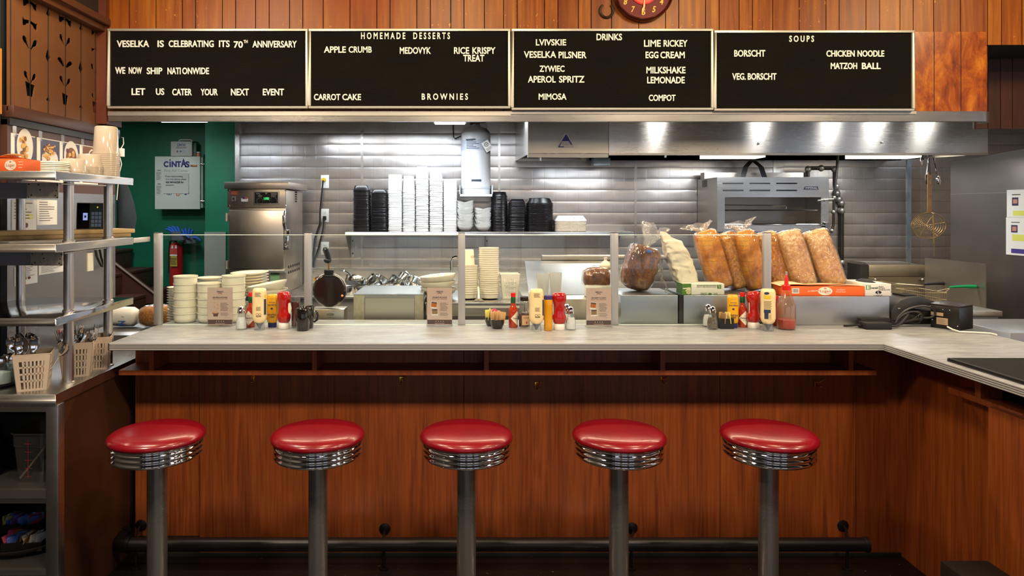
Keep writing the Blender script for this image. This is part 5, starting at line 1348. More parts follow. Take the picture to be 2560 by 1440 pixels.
g = MB(); g.loft([(xx, 5.98, zz, rx, 0.115, 9), (xx, 5.98, zz + 0.006, rx * 1.01, 0.116, 9), (xx, 5.98, zz + 0.04, rx * 0.84, 0.09, 8), (xx, 5.98, zz + 0.046, rx * 0.8, 0.086, 8)], 44); g.build('lid', M('foam_white', '#e8e4da', 0.7), root)
g = MB(); g.prism([(xx + 0.018, zz + 0.022), (xx + 0.026, zz + 0.022), (xx + 0.026, zz + 0.034), (xx + 0.018, zz + 0.036)], 5.98 - 0.108, 5.98 - 0.09); g.build('tab_slot', M('foam_shadow', '#c7b394', 0.7), root)

# fire suppression tank
yt = 6.05; x = X(1189.5, yt); r_ = 36.5 / F * yt
root = thing('suppression_tank', 'white fire suppression tank strapped to the steel wall', 'tank', (x, yt, Z(490, yt)))
zb_, zt_ = Z(486, yt), Z(340, yt)
g = MB(); g.lathe([(0, 0), (r_, 0), (r_, zt_ - zb_), (r_ * 0.96, zt_ - zb_ + 0.03), (r_ * 0.75, zt_ - zb_ + 0.062), (r_ * 0.4, zt_ - zb_ + 0.078), (0.02, zt_ - zb_ + 0.085), (0, zt_ - zb_ + 0.085)], (x, yt, zb_), 40); g.build('cylinder', M('tank_white', '#dfe0e2', 0.35), root, smooth=50)
zv = Z(320, yt)
g = MB(); g.cyl((x, yt, zv), (x, yt, zv + 0.03), 0.045, 0.035); g.cyl((x, yt, zv + 0.03), (x, yt, zv + 0.075), 0.028); g.build('neck', M('tank_white', '#dfe0e2', 0.35), root)
g = MB(); g.box(x - 0.05, x - 0.015, yt - 0.03, yt + 0.03, zv + 0.03, zv + 0.085); g.cyl((x + 0.01, yt - 0.05, zv + 0.055), (x + 0.01, yt, zv + 0.055), 0.03); g.tube([(x + 0.03, yt, zv + 0.05), (x + 0.08, yt, zv + 0.05), (x + 0.12, yt, zv + 0.09)], 0.008); g.build('valve', M('dark_valve', '#2a2320', 0.35, 0.6), root, bevel=0.003)
g = MB()
za, zb4 = Z(378, yt), Z(352, yt); a0, a1 = math.radians(180 + 2), math.radians(320)
def band(g, aa, ab, za, zb, off, m):
    n = 14; vs = [(x + (r_ + off) * math.cos(aa + (ab - aa) * i / n), yt + (r_ + off) * math.sin(aa + (ab - aa) * i / n), zz) for zz in (za, zb) for i in range(n + 1)]
    g.add(vs, [(i, i + 1, n + 2 + i, n + 1 + i) for i in range(n)], m)
band(g, a0, a1, za, zb4, 0.0008, 0)
for k in range(6): band(g, a0 + 0.85, a0 + 0.85 + 0.5 + 0.2 * (k % 3), zb4 - 0.012 - k * 0.013, zb4 - 0.007 - k * 0.013, 0.0014, 1)
band(g, a0 + 0.8, a0 + 1.5, zb4 - 0.006, zb4 + 0.006, 0.0014, 1)
band(g, math.radians(250), math.radians(292), Z(456, yt), Z(449, yt), 0.0008, 0); band(g, math.radians(252), math.radians(290), Z(455, yt), Z(450, yt), 0.0014, 1)
g.build('label', [M('label_pale', '#c3ccd8', 0.5), M('label_ink', '#3a4250', 0.6)], root)
g = MB(); ytg = yt - r_ - 0.004; cx_, cz_ = X(1218, ytg), Z(365, ytg)
R_ = Matrix.Translation((cx_, ytg, cz_)) @ Matrix.Rotation(math.radians(-32), 4, 'Y')
g.box(-0.032, 0.032, -0.0012, 0, -0.045, 0.045, 0); lines(g, -0.024, 0.026, -0.04, -0.016, -0.0016, 3, 1); disc(g, 0, 0.015, 0.018, 0.018, -0.0016, 16, 1); disc(g, 0, 0.015, 0.013, 0.013, -0.002, 16, 0); disc(g, 0, 0.015, 0.005, 0.005, -0.0024, 8, 1)
g.xf(R_); g.build('inspection_tag', [PAPER, INK], root)
g = MB(); w0 = X(1150, yt) - x; 
g.box(x + w0, x - w0, yt - r_ - 0.005, yt + 0.14, Z(490, yt) - 0.006, zb_ - 0.0005)
for s in (-1, 1): g.box(x + s * abs(w0) - 0.004, x + s * abs(w0) + 0.004, yt - r_ - 0.005, yt + 0.14, zb_, zb_ + 0.075)
g.build('bracket', M('bracket_white', '#d5d9de', 0.35), root)
g = MB(); g.box(x + w0 * 0.4, x - w0 * 0.4, yt + r_ * 0.9, YB - 0.002, zb_ + 0.1, zt_ - 0.05); g.build('back_plate', STD, root)
g = MB(); g.lathe([(r_ + 0.0006, 0), (r_ + 0.003, 0.002), (r_ + 0.003, 0.02), (r_ + 0.0006, 0.022)], (x, yt, Z(473, yt)), 36); g.build('strap', M('bracket_white', '#d5d9de', 0.35), root)
g = MB(); y = 6.12; g.tube([(X(1134, y), y, Z(300, y)), (X(1133, y), y, Z(318, y)), (X(1134, y), y, Z(343, y)), (X(1138, y), y, Z(347, y)), (X(1153, y), y, Z(340, y))], 0.0055, 8); g.tube([(X(1153, y), y, Z(340, y)), (X(1160, yt), yt + 0.02, Z(336, yt))], 0.0055, 8); o = g.build('actuator_tube', BLK); tag(o, 'thin black tube looping from above to the white suppression tank', 'tube')

# fluorescent fixtures
DIFF = M('lamp_diffuser', '#eef4ff', 0.4, emit=5.0)
for i, (a, b, y, py, lb) in enumerate(((386, 508, 4.9, 301.5, 'white fluorescent fixture above the green stairwell'), (1083, 1166, 4.9, 306.5, 'white fluorescent fixture above the suppression tank'))):
    z = Z(py, y); xa, xb = X(a, y), X(b, y)
    root = thing('tube_light', lb, 'light fixture', ((xa + xb) / 2, y, z), 'fluorescent fixtures over the kitchen')
    MB().box(xa, xb, y, y + 0.12, z + 0.006, z + 0.06).build('housing', WHT, root, bevel=0.004)
    MB().box(xa + 0.01, xb - 0.01, y + 0.01, y + 0.11, z, z + 0.0055).build('diffuser', DIFF, root)
    MB().box((xa + xb) / 2 - 0.02, (xa + xb) / 2 + 0.02, y + 0.05, y + 0.07, z + 0.06, 2.62).build('hanger', WHT, root)

# exhaust hood
YF5 = 5.0
HX0, HX1, HXM = X(1320, YF5), X(2470, YF5), X(1522, YF5)
zl0, zl1 = Z(385, YF5), 2.62
root = thing('exhaust_hood', 'long stainless exhaust hood over the cooking line', 'range hood', ((HX0 + HX1) / 2, 5.6, zl0))
ANR = 0.25
HS = steel('hood_steel', '#f0f0ee', 0.27, (3, 3, 160), 0.06, 1.0, 0.06, 0.3)
MB().box(HX0, HXM - 0.002, YF5, YF5 + 0.012, Z(383, YF5), zl1).build('front_panel', STW, root)
o = MB().box(HXM + 0.001, HX1, YF5 + 0.001, YF5 + 0.013, Z(382.5, YF5), zl1).build('front_panel', HS, root)
uv = o.data.uv_layers.new(name='brush')
for lp in o.data.loops: co = o.data.vertices[lp.vertex_index].co; uv.data[lp.index].uv = (co.x * 0.3, co.z * 0.3)
nt_ = HS.node_tree; tg = nt_.nodes.new('ShaderNodeTangent'); tg.direction_type = 'UV_MAP'; tg.uv_map = 'brush'
pb_ = [n for n in nt_.nodes if n.type == 'BSDF_PRINCIPLED'][0]; pb_.inputs['Anisotropic'].default_value = 0.92; pb_.inputs['Anisotropic Rotation'].default_value = ANR
nt_.links.new(tg.outputs[0], pb_.inputs['Tangent'])
MB().box(HX0, HXM - 0.002, YF5 + 0.004, YF5 + 0.05, Z(393, YF5), Z(384, YF5)).build('lower_lip', STD, root)
MB().box(HXM, HX1, YF5 - 0.004, YF5 + 0.04, Z(385.5, YF5) - 0.006, Z(383, YF5)).build('lower_lip', STW, root)
for xx in (HX0, HX1 - 0.006):
    g = MB(); g.prism([(YF5 + 0.013, zl0), (YB - 0.003, 2.062), (YB - 0.003, zl1), (YF5 + 0.013, zl1)], xx, xx + 0.006, 'yz'); g.build('end_plate', STV, root)
yr = 5.98
g = MB(); g.box(HX0 + 0.006, X(1466, yr), yr, yr + 0.02, Z(402.5, yr), Z(396.5, yr)); g.build('grease_trough', STD, root)
g = MB(); g.box(X(1474, yr), HX1 - 0.006, yr, yr + 0.02, Z(400.5, yr), Z(388, yr)); g.build('grease_trough', HS, root)
g = MB(); g.prism([(YF5 + 0.06, 2.35), (yr - 0.02, 2.10), (yr - 0.02, 2.12), (YF5 + 0.06, 2.37)], HX0 + 0.01, HX1 - 0.01, 'yz'); g.build('filters', M('dark_filter', '#1c1a18', 0.5, 0.6), root)  # filter slab in one dark colour
g = MB()
for px in (1372, 1392, 1443): g.box(X(px - 4, 5.9), X(px + 4, 5.9), 5.9, 5.92, Z(392, 5.9), Z(380, 5.9))
g.build('filter_handles', M('bulb_cover', '#b8b0a4', 0.3), root)
MB().box(X(1451, 5.88), X(1464, 5.88), 5.86, 5.9, Z(399, 5.88), Z(383, 5.88)).build('junction_cover', M('cream_cover', '#cfc6ac', 0.5), root)
MB().box(X(1484, 5.85), X(1526, 5.85), 5.85, 5.97, Z(414, 5.85), Z(394, 5.85)).build('junction_box', M('galvanised', '#9fb0b4', 0.4, 0.7), root, bevel=0.004)
for px, py, y in ((1351, 388, 5.6), (1663, 380, 5.6)):
    g = MB(); g.cyl((X(px, y), y, Z(py, y)), (X(px, y), y, Z(py - 10, y)), 0.012); g.cyl((X(px, y), y, Z(py + 14, y)), (X(px, y), y, Z(py, y)), 0.008, 0.012); g.build('nozzle', CHR, root)
for a, b in ((2130, 2285), (1760, 1900)):
    y = 5.6; MB().box(X(a, y), X(b, y), y - 0.1, y + 0.1, 2.045, 2.09).build('hood_light', M('hood_lamp_diffuser', '#fff2d8', 0.4, emit=3.0), root)
for px, py in ((1896, 359), (2204, 356)):
    g = MB(); g.lathe([(0, -0.012), (0.007, -0.010), (0.009, 0)], (X(px, YF5), YF5 + 0.001, Z(py, YF5)), 12, axis='y'); g.build('bolt', CHR, root)
g = MB(); g.prism([(X(1392, YF5), Z(369, YF5)), (X(1393, YF5), Z(366, YF5)), (X(1412, YF5), Z(333.5, YF5)), (X(1418, YF5), Z(333.5, YF5)), (X(1434, YF5), Z(366, YF5)), (X(1433, YF5), Z(370, YF5))], YF5 - 0.001, YF5); stk = g.build('triangle_sticker', M('sticker_white', '#e2ded8', 0.5), root)
g = MB(); y = YF5 - 0.0013
g.add([(X(a, YF5), y, Z(b, YF5)) for a, b in ((1396, 366), (1414, 336), (1416.5, 336), (1431, 362), (1427, 362), (1422, 353), (1405, 353), (1399, 366))], [(0, 1, 6, 7), (1, 2, 5, 6), (2, 3, 4, 5)])
g.quad((X(1395, YF5), y, Z(368.5, YF5)), (X(1410, YF5), y, Z(368.5, YF5)), (X(1410, YF5), y, Z(366, YF5)), (X(1396, YF5), y, Z(366, YF5)))
lines(g, X(1404, YF5), X(1426, YF5), Z(363, YF5), Z(355, YF5), y, 3, fill=0.2)
g.build('print', M('sticker_indigo', '#41408a', 0.5), stk)

# salamander broiler
ya, yz = 5.715, 6.19
root = thing('salamander_broiler', 'wall mounted stainless broiler with slotted front above the bread', 'broiler', (X(1930, ya), 5.95, Z(580, ya)))
x0, x1, z0, z1 = X(1793, ya), X(2072, ya), Z(579, ya), Z(443, ya)
ox0, ox1, oz0, oz1 = X(1812, ya), X(2053, ya), Z(564, ya), Z(493, ya)
BS = steel('broiler_steel', '#cfcfcc', 0.25)
g = MB(); g.box(x0, x0 + 0.01, ya + 0.012, yz, z0, z1); g.box(x1 - 0.01, x1, ya + 0.012, yz, z0, z1); g.box(x0 + 0.01, x1 - 0.01, ya + 0.012, yz, z1 - 0.01, z1); g.box(x0 + 0.01, x1 - 0.01, ya + 0.012, yz, z0, z0 + 0.01); g.box(x0 + 0.01, x1 - 0.01, yz - 0.1, yz, z0 + 0.01, z1 - 0.01); g.box(x0 + 0.01, x1 - 0.01, ya + 0.012, yz - 0.1, oz1 + 0.005, oz1 + 0.015)
g.build('body', STD, root)
g = MB(); g.box(x0, x1, ya, ya + 0.011, oz1, z1); g.box(x0, x1, ya, ya + 0.011, z0, oz0); g.box(x0, ox0, ya, ya + 0.011, oz0, oz1); g.box(ox1, x1, ya, ya + 0.011, oz0, oz1); fr_ = g.build('front_panel', BS, root)
g = MB()
for a, b in ((1806, 1859), (1873, 1926), (1940, 1993)):
    for py in (458.5, 476): g.prism([(X(a, ya) + 0.004, Z(py + 1.8, ya)), (X(a, ya), Z(py, ya)), (X(a, ya) + 0.004, Z(py - 1.8, ya)), (X(b, ya) - 0.004, Z(py - 1.8, ya)), (X(b, ya), Z(py, ya)), (X(b, ya) - 0.004, Z(py + 1.8, ya))], ya - 0.0008, ya + 0.001)
g.build('vent_slots', HOLE, fr_)
g = MB(); g.prism([(X(2009, ya), Z(474, ya)), (X(2013, ya), Z(466, ya)), (X(2044, ya), Z(466, ya)), (X(2046, ya), Z(474, ya))], ya - 0.004, ya); np_ = g.build('nameplate', M('nameplate_dark', '#23222a', 0.4), fr_)
g = MB(); put_text(g, 'IMPERIAL', X(2013, ya), X(2043, ya), Z(472.7, ya), Z(467.3, ya), ya - 0.0046, 0.0); g.build('lettering', M('nameplate_silver', '#c9ccd4', 0.3, 0.5), np_, smooth=0)
g = MB()
for s in range(18):
    xx = ox0 + 0.01 + (ox1 - ox0 - 0.02) * s / 17; g.cyl((xx, ya + 0.03, Z(525, ya)), (xx, yz - 0.12, Z(525, ya) + 0.0), 0.003, n=6)
g.cyl((ox0 + 0.002, ya + 0.03, Z(525.5, ya)), (ox1 - 0.01, ya + 0.03, Z(525.5, ya)), 0.0055, n=8); g.build('broiling_rack', CHR, root)
g = MB(); g.tube([(ox0, ya + 0.1, Z(512, ya)), (X(1978, ya), ya + 0.1, Z(513.5, ya)), (X(1980, ya), ya + 0.1, Z(518, ya)), (X(1980, ya), ya + 0.1, Z(524, ya))], 0.004, 8); g.build('rack_handle', CHR, root)
g = MB(); g.cyl((ox0 + 0.003, ya + 0.02, Z(562, ya)), (ox1 - 0.003, ya + 0.02, Z(562, ya)), 0.009, n=12); g.box(ox0 + 0.003, ox1 - 0.003, ya + 0.03, yz - 0.11, z0 + 0.0105, z0 + 0.025); g.build('drip_tray', CHR, root)
g = MB(); g.lathe([(0.0, -0.045), (0.022, -0.045), (0.026, -0.03), (0.026, -0.008), (0.03, 0.0)], (X(2062, ya), ya, Z(563, ya)), 20, axis='y'); g.build('control_knob', CHR, root)
g = MB(); g.box(X(1756, 6.05), X(2006, 6.05), 6.0, 6.1, z1 + 0.0005, Z(432, 6.05)); g.build('flue', STW, root)
for a, b in (((1878, 402), (1857, 436)), ((1885, 402), (1912, 441))):
    g = MB(); p0 = Vector((X(a[0], 5.95), 5.95, Z(a[1], 5.95))); p1 = Vector((X(b[0], 5.9), 5.9, z1 + 0.004)); d_ = Vector((0.022, 0, 0)); e_ = Vector((0, 0.004, 0))
    pm = (p0 + p1) / 2 + Vector((0.014 if a[0] > 1880 else -0.01, 0, 0.02))
    for q0, q1 in ((p0, pm), (pm, p1)): g.add([q0 - d_, q0 + d_, q1 + d_, q1 - d_, q0 - d_ + e_, q0 + d_ + e_, q1 + d_ + e_, q1 - d_ + e_], [(0, 1, 2, 3), (7, 6, 5, 4), (0, 4, 5, 1), (1, 5, 6, 2), (2, 6, 7, 3), (3, 7, 4, 0)])
    g.build('support_strap', M('dark_strap', '#4a4a4c', 0.35, 0.8), root)
g = MB(); 
for k in range(9): yv = 5.95 + k * 0.014; g.quad((x0 - 0.0006, yv, Z(468, 6.0)), (x0 - 0.0006, yv + 0.006, Z(468, 6.0)), (x0 - 0.0006, yv + 0.006, Z(450, 6.0)), (x0 - 0.0006, yv, Z(450, 6.0)))
g.build('side_louvres', HOLE, root)
# gas pipes
IRON = M('dark_pipe', '#35302d', 0.4, 0.7, var='#4a433e', vs=(14, 14, 14)); GALV = M('pale_fitting', '#9a958a', 0.4, 0.7)
def pipe(name, lb, pts, y, r, fits=(), mat=IRON):
    P_ = [(X(a, y), y, Z(b, y)) for a, b in pts]
    root = thing(name, lb, 'pipe', (P_[-1][0], y, P_[-1][2]))
    g = MB(); g.tube(P_, r, 10); g.build('pipe_run', mat, root)
    for a, b in fits:
        g = MB(); g.ball((X(a, y), y, Z(b, y)), r * 1.55, r * 1.55, r * 1.7, 12, 7); g.build('fitting', GALV, root)
pipe('gas_pipe', 'grey gas pipe elbowing up from the broiler top', [(2019, 442), (2019, 428), (2021, 422), (2026, 420.5), (2078, 420.5), (2084, 422), (2087, 428), (2087, 462), (2090, 475)], 5.98, 0.017, [(2020, 423), (2053, 420.5), (2086, 423), (2090, 466)])
pipe('gas_pipe', 'thin dark conduit dropping from the hood beside the broiler', [(2095, 386), (2091, 440), (2085, 490), (2084, 560), (2080, 576), (2072, 579)], 5.9, 0.011, [(2085, 494), (2083, 530), (2079, 577)])
pipe('gas_pipe', 'dark gas pipe running down the wall to the fryer', [(2090, 477), (2094, 490), (2103, 505), (2104, 515), (2103.5, 655), (2104, 668)], 6.18, 0.0195, [(2092, 483), (2097, 498), (2103, 508), (2103.5, 527), (2104, 657)])
pipe('gas_valve', 'short gas valve lever pointing at the broiler corner', [(2084, 498), (2062, 500), (2044, 502)], 5.68, 0.007, [(2060, 500.5)], GALV)
pipe('gas_pipe', 'pale pipe with elbows below the broiler', [(1908, 586), (1913, 580), (1925, 579), (1940, 580), (1948, 587), (1950, 600)], 5.9, 0.014, [(1912, 582), (1938, 580)], GALV)

# skimmer, tongs and tap hung at the hood's end
y = 5.3
root = thing('pipe_tap', 'chrome tap with downturned spout under the hood end', 'tap', (X(2318, y), y, Z(385, y)))
g = MB(); g.tube([(X(2330, y), y, 2.04), (X(2329, y), y, Z(387, y)), (X(2318, y), y, Z(388, y)), (X(2309, y), y, Z(390, y)), (X(2306, y), y, Z(396, y)), (X(2306, y), y, Z(402, y))], 0.013, 10); g.cyl((X(2306, y), y, Z(412, y)), (X(2306, y), y, Z(400, y)), 0.008, 0.013); g.build('spout', CHR, root)
g = MB(); g.cyl((X(2318, y), y - 0.03, Z(390, y)), (X(2318, y), y + 0.03, Z(390, y)), 0.01); g.tube([(X(2318, y), y - 0.03, Z(390, y)), (X(2321, 5.26), 5.255, Z(400, 5.26)), (X(2324, 5.24), 5.235, Z(438, 5.24))], 0.006); g.build('hook', CHR, root)
root = thing('wire_skimmer', 'round gold wire skimmer hanging by its long handle at the hood end', 'skimmer', (X(2322, y), y, Z(600, y)))
GW = M('gold_wire', '#c8a870', 0.3, 0.9)
ys_ = 5.24; cx_, cz_ = X(2321.5, ys_), Z(564, ys_); rx, rz = 43 / F * ys_, 32 / F * ys_
g = MB(); g.tube([(cx_ + rx * math.cos(a), ys_, cz_ + rz * math.sin(a)) for a in [2 * PI * i / 36 for i in range(36)]], 0.0032, 6, closed=True); g.build('ring', GW, root)
for k in range(1, 9):
    u = k / 9; g = MB(); g.tube([(cx_ + rx * u * math.cos(a), ys_ + 0.03 * (1 - u * u), cz_ + rz * u * math.sin(a)) for a in [2 * PI * i / 28 for i in range(28)]], 0.0013, 5, closed=True); g.build('mesh_wire', GW, root)
g = MB()
for a in (0.25, 1.2, 2.2, 3.3, 4.2, 5.3): g.tube([(cx_, ys_ + 0.032, cz_), (cx_ + rx * 0.6 * math.cos(a), ys_ + 0.021, cz_ + rz * 0.6 * math.sin(a)), (cx_ + rx * math.cos(a), ys_, cz_ + rz * math.sin(a))], 0.0016, 5)
g.build('spokes', GW, root)
g = MB(); hx = X(2324, ys_)
for dx in (-0.011, 0.0, 0.011): g.cyl((hx + dx, ys_, Z(432, ys_)), (hx + dx - 0.003, ys_, Z(532, ys_)), 0.0042, n=6)
for py in (432, 446, 462, 490, 518): g.box(hx - 0.015, hx + 0.015, ys_ - 0.005, ys_ + 0.005, Z(py + 1, ys_), Z(py - 1, ys_))
g.box(hx - 0.018, hx + 0.012, ys_ - 0.006, ys_ + 0.006, Z(532, ys_), Z(524, ys_))
g.build('handle', M('copper_handle', '#b08a60', 0.35, 0.7), root)
g = MB(); g.tube([(X(2330, ys_), ys_ - 0.01, Z(540, ys_)), (X(2332, ys_), ys_ - 0.012, Z(580, ys_)), (X(2332, ys_), ys_ - 0.01, Z(608, ys_))], 0.005, 6); g.cyl((X(2333, ys_), ys_ - 0.01, Z(608, ys_)), (X(2333, ys_), ys_ - 0.01, Z(642, ys_)), 0.0018, n=5); g.build('hooked_rod', GW, root)
for k, (lb, (a, b), (c_, e), hand) in enumerate((('shiny tongs with scalloped head hanging beside the skimmer handle', (2335, 388), (2346, 440), 1), ('dark tongs hanging behind the skimmer handle', (2324, 384), (2318, 440), 0))):
    yy = 5.2 + k * 0.1; root = thing('tongs', lb, 'tongs', (X(c_, yy), yy, Z(462, yy)))
    mt = CHR if hand else M('dark_tong', '#5a554f', 0.35, 0.9)
    for dx in (0, 3): g = MB(); g.tube([(X(a, yy), yy + dx * 0.004, Z(b, yy)), (X((a + c_) / 2 + dx, yy), yy + dx * 0.006, Z((b + e) / 2, yy)), (X(c_ + dx, yy), yy + dx * 0.007, Z(e, yy))], [0.004, 0.006, 0.008], 6); g.loft([(X(c_ + 1 + dx, yy), yy + dx * 0.007, Z(461, yy), 0.006, 0.006, 2), (X(c_ + 1 + dx, yy), yy + dx * 0.007, Z(455, yy), 0.014, 0.009, 2), (X(c_ + dx, yy), yy + dx * 0.007, Z(440, yy), 0.012, 0.009, 2), (X(c_ + dx, yy), yy + dx * 0.007, Z(436, yy), 0.006, 0.006, 2)], 12); g.build('arm', mt, root)

# fryer line
root = thing('fryer', 'steel deep fryer with backsplash behind the card machine', 'fryer', (3.2, 5.5, 0))
FS = steel('fryer_steel', '#b3a88f', 0.4, (3, 3, 120), 0.12, 0.9, 0.2); yf = 5.75
MB().box(X(2173, yf), X(2318, yf), yf, yf + 0.2, Z(691, yf), Z(663, yf)).build('flue_box', FS, root, bevel=0.003)
MB().box(X(2168, yf), X(2280, yf), yf + 0.02, yf + 0.2, Z(663, yf) + 0.0005, Z(656.5, yf)).build('flue_cap', STD, root)
MB().box(X(2152, yf), X(2172, yf), yf + 0.01, yf + 0.2, Z(722, yf), Z(661, yf)).build('side_post', M('dark_post', '#2e2a25', 0.5), root)
MB().box(X(2173, yf), X(2318, yf), yf + 0.012, yf + 0.04, 0.9, Z(692, yf)).build('backsplash', FS, root)
for px in (2188, 2306): g = MB(); g.ball((X(px, yf), yf, Z(699, yf)), 0.012); g.build('knob', CHR, root)
MB().box(X(2173, yf), 3.72, 5.0, 5.74, 0.05, 0.90).build('body', FS, root)
MB().box(X(2190, yf), 3.70, 5.1, 5.72, 0.9005, 0.906).build('oil_well', M('frying_oil', '#3a2a14', 0.1), root)
root = thing('splash_partition', 'upright steel splash partition on the right of the fryer', 'partition', (3.74, 5.3, 0.9))
g = MB(); g.prism([(5.0, Z(771, 5.0)), (5.0, 1.244), (5.655, 1.244), (5.655, 0.9), (5.1, 0.9)], 3.74, 3.746, 'yz'); g.build('panel', steel('partition_steel', '#a9a49b', 0.4, (3, 3, 90), 0.1, 0.95, 0.2), root)
def fry_basket(lb, cx, cy, cz, w_, d_, h_, hm, rz, hpx):
    root = thing('fry_basket', lb, 'fry basket', (cx, cy, cz)); Wm = M('basket_wire', '#d2c197', 0.35, 0.8)
    g = MB()
    for z_ in (0, h_ / 2, h_): 
        r_ = 0.003 if z_ == h_ else 0.0016
        g.tube([(cx - w_, cy - d_, cz + z_), (cx + w_, cy - d_, cz + z_), (cx + w_, cy + d_, cz + z_), (cx - w_, cy + d_, cz + z_)], r_, 5, closed=True)
    g.build('rim', Wm, root)
    g = MB()
    n = 12
    for i in range(n + 1):
        u = -1 + 2 * i / n
        for s in (-1, 1): g.cyl((cx + w_ * u, cy + d_ * s, cz), (cx + w_ * u, cy + d_ * s, cz + h_), 0.0011, n=4); g.cyl((cx + w_ * s, cy + d_ * u, cz), (cx + w_ * s, cy + d_ * u, cz + h_), 0.0011, n=4)
        g.cyl((cx + w_ * u, cy - d_, cz), (cx + w_ * u, cy + d_, cz), 0.0011, n=4)
    g.build('mesh', Wm, root)
    g = MB(); (ha, hb, hy) = hpx
    g.tube([(cx + w_, cy - d_ * 0.3, cz + h_), (X(ha[0], hy), hy, Z(ha[1], hy) - 0.01), (X(ha[0], hy), hy, Z(ha[1], hy))], 0.0035, 6); g.tube([(cx + w_, cy - d_ * 0.9, cz + h_), (X(ha[0], hy), hy, Z(ha[1], hy) - 0.01)], 0.0035, 6); g.build('handle_wire', Wm, root)
    g = MB(); g.tube([(X(ha[0] + (hb[0] - ha[0]) * u, hy), hy - 0.02 * u, Z(ha[1] + (hb[1] - ha[1]) * u - 1.2 * math.sin(u * PI), hy)) for u in (0, 0.2, 0.5, 0.8, 0.95, 1)], [0.007, 0.009, 0.010, 0.013, 0.012, 0.005], 10); g.build('handle_grip', hm, root)
fry_basket('gold wire fry basket with a green handle in front of the partition', 3.42, 5.22, 0.93, 0.09, 0.15, 0.10, M('handle_green', '#0d9a5e', 0.4), 0, ((2374, 718), (2438, 716), 5.1))
fry_basket('gold wire fry basket with a black handle at the back of the fryer', 3.30, 5.56, 0.93, 0.12, 0.13, 0.12, BLK, 0, ((2309, 711), (2367, 708), 5.45))
root = thing('steel_bin', 'grey lidded steel bin behind the black box, below the partition', 'bin', (3.3, 4.5, 0))
yb5 = 4.45
MB().box(X(2405, yb5), X(2500, yb5), yb5 + 0.015, 4.95, 0.0, Z(793, yb5)).build('body', STD, root); MB().box(X(2400, yb5), X(2507, yb5), yb5, 4.97, Z(792, yb5), Z(778, yb5)).build('lid', STW, root, bevel=0.004)
o = MB().box(X(2526, 3.9), X(2526, 3.9) + 0.6, 3.9, 4.4, 0.0, Z(832, 3.9)).build('steel_cart', STD, bevel=0.004); tag(o, 'low grey steel cart behind the side arm of the counter', 'cart')
# sheets on the right steel wall
for k, (p0, p1, a, lb) in enumerate(((475, 543, 2519, 'recipe sheet with a pink food picture, upper one on the right steel wall'), (543.5, 636, 2517, 'recipe sheet with a purple banner, lower one on the right steel wall'))):
    y1 = XRW * F / (a - CX); y0 = 4.86; z1, z0 = Z(p0, y1), Z(p1, y1)
    root = thing('recipe_sheet', lb, 'paper', (XRW, (y0 + y1) / 2, z0), 'recipe sheets on the right wall')
    def rq(g, ya, yb, za, zb, off, m=0): g.quad((XRW - off, y1 - ya, z0 + za), (XRW - off, y1 - yb, z0 + za), (XRW - off, y1 - yb, z0 + zb), (XRW - off, y1 - ya, z0 + zb), m)
    Hh = z1 - z0
    g = MB(); g.box(XRW - 0.0062, XRW - 0.0042, y0, y1, z0, z1); g.build('paper', PAPER, root)
    g = MB(); rq(g, 0.05, 0.11, Hh * 0.42 if k == 0 else Hh * 0.6, Hh * 0.72 if k == 0 else Hh * 0.8, 0.0066, 0); rq(g, 0.06, 0.10, Hh * 0.5 if k == 0 else Hh * 0.64, Hh * 0.65 if k == 0 else Hh * 0.76, 0.007, 1); rq(g, 0.06, 0.3, Hh * 0.06 if k == 0 else Hh * 0.38, Hh * 0.24 if k == 0 else Hh * 0.55, 0.0066, 2); rq(g, 0.05, 0.13, Hh * 0.80 if k == 0 else Hh * 0.86, Hh * 0.84 if k == 0 else Hh * 0.885, 0.0066, 4)
    if k: rq(g, 0.05, 0.3, Hh * 0.05, Hh * 0.17, 0.0066, 3)
    g.build('print', [PH['p'], M('photo_pink', '#c88a78', 0.5), M('highlight_soft', '#dfe06a', 0.7), M('banner_purple', '#4a3a8a', 0.6), GREYINK], root)
# ------------------------------------------------------------------ behind the counter
# steel units just behind the worktop
CREAMST = steel('warm_steel', '#d9cdb4', 0.34)
root = thing('toaster_cabinet', 'low steel box cabinet with worn edges behind the second glass pane', 'cabinet', (X(970, 3.8), 4.0, 0.9))
y = 3.8; x0, x1, zt = X(884, y), X(1058, y), Z(737, y)
MB().box(x0, x1, y + 0.012, 4.24, 0.85, zt - 0.002).build('body', STD, root)
MB().box(x0, x1, y, 4.24, zt - 0.0015, zt + 0.003).build('top_sheet', ST, root)
MB().box(X(912, y), X(1036, y), y + 0.004, y + 0.0115, 0.86, Z(745, y)).build('front_door', CREAMST, root)
for a, b, w_ in ((884, 911, 0), (1037, 1058, 1)):
    f_ = MB().box(X(a, y), X(b, y), y, y + 0.0115, 0.86, Z(738, y)).build('corner_frame', M('worn_frame', '#b5a888', 0.4, 0.7, var='#c9bfa5' if not w_ else '#3a3026', vs=(40, 40, 30)), root)
MB().box(X(911, y), X(1037, y), y, y + 0.0035, Z(744.5, y), Z(738, y)).build('top_frame', STD, root)
root = thing('pass_shelf', 'steel ledge carrying the bowl stacks behind the third glass pane', 'shelf', (X(1230, 3.9), 4.1, 0.8))
y = 3.86; zp_ = 1.12
MB().box(X(1062, y), X(1312, y), y, 4.45, zp_ - 0.012, zp_).build('ledge', ST, root, bevel=0.002)
MB().box(X(1064, y), X(1311, y), y + 0.03, 4.4, 0.8, zp_ - 0.0125).build('body', CREAMST, root)
MB().box(X(1160, y), X(1300, y), y + 0.01, y + 0.028, Z(771, y), Z(762, y)).build('handle_rail', M('white_rail', '#ebe6da', 0.35), root, bevel=0.003)
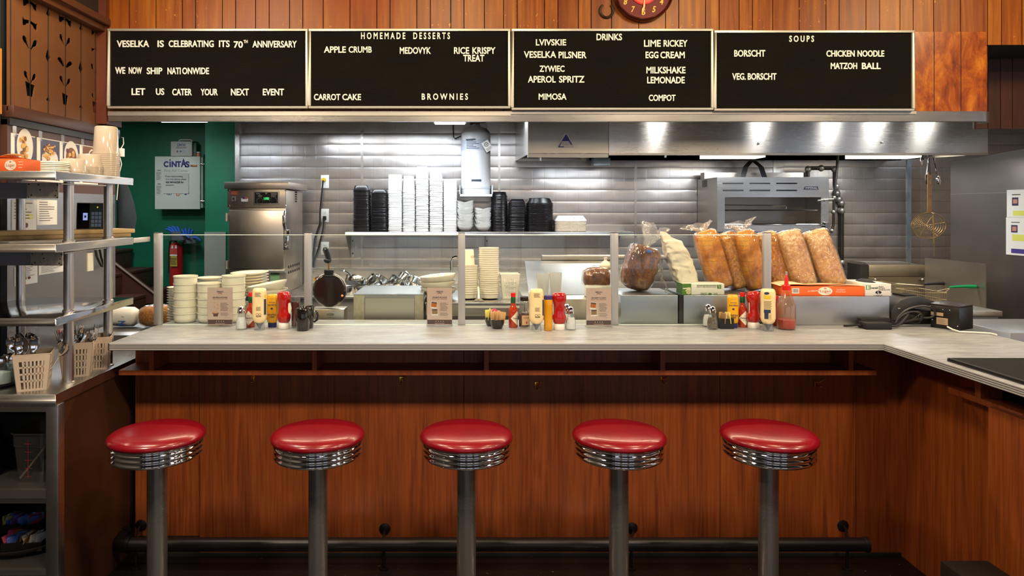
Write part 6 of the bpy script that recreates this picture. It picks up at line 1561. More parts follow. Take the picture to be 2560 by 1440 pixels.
MB().box(X(1064, y), X(1311, y), y + 0.012, y + 0.029, 0.86, Z(791, y)).build('lower_groove', M('dark_groove', '#3a352e', 0.5), root)
root = thing('slanted_prep_unit', 'steel prep unit with slanted scratched board behind the drinks glass', 'prep table', (X(1430, 3.9), 4.2, 0.8))
y = 3.86; zt = Z(748, y)
MB().box(X(1313, y), X(1552, y), y, 4.7, 0.8, zt).build('body', CREAMST, root, bevel=0.002)
g = MB(); ya_, yb_ = 4.05, 4.55
za, zb6 = zt + 0.002, Z(653, yb_)
g.add([(X(1322, ya_), ya_, za), (X(1545, ya_), ya_, za), (X(1545, yb_), yb_, zb6), (X(1312, yb_), yb_, zb6), (X(1322, ya_), ya_ + 0.02, za), (X(1545, ya_), ya_ + 0.02, za), (X(1545, yb_), yb_ + 0.02, zb6), (X(1312, yb_), yb_ + 0.02, zb6)], [(0, 1, 2, 3), (7, 6, 5, 4), (0, 4, 5, 1), (1, 5, 6, 2), (2, 6, 7, 3), (3, 7, 4, 0)])
g.build('slanted_board', steel('scratched_board', '#a9a7a3', 0.42, (60, 60, 60), 0.2, 0.85, 0.2), root)
root = thing('heat_strip', 'steel strip heater with a lit tube above the bagged loaf', 'heater', (X(1450, 4.5), 4.62, 1.28))
y = 4.58
MB().box(X(1355, y), X(1665, y), y, y + 0.06, Z(649.5, y), Z(638, y)).build('rail', STW, root, bevel=0.003)
MB().box(X(1355, y), X(1540, y), y + 0.03, y + 0.07, Z(680, y), Z(650, y)).build('reflector', STD, root)
g = MB(); g.cyl((X(1448, y), y + 0.0, Z(664.5, y)), (X(1502, y), y + 0.0, Z(664.5, y)), 0.009); g.build('lit_tube', M('warm_tube', '#fff0cf', 0.3, emit=3.5), root)
g = MB(); g.cyl((X(1443, y), y, Z(667, y)), (X(1448, y), y, Z(665, y)), 0.014); g.tube([(X(1443, y), y, Z(667, y)), (X(1445, y), y + 0.02, Z(660, y)), (X(1446, y), y + 0.04, Z(650, y))], 0.005); g.build('tube_holder', BLK, root)
g = MB(); g.box(X(1365, y), X(1665, y), y + 0.02, y + 0.03, 1.1, Z(650, y) - 0.001) if False else None
for px in (1357, 1660): MB().box(X(px, y), X(px + 4, y), y + 0.062, y + 0.075, 1.15, Z(638, y)).build('stand', STD, root)
# three low steel boxes on the worktop behind the glass
BOXS = steel('box_steel', '#b9bcc2', 0.36, (3, 3, 120), 0.12, 0.95, 0.18)
def lowbox(a, b, y, d, top, lb, end=None):
    x0, x1, zt = X(a, y), X(b, y), Z(top, y)
    root = thing('steel_box', lb, 'box', ((x0 + x1) / 2, y + d / 2, ZC), 'low steel boxes behind the glass')
    MB().box(x0, x1, y, y + d, ZC + 0.0005, zt).build('body', BOXS, root, bevel=0.003)
    if end: MB().box(x0 - end, x0 - 0.0005, y + 0.004, y + d, ZC + 0.0005, zt - 0.002).build('end_cap', M('riveted_black', '#1a1512', 0.5), root)
    return zt
zA = lowbox(1552, 1695, 3.565, 0.33, 738, 'low steel box carrying the round bagged loaf, left of the others')
zB = lowbox(1709, 1897, 3.565, 0.33, 738, 'low steel box with a black end carrying the paper bag loaf', 0.022)
zB2 = lowbox(1934, 2224, 3.52, 0.36, 741, 'low steel box under the orange carton at the right end')
# back wall of the loaf rack: pale leaning board
root = MB(); y = 3.9
root.add([(X(2060, y), y, zB2 + 0.001), (X(2127, y), y, zB2 + 0.001), (X(2096, y), y + 0.03, Z(648, y)), (X(2040, y), y + 0.03, Z(648, y)), (X(2060, y), y + 0.008, zB2 + 0.001), (X(2127, y), y + 0.008, zB2 + 0.001), (X(2096, y), y + 0.038, Z(648, y)), (X(2040, y), y + 0.038, Z(648, y))], [(0, 1, 2, 3), (7, 6, 5, 4), (0, 4, 5, 1), (1, 5, 6, 2), (2, 6, 7, 3), (3, 7, 4, 0)])
o = root.build('leaning_board', M('pale_panel', '#c3bda9', 0.5)); tag(o, 'pale board leaning behind the wrapped loaf at the right end', 'board')

# --------------------------------------------------------- bread
def mk_bread(name, c0, c1, c2, sc=30, slices=0.0, bump=0.5):
    m = bpy.data.materials.new(name); t = NT(m)
    n = t.noise((sc, sc, sc * 0.8), 6, 0.7, 0.3); n2 = t.noise((6, 6, 6), 3)
    c = t.ramp(t.math('ADD', t.math('MULTIPLY', n, 0.6), t.math('MULTIPLY', n2, 0.4)), [(0.36, c0), (0.5, c1), (0.64, c2)])
    h = n
    if slices:
        t.tc = t.tc or t.n('ShaderNodeTexCoord'); sp = t.n('ShaderNodeSeparateXYZ'); t.l(t.tc.outputs['Object'], sp.inputs[0])
        w_ = t.noise((7, 7, 7), 3)
        s = t.math('FRACT', t.math('ADD', t.math('MULTIPLY', sp.outputs['Z'], slices), t.math('MULTIPLY', w_, 3.0)))
        lineM = t.math('LESS_THAN', s, 0.09)
        c = t.mix(t.math('MULTIPLY', t.math('MULTIPLY', lineM, t.math('GREATER_THAN', n2, 0.47)), 0.55), c, '#5a2c0c')
    t.bsdf(c, 0.6, 0, t.bump(h, bump, 0.006))
    return m
BR_G = mk_bread('golden_crust', '#8f4a0e', '#c67c1c', '#e0a63e', 14, 42, 0.3)
BR_S = mk_bread('seeded_crust', '#7a3e0e', '#bd7a24', '#ecc06c', 95, 0, 0.9)
BR_D = mk_bread('dark_seeded_crust', '#3a1a0a', '#6e3a16', '#a9722e', 34, 26, 0.9)
BR_W = mk_bread('pale_wrapped_crust', '#9a6222', '#d09a4c', '#f2dcae', 60, 0, 0.6)
FILM = thin('bag_film', '#fdfaf4', 1.3, 0.07, 1.0, (26, 26, 9), haze=0.03)
FILM2 = thin('foil_film', '#fbf5ea', 2.6, 0.12, 1.0, (45, 45, 45), haze=0.08)
FILM3 = thin('loose_film', '#fbf8f2', 2.4, 0.08, 1.0, (30, 30, 30), haze=0.16)
def loaf(name, lb, p_top, p_bot, wpx, y, zb, mat, film, tuft=None, round_=3.2, depth=0.06, back=0.12, clip=False, grow=1.0, base=0.80):
    """a bagged loaf standing on end, leaning from p_bot to p_top in the picture's plane and a little backwards"""
    xt, xb = X(p_top[0], y), X(p_bot[0], y); ztp = Z(p_top[1], y); L = math.hypot(xt - xb, ztp - zb)
    hw_ = wpx / F * y / 2; ang = math.atan2(xt - xb, ztp - zb)
    root = thing(name, lb, 'bread', (xb, y, zb), 'bagged loaves on the steel boxes')
    R_ = Matrix.Translation((xb, y, zb)) @ Matrix.Rotation(-back, 4, 'X') @ Matrix.Rotation(ang, 4, 'Y')
    def body(f, top_extra=0):
        g = MB(); secs = []
        for u, s in ((0.0, base), (0.025, max(0.92 - (0.8 - base) * 0.8, 0)), (0.08, 0.99 - (0.8 - base) * 0.35), (0.3, 1.0), (0.55, 1.0 * grow), (0.75, 0.985 * grow), (0.88, 0.95), (0.95, 0.86), (0.985, 0.7), (1.0, 0.45)):
            secs.append((0, 0, u * L * (1 if f == 1 else 1.012), hw_ * s * f, depth * s * f, round_))
        g.loft(secs, 40); return g
    g = body(1); st0 = len(g.v)
    g.jitter(0.004, 14); lift = hw_ * abs(math.sin(ang)) * 0.7
    T_ = Matrix.Translation((0, 0, 0)) 
    low = min((R_ @ p).z for p in g.v); sh = Matrix.Translation((0, 0, zb + 0.001 - low))
    g.xf(sh @ R_); b = g.build('loaf', mat, root, smooth=60)
    if film:
        g = body(1.07); g.jitter(0.004, 22); g.xf(sh @ R_)
        for i, p in enumerate(g.v):
            if p.z < zb + 0.0008: p.z = zb + 0.0008
        g.build('clear_bag', film, root, smooth=80)
    if tuft:
        g = MB(); r = random.Random(p_top[0]); o_ = Vector((0, 0, L * 0.99))
        dx, hgt, wd = tuft
        n, kk = 26, 6; vs = []; fs = []
        for j in range(kk + 1):
            v = j / kk
            for i in range(n):
                a = 2 * PI * i / n; rad = (0.012 + wd * v ** 1.1) * (1 + 0.45 * v * math.sin(5 * a + 2 * r.random()) + 0.15 * r.uniform(-1, 1) * v)
                vs.append((o_.x + dx * v + rad * math.cos(a), rad * 0.55 * math.sin(a), o_.z - 0.005 + hgt * v * (1 + 0.35 * math.sin(3 * a + 1.0) * v)))
        for j in range(kk):
            for i in range(n): fs.append((j * n + i, j * n + (i + 1) % n, (j + 1) * n + (i + 1) % n, (j + 1) * n + i))
        g.add(vs, fs); g.xf(sh @ R_); g.build('gathered_bag_top', FILM3, root, smooth=60)
    if clip:
        g = MB(); g.box(-0.012, 0.012, -depth * 1.12 - 0.004, -depth * 1.1, L * 0.86, L * 0.92); g.xf(sh @ R_); g.build('bag_clip', M('clip_blue', '#3a6ac0', 0.4), root, bevel=0.004)
    return root
LB = 'bagged loaves on the steel boxes'
yl_ = 3.74
loaf('bread_loaf', 'fat dark seeded loaf in a clear bag with a tall gathered top', (1617, 622), (1583, 738), 82, yl_, zA, BR_D, FILM, (0.012, 0.105, 0.050), 2.6, 0.08, 0.06, True, 1.0, 0.35)
loaf('bread_loaf', 'golden sliced loaf with gathered bag top, right of the paper bag', (1765, 584), (1803, 738), 58, yl_ + 0.02, zB, BR_G, FILM, (-0.02, 0.045, 0.055))
loaf('bread_loaf', 'seeded loaf between the two golden loaves', (1817, 588), (1851, 738), 50, yl_ + 0.05, zB, BR_S, FILM)
loaf('bread_loaf', 'golden loaf with open bag top just left of the fifth post', (1862, 583), (1895, 738), 54, yl_, zB, BR_G, FILM, (0.0, 0.05, 0.055))
loaf('bread_loaf', 'seeded golden loaf partly hidden behind the fifth post', (1916, 587), (1948, 738), 56, yl_ + 0.06, zB2, BR_S, FILM)
loaf('bread_loaf', 'pale loaf in crinkled wrap standing behind the orange carton', (1974, 584), (2010, 740), 62, yl_ + 0.02, zB2, BR_W, FILM2)
loaf('bread_loaf', 'pale loaf in crinkled wrap, last on the right beside the leaning board', (2040, 584), (2083, 740), 64, yl_ + 0.02, zB2, BR_W, FILM2)
# loaf in a white paper bag
y = yl_ - 0.02
root = thing('paper_bag_loaf', 'crumpled white paper bag holding a loaf among the bread', 'paper bag', (X(1722, y), y, zB), LB)
g = MB(); xb, xt, zt = X(1724, y), X(1680, y), Z(594, y); hw_ = 58 / F * y / 2; secs = []
KEY = ((0, 0.80, 0), (0.05, 0.93, 0), (0.2, 1.0, 0), (0.5, 1.02, 0), (0.8, 0.97, 0), (0.93, 0.82, -0.002), (0.97, 0.62, -0.012), (1.0, 0.42, -0.022), (1.06, 0.34, -0.03), (1.09, 0.2, -0.034))
for q in range(64):
    u = 1.09 * q / 63
    for k0, k1 in zip(KEY[:-1], KEY[1:]):
        if k0[0] <= u <= k1[0] + 1e-6: f_ = (u - k0[0]) / (k1[0] - k0[0]); s, dx = k0[1] + (k1[1] - k0[1]) * f_, k0[2] + (k1[2] - k0[2]) * f_; break
    secs.append((xb + (xt - xb) * u + dx, y + 0.03 * u, zB + 0.001 + (zt - zB) * u, hw_ * s, 0.058 * (s if u < 0.94 else s * 0.4), 3.4))
g.loft(secs, 72)
for i, p in enumerate(g.v):
    from mathutils import noise as _n
    if p.z > zB + 0.01: g.v[i] = p + _n.noise_vector(p * 14) * 0.009 + Vector((1, 1, 0.4)) * abs(_n.noise(p * 24)) * 0.012 - Vector((1, 1, 0)) * abs(_n.noise(p * 38 + Vector((3, 1, 2)))) * 0.007
g.build('bag', M('bag_paper', '#ddd0bc', 0.75, bump=0.6, bs=(35, 35, 35), bd=0.004), root, smooth=40)
# loaf in film on the prep unit
y = 4.0; root = thing('bread_loaf', 'short dark seeded loaf in film on a white tray behind the third sign', 'bread', (X(1490, y), y, Z(748, 3.86)), LB)
zt0 = Z(748, 3.86) + 0.0005; zs_ = Z(710, y)
MB().box(X(1461, y), X(1530, y), y - 0.06, y + 0.02, zt0, zs_).build('white_tray', M('tray_white', '#f1ede4', 0.5), root, bevel=0.006)
g = MB(); cx_ = X(1491, y); hw_ = 34 / F * y
g.loft([(cx_, y - 0.01, zs_ + 0.001, hw_ * 0.9, 0.05, 3.5), (cx_, y - 0.01, zs_ + 0.02, hw_, 0.055, 3.5), (cx_, y - 0.01, zs_ + 0.07, hw_ * 0.93, 0.05, 3.2), (cx_, y - 0.01, zs_ + 0.092, hw_ * 0.7, 0.035, 3)], 36); g.jitter(0.004, 18); g.build('loaf', BR_D, root, smooth=60)
g = MB(); g.loft([(cx_, y - 0.01, zs_ + 0.0008, hw_ * 1.08, 0.056, 3.5), (cx_, y - 0.01, zs_ + 0.025, hw_ * 1.12, 0.06, 3.5), (cx_, y - 0.01, zs_ + 0.075, hw_ * 1.0, 0.055, 3.2), (cx_ + 0.02, y - 0.01, zs_ + 0.105, hw_ * 0.6, 0.03, 3)], 30); g.jitter(0.006, 25); g.build('clear_bag', FILM, root, smooth=70)
g = MB(); x_, z_ = X(1514, y), Z(664, y); g.lathe([(0.0, -0.03), (0.022, -0.026), (0.034, -0.01), (0.032, 0.008), (0.016, 0.022), (0.008, 0.03), (0.011, 0.045), (0, 0.046)], (x_, y + 0.0, z_ + 0.0), 18); g.jitter(0.003, 40); g.build('knotted_bag_end', M('bag_knot', '#e6d8bd', 0.5), root, smooth=60)
# paper packet behind the brown loaf and the chain by the paper bag
root = MB(); y = 3.66; pts = [(1648, 664), (1652, 690), (1662, 718), (1672, 735)]
g = MB(); ch = [(1647, 662), (1650, 672), (1647, 681), (1654, 690), (1656, 700), (1663, 710), (1668, 720), (1664, 729), (1672, 734)]
r_ = thing('steel_chain', 'short steel chain hanging beside the fat dark loaf', 'chain', (X(1660, 3.6), 3.6, zA))
for i, (a, b) in enumerate(zip(ch[:-1], ch[1:])):
    p, q = Vector((X(a[0], 3.62), 3.62, Z(a[1], 3.62))), Vector((X(b[0], 3.62), 3.62, Z(b[1], 3.62))); d = (q - p); n_ = Vector((d.z, 0, -d.x)).normalized() * 0.005; 
    if i % 2: n_ = Vector((0, 0.005, 0))
    m_ = (p + q) / 2; L_ = d.length / 2 + 0.004; du = d.normalized()
    g.tube([m_ + du * L_ * math.cos(t) + n_ * math.sin(t) for t in [2 * PI * k / 10 for k in range(10)]], 0.0016, 5, closed=True)
g.build('links', M('chain_metal', '#b9b2a6', 0.3, 0.9), r_)

# boxes on the steel boxes
GB = M('glove_box_white', '#e6e1d6', 0.55); GBG = M('glove_box_green', '#4f7a2e', 0.55)
y = 3.575
root = thing('glove_box', 'green and white carton of latex gloves in front of the paper bag loaf', 'box', (X(1747, y), y + 0.06, zB), 'glove cartons')
x0, x1, z0, z1 = X(1706, y), X(1811, y), zB + 0.001, Z(709, y)
xg = X(1728, y)
g = MB(); g.box(x0, x1, y, y + 0.10, z0, z1); g.build('carton', GB, root, bevel=0.0015)
g = MB(); g.box(x0 - 0.0006, xg, y - 0.0008, y + 0.1006, z0, z1 - 0.0001); g.build('green_end', GBG, root)
g = MB(); g.quad((x0 + 0.002, y - 0.0014, z0 + 0.03), (X(1722, y), y - 0.0014, z0 + 0.03), (X(1722, y), y - 0.0014, z0 + 0.035), (x0 + 0.002, y - 0.0014, z0 + 0.035))
put_text(g, 'SAFE', X(1783, y), X(1794, y), Z(737, y), Z(732, y), y - 0.0008, 0, 0, 0, 1, True); put_text(g, 'GUARD', X(1751, y), X(1767, y), Z(737, y), Z(732, y), y - 0.0008, 0.02, 0, 0, 1, True)
put_text(g, 'LATEX POWDER FREE GLOVES', X(1742, y), X(1792, y), Z(719, y), Z(714.5, y), y - 0.0008, 0, 0, 0, 2, True); put_text(g, 'XL', X(1795, y), X(1801, y), Z(720, y), Z(713.5, y), y - 0.0012, 0, 0, 0, 0, True)
g.quad((X(1793, y), y - 0.0008, Z(721.5, y)), (X(1803, y), y - 0.0008, Z(721.5, y)), (X(1803, y), y - 0.0008, Z(712, y)), (X(1793, y), y - 0.0008, Z(712, y)), 1)
g.quad((X(1742, y), y - 0.0008, Z(714, y)), (X(1792, y), y - 0.0008, Z(714, y)), (X(1792, y), y - 0.0008, Z(712.7, y)), (X(1742, y), y - 0.0008, Z(712.7, y)), 1)
disc(g, X(1775, y), Z(734.5, y), 0.010, 0.005, y - 0.0008, 12, 1)
g.build('print', [M('print_white', '#eae6dc', 0.6), GBG, GREYINK], root, smooth=0)
g = MB(); cx_, cz_ = X(1714, y), z0 + 0.026; yy = y - 0.0018
g.add([(cx_ + u * 0.012, yy, cz_ + v * 0.013) for u, v in ((-0.7, -0.9), (0.7, -0.9), (0.9, 0.3), (-0.9, 0.3))], [(0, 1, 2, 3)])
for i in range(4): xx = cx_ - 0.0095 + i * 0.0058; g.quad((xx, yy, cz_ + 0.003), (xx + 0.0042, yy, cz_ + 0.003), (xx + 0.0042, yy, cz_ + 0.02 + 0.004 * (i in (1, 2))), (xx, yy, cz_ + 0.02 + 0.004 * (i in (1, 2))))
g.add([(cx_ + 0.009, yy, cz_ - 0.006), (cx_ + 0.019, yy, cz_ + 0.007), (cx_ + 0.016, yy, cz_ + 0.01), (cx_ + 0.009, yy, cz_ + 0.003)], [(0, 1, 2, 3)])
g.xf(Matrix.Translation((cx_, 0, cz_)) @ Matrix.Rotation(PI, 4, 'Y') @ Matrix.Translation((-cx_, 0, -cz_))); g.xf(Matrix.Translation((X(1713, y) + 0.018 - cx_, 0, 0)))
g.build('hand_picture', M('hand_cream', '#e2d2a4', 0.6), root)
y = 3.535
rx_ = X(2058, y); w_ = X(2161, y) - X(1955, y)
root = logan_box('wrap_box', 'long orange carton of waxed paper in front of the wrapped loaves', w_, 0.10, Z(716, y) - zB2 - 0.001)
root.location = (0, 0, 0); hB = Z(716, y) - zB2 - 0.001
logan_marks(root, (X(2063, y) - rx_), hB * 0.5, 18 / F * y, 10.5 / F * y, -0.05, w_)
g = MB(); lines(g, -w_ / 2 + 0.15, -w_ / 2 + 0.19, hB * 0.5, hB * 0.6, -0.0506, 1, 0, 0.7, 0)
put_text(g, 'Interfolded', X(2091, y) - rx_, X(2112, y) - rx_, hB * 0.56, hB * 0.74, -0.0506, 0, 0, 0.2); put_text(g, 'Waxed Paper', X(2089, y) - rx_, X(2115, y) - rx_, hB * 0.32, hB * 0.5, -0.0506, 0, 0, 0.2)
put_text(g, '500 SHEETS', X(2019, y) - rx_, X(2040, y) - rx_, hB * 0.42, hB * 0.56, -0.0506)
g.build('print', M('label_cream', '#f0dfcc', 0.6), root, smooth=0)
g = MB(); xx = X(1980, y) - rx_; g.quad((xx, -0.0506, hB * 0.25), (xx + 0.036, -0.0506, hB * 0.25), (xx + 0.036, -0.0506, hB * 0.8), (xx, -0.0506, hB * 0.8), 0)
r = random.Random(4); u = 0.003
while u < 0.033: t_ = r.choice((0.0006, 0.001, 0.0016)); g.quad((xx + u, -0.051, hB * 0.33), (xx + u + t_, -0.051, hB * 0.33), (xx + u + t_, -0.051, hB * 0.74), (xx + u, -0.051, hB * 0.74), 1); u += t_ + r.choice((0.0008, 0.0014))
g.build('barcode', [PAPER, INK], root)
g = MB(); vs = []; fs = []
for i in range(15):
    u = i / 14
    for j in range(3): vs.append((-w_ / 2 - 0.01 + w_ * u, -0.048 + 0.06 * j, hB + 0.002 + 0.016 * math.sin(min(u * 2.4, 1) * PI) * (0.4 + 0.3 * j) + 0.003 * math.sin(9 * u + j)))
for i in range(14):
    for j in range(2): fs.append((i * 3 + j, i * 3 + j + 1, i * 3 + j + 4, i * 3 + j + 3))
g.add(vs, fs); g.build('waxed_sheet', M('kraft_sheet', '#f0c9a0', 0.7), root)
root.location = (rx_, y + 0.05, zB2 + 0.001)
y = 3.53; x0, x1, z1 = X(2163, y), X(2228, y), Z(709.5, y)
root = thing('glove_box', 'white carton of black nitrile gloves at the end of the orange carton', 'box', ((x0 + x1) / 2, y + 0.11, zB2), 'glove cartons')
g = MB(); g.box(x0, x1, y, y + 0.22, zB2 + 0.001, z1); g.build('carton', M('carton_grey', '#dcd8d4', 0.55), root, bevel=0.0015)
g = MB(); put_text(g, 'E', X(2167, y), X(2174, y), Z(723, y), Z(714, y), y - 0.0012, 0.04, 0, 0, 2); g.quad((X(2165, y), y - 0.0008, Z(724, y)), (X(2176, y), y - 0.0008, Z(724, y)), (X(2176, y), y - 0.0008, Z(713, y)), (X(2165, y), y - 0.0008, Z(713, y)), 0)
put_text(g, 'merald', X(2177, y), X(2195, y), Z(722, y), Z(717, y), y - 0.0008, 0.03, 0, 0, 3)
for tx, a, b, p0, p1 in (('BLACK', 2197, 2209, 715, 718), ('NITRILE', 2197, 2212, 719, 722), ('EXAM GLOVES', 2197, 2225, 723, 726)): put_text(g, tx, X(a, y), X(b, y), Z(p1, y), Z(p0, y), y - 0.0008, 0.01, 0, 0, 1)
disc(g, X(2196, y), Z(731, y), 0.0155, 0.0085, y - 0.0008, 20, 1); put_text(g, 'L', X(2194, y), X(2198.5, y), Z(734, y), Z(728, y), y - 0.0012, 0.02, 0, 0, 2); put_text(g, 'LARGE', X(2185, y), X(2206, y), Z(739.5, y), Z(737, y), y - 0.0008, 0, 0, 0, 1)
g.build('print', [M('logo_green', '#2f8a3c', 0.5), INK, WHT, M('logo_dark_green', '#23402a', 0.5)], root, smooth=0)
g = MB(); xm = (x0 + x1) / 2; g.loft([(xm, y + 0.11, z1 + 0.0003, 0.035, 0.07, 2), (xm, y + 0.11, z1 + 0.004, 0.03, 0.06, 2), (xm + 0.01, y + 0.13, z1 + 0.012, 0.012, 0.03, 2)], 18); g.jitter(0.004, 40); g.build('glove_tip', BLKM, root)

# --------------------------------------------------------- crockery behind the glass
def bowl_mesh(name, R_, h, mat, foot=0.55, wall=0.92):
    g = MB(); g.lathe([(R_ * foot, 0), (R_ * foot * 1.05, 0.0), (R_ * wall, h * 0.2), (R_ * 0.945, h * 0.42), (R_ * 0.95, h * 0.84), (R_ * 1.0, h * 0.88), (R_, h), (R_ * 0.95, h), (R_ * 0.91, h * 0.5), (R_ * 0.84, h * 0.26), (0, h * 0.12)], (0, 0, 0), 36)
    return g.build(name, mat, smooth=50, origin=(0, 0, 0))
yb6 = 3.63
rb = 29.5 / F * yb6
bw = bowl_mesh('soup_bowl', rb, 0.052, IVORY, 0.72)
GB6 = 'cream soup bowls behind the first glass pane'
n0 = True
for (px, yy, n, top, lb) in ((464, yb6, 6, 689, 'cream soup bowl, %s from the bottom of the stack beside the first post'), (524, yb6, 5, 707, 'cream soup bowl, %s from the bottom of the stack behind the paper sign'), (584, yb6 + 0.01, 6, 688, 'cream soup bowl, %s from the bottom of the stack right of the paper sign')):
    pitch = (Z(top, yy) - ZC - 0.052) / (n - 1)
    for i in range(n):
        o = use(bw, n0, (X(px, yy) + random.uniform(-.001, .001), yy, ZC + 0.0005 + i * pitch)); n0 = False
        tag(o, lb % nth(i + 1), 'bowl', GB6)
def plate_mesh(name, R_, h, mat, sx=1.0):
    g = MB(); g.lathe([(0, 0.0), (R_ * 0.6, 0.0), (R_ * 0.65, h * 0.25), (R_ * 0.97, h * 0.9), (R_, h), (R_ * 0.98, h * 1.02), (R_ * 0.66, h * 0.45), (0, h * 0.35)], (0, 0, 0), 40, sx=sx); return g.build(name, mat, smooth=50, origin=(0, 0, 0))
pl = plate_mesh('dinner_plate', 0.076, 0.014, IVORY)
y = 3.83; z0 = 1.05 
o = MB().box(-1.54, -0.86, 3.72, 4.2, 0.0, ZC - 0.03).build('plate_table', STD, bevel=0.004, origin=(-1.2, 4, 0)); tag(o, 'steel table carrying plates behind the first glass pane', 'table')
n = 15; zt = Z(693, 3.83); z0 = ZC - 0.029
for i in range(n):
    tag(use(pl, i == 0, (X(524, 3.83), 3.83, z0 + i * (zt - z0 - 0.014) / (n - 1))), 'cream dinner plate, %s from the bottom of the stack behind the soup bowls' % nth(i + 1), 'plate', 'dinner plates behind the bowls')
n = 14; zt = Z(717, 3.8); pl2 = plate_mesh('side_plate', 0.047, 0.014, IVORY)
for i in range(n):
    tag(use(pl2, i == 0, (X(440, 3.80), 3.80, z0 + i * (zt - z0 - 0.014) / (n - 1))), 'small cream plate, %s from the bottom of the stack beside the first post' % nth(i + 1), 'plate', 'small plates behind the bowls')
ov = plate_mesh('oval_platter', 0.082, 0.018, IVORY, 1.32)
n = 9; y = 4.0; zt = Z(680, y)
for i in range(n):
    tag(use(ov, i == 0, (X(624, y) + 0.002 * (i % 2), y, zt - 0.018 - (n - 1 - i) * 0.0155), (0.05, -0.03, 0)), 'cream oval platter, %s from the bottom of the tall platter stack' % nth(i + 1), 'platter', 'oval platters behind the bowls')
zlow = zt - 0.018 - (n - 1) * 0.0155
o = MB().box(X(560, y), X(690, y), y - 0.09, y + 0.12, ZC - 0.029, zlow - 0.012).build('platter_riser', STD, bevel=0.003, origin=(X(624, y), y, ZC)); tag(o, 'steel riser under the oval platters', 'stand')
def pasta_bowl(name, R_, h, mat): 
    g = MB(); g.lathe([(R_ * 0.5, 0), (R_ * 0.55, 0), (R_ * 0.9, h * 0.55), (R_ * 1.0, h * 0.96), (R_ * 1.0, h), (R_ * 0.96, h * 0.98), (R_ * 0.86, h * 0.55), (R_ * 0.5, h * 0.12), (0, h * 0.08)], (0, 0, 0), 40); return g.build(name, mat, smooth=50, origin=(0, 0, 0))
pb = pasta_bowl('pasta_bowl', 0.108, 0.055, IVORY)
y = 3.86
for i, (px, py, tilt, lb) in enumerate(((670, 741, 0.0, 'wide cream pasta bowl, lower one of the tilted pair behind the condiments'), (672, 727, -0.18, 'wide cream pasta bowl tipped up on the other behind the condiments'))):
    use(pb, i == 0, (X(px, y), y, Z(py, y) - 0.012), (0, tilt, 0), lb, 'wide pasta bowls'); bpy.data.objects[pb.name]['category'] = 'bowl'
o = MB().box(X(640, y), X(700, y), y - 0.06, y + 0.07, ZC - 0.029, Z(741, y) - 0.0125).build('bowl_riser', STD, bevel=0.003, origin=(X(670, y), y, ZC)); tag(o, 'steel riser under the two wide pasta bowls', 'stand')
y = 4.02; zz = zp_ + 0.0006
for i, (px, py, tilt, lb) in enumerate(((1096, 738, 0.02, 'wide cream pasta bowl at the bottom of three beside the third post'), (1095, 720, -0.05, 'wide cream pasta bowl in the middle of three beside the third post'), (1096, 707, -0.10, 'wide cream pasta bowl tilted on top of three beside the third post'))):
    o = dup(pb, (X(px, y), y, zz + (0.008, 0.045, 0.078)[i]), (0, tilt, 0), lb, 'wide pasta bowls'); o.scale = (0.96, 0.96, 1.05)
y = 4.02
sc_ = bowl_mesh('saucer_bowl', 25.5 / F * y, 0.036, IVORY, 0.6)
n = 22; p_ = (Z(619, y) - zz - 0.036) / (n - 1)
for i in range(n): tag(use(sc_, i == 0, (X(1222.5, y) + random.uniform(-.0015, .0015), y, zz + i * p_)), 'shallow cream bowl, %s from the bottom of the tallest bowl tower' % nth(i + 1), 'bowl', 'tall tower of shallow bowls')
n = 13; p_ = (Z(663, y) - zz - 0.036) / (n - 1)
for i in range(n): tag(dup(sc_, (X(1170, y) + random.uniform(-.0015, .0015), y, zz + i * p_)), 'shallow cream bowl, %s from the bottom of the tower under the paper cups' % nth(i + 1), 'bowl', 'tower of shallow bowls under the cups')
zc2 = zz + (n - 1) * p_ + 0.037
root = thing('paper_cup', 'upturned cream paper cup with dark lettering on the bowl tower behind the third post', 'cup', (X(1172, y), y, zc2), 'paper cups on the bowls')
g = MB(); g.lathe([(0.033, 0), (0.035, 0.002), (0.0335, 0.004), (0.0275, 0.088), (0.0265, 0.089), (0, 0.087)], (X(1172, y), y, zc2), 28); 
g.v = [Vector((p.x, p.y, p.z)) for p in g.v]; g.build('cup', M('cup_cream', '#ecdfc6', 0.6), root, smooth=50)
g = MB(); put_text(g, 'VESELKA', X(1176, y), X(1187, y), zc2 + 0.045, zc2 + 0.056, y - 0.0335); g.build('lettering', INK, root, smooth=0)
# plastic crate of utensils, scoop, plastic cups
y = 4.05
o = dup(bk_, (X(1273, y), y, zz), (0, 0, 0.06), 'white slotted plastic basket right of the tallest bowl tower', 'cutlery baskets on the cabinet'); o.scale = (0.85, 0.85, 0.98); o['group'] = 'slotted baskets'
del o['group']
def crate_colour(o):
    for ch in o.children:
        me = ch.data.copy(); me.materials.clear(); me.materials.append(M('crate_white', '#eee8dd', 0.45)); ch.data = me
crate_colour(o)
y = 3.90
root = thing('steel_scoop', 'steel scoop lying at the foot of the bowl towers', 'scoop', (X(1197, y), y, zz))
g = MB(); g.loft([(X(1197, y), y + 0.0, zz + 0.0004, 0.022, 0.012, 2.5), (X(1197, y), y, zz + 0.006, 0.028, 0.018, 2.5), (X(1197, y), y + 0.01, zz + 0.016, 0.012, 0.01, 2.5)], 18); g.build('scoop_bowl', CHR, root)
g = MB(); g.tube([(X(1197, y), y + 0.01, zz + 0.014), (X(1197, y), y + 0.04, zz + 0.05), (X(1196, y), y + 0.06, zz + 0.075)], 0.006); g.build('handle', WHT, root)
MILK = thin('milky_cup', '#f4f2ee', 1.0, 0.1, haze=0.3, hazecol='#f2f0ec'); y = 4.0; zq = Z(748, 3.86) + 0.0008
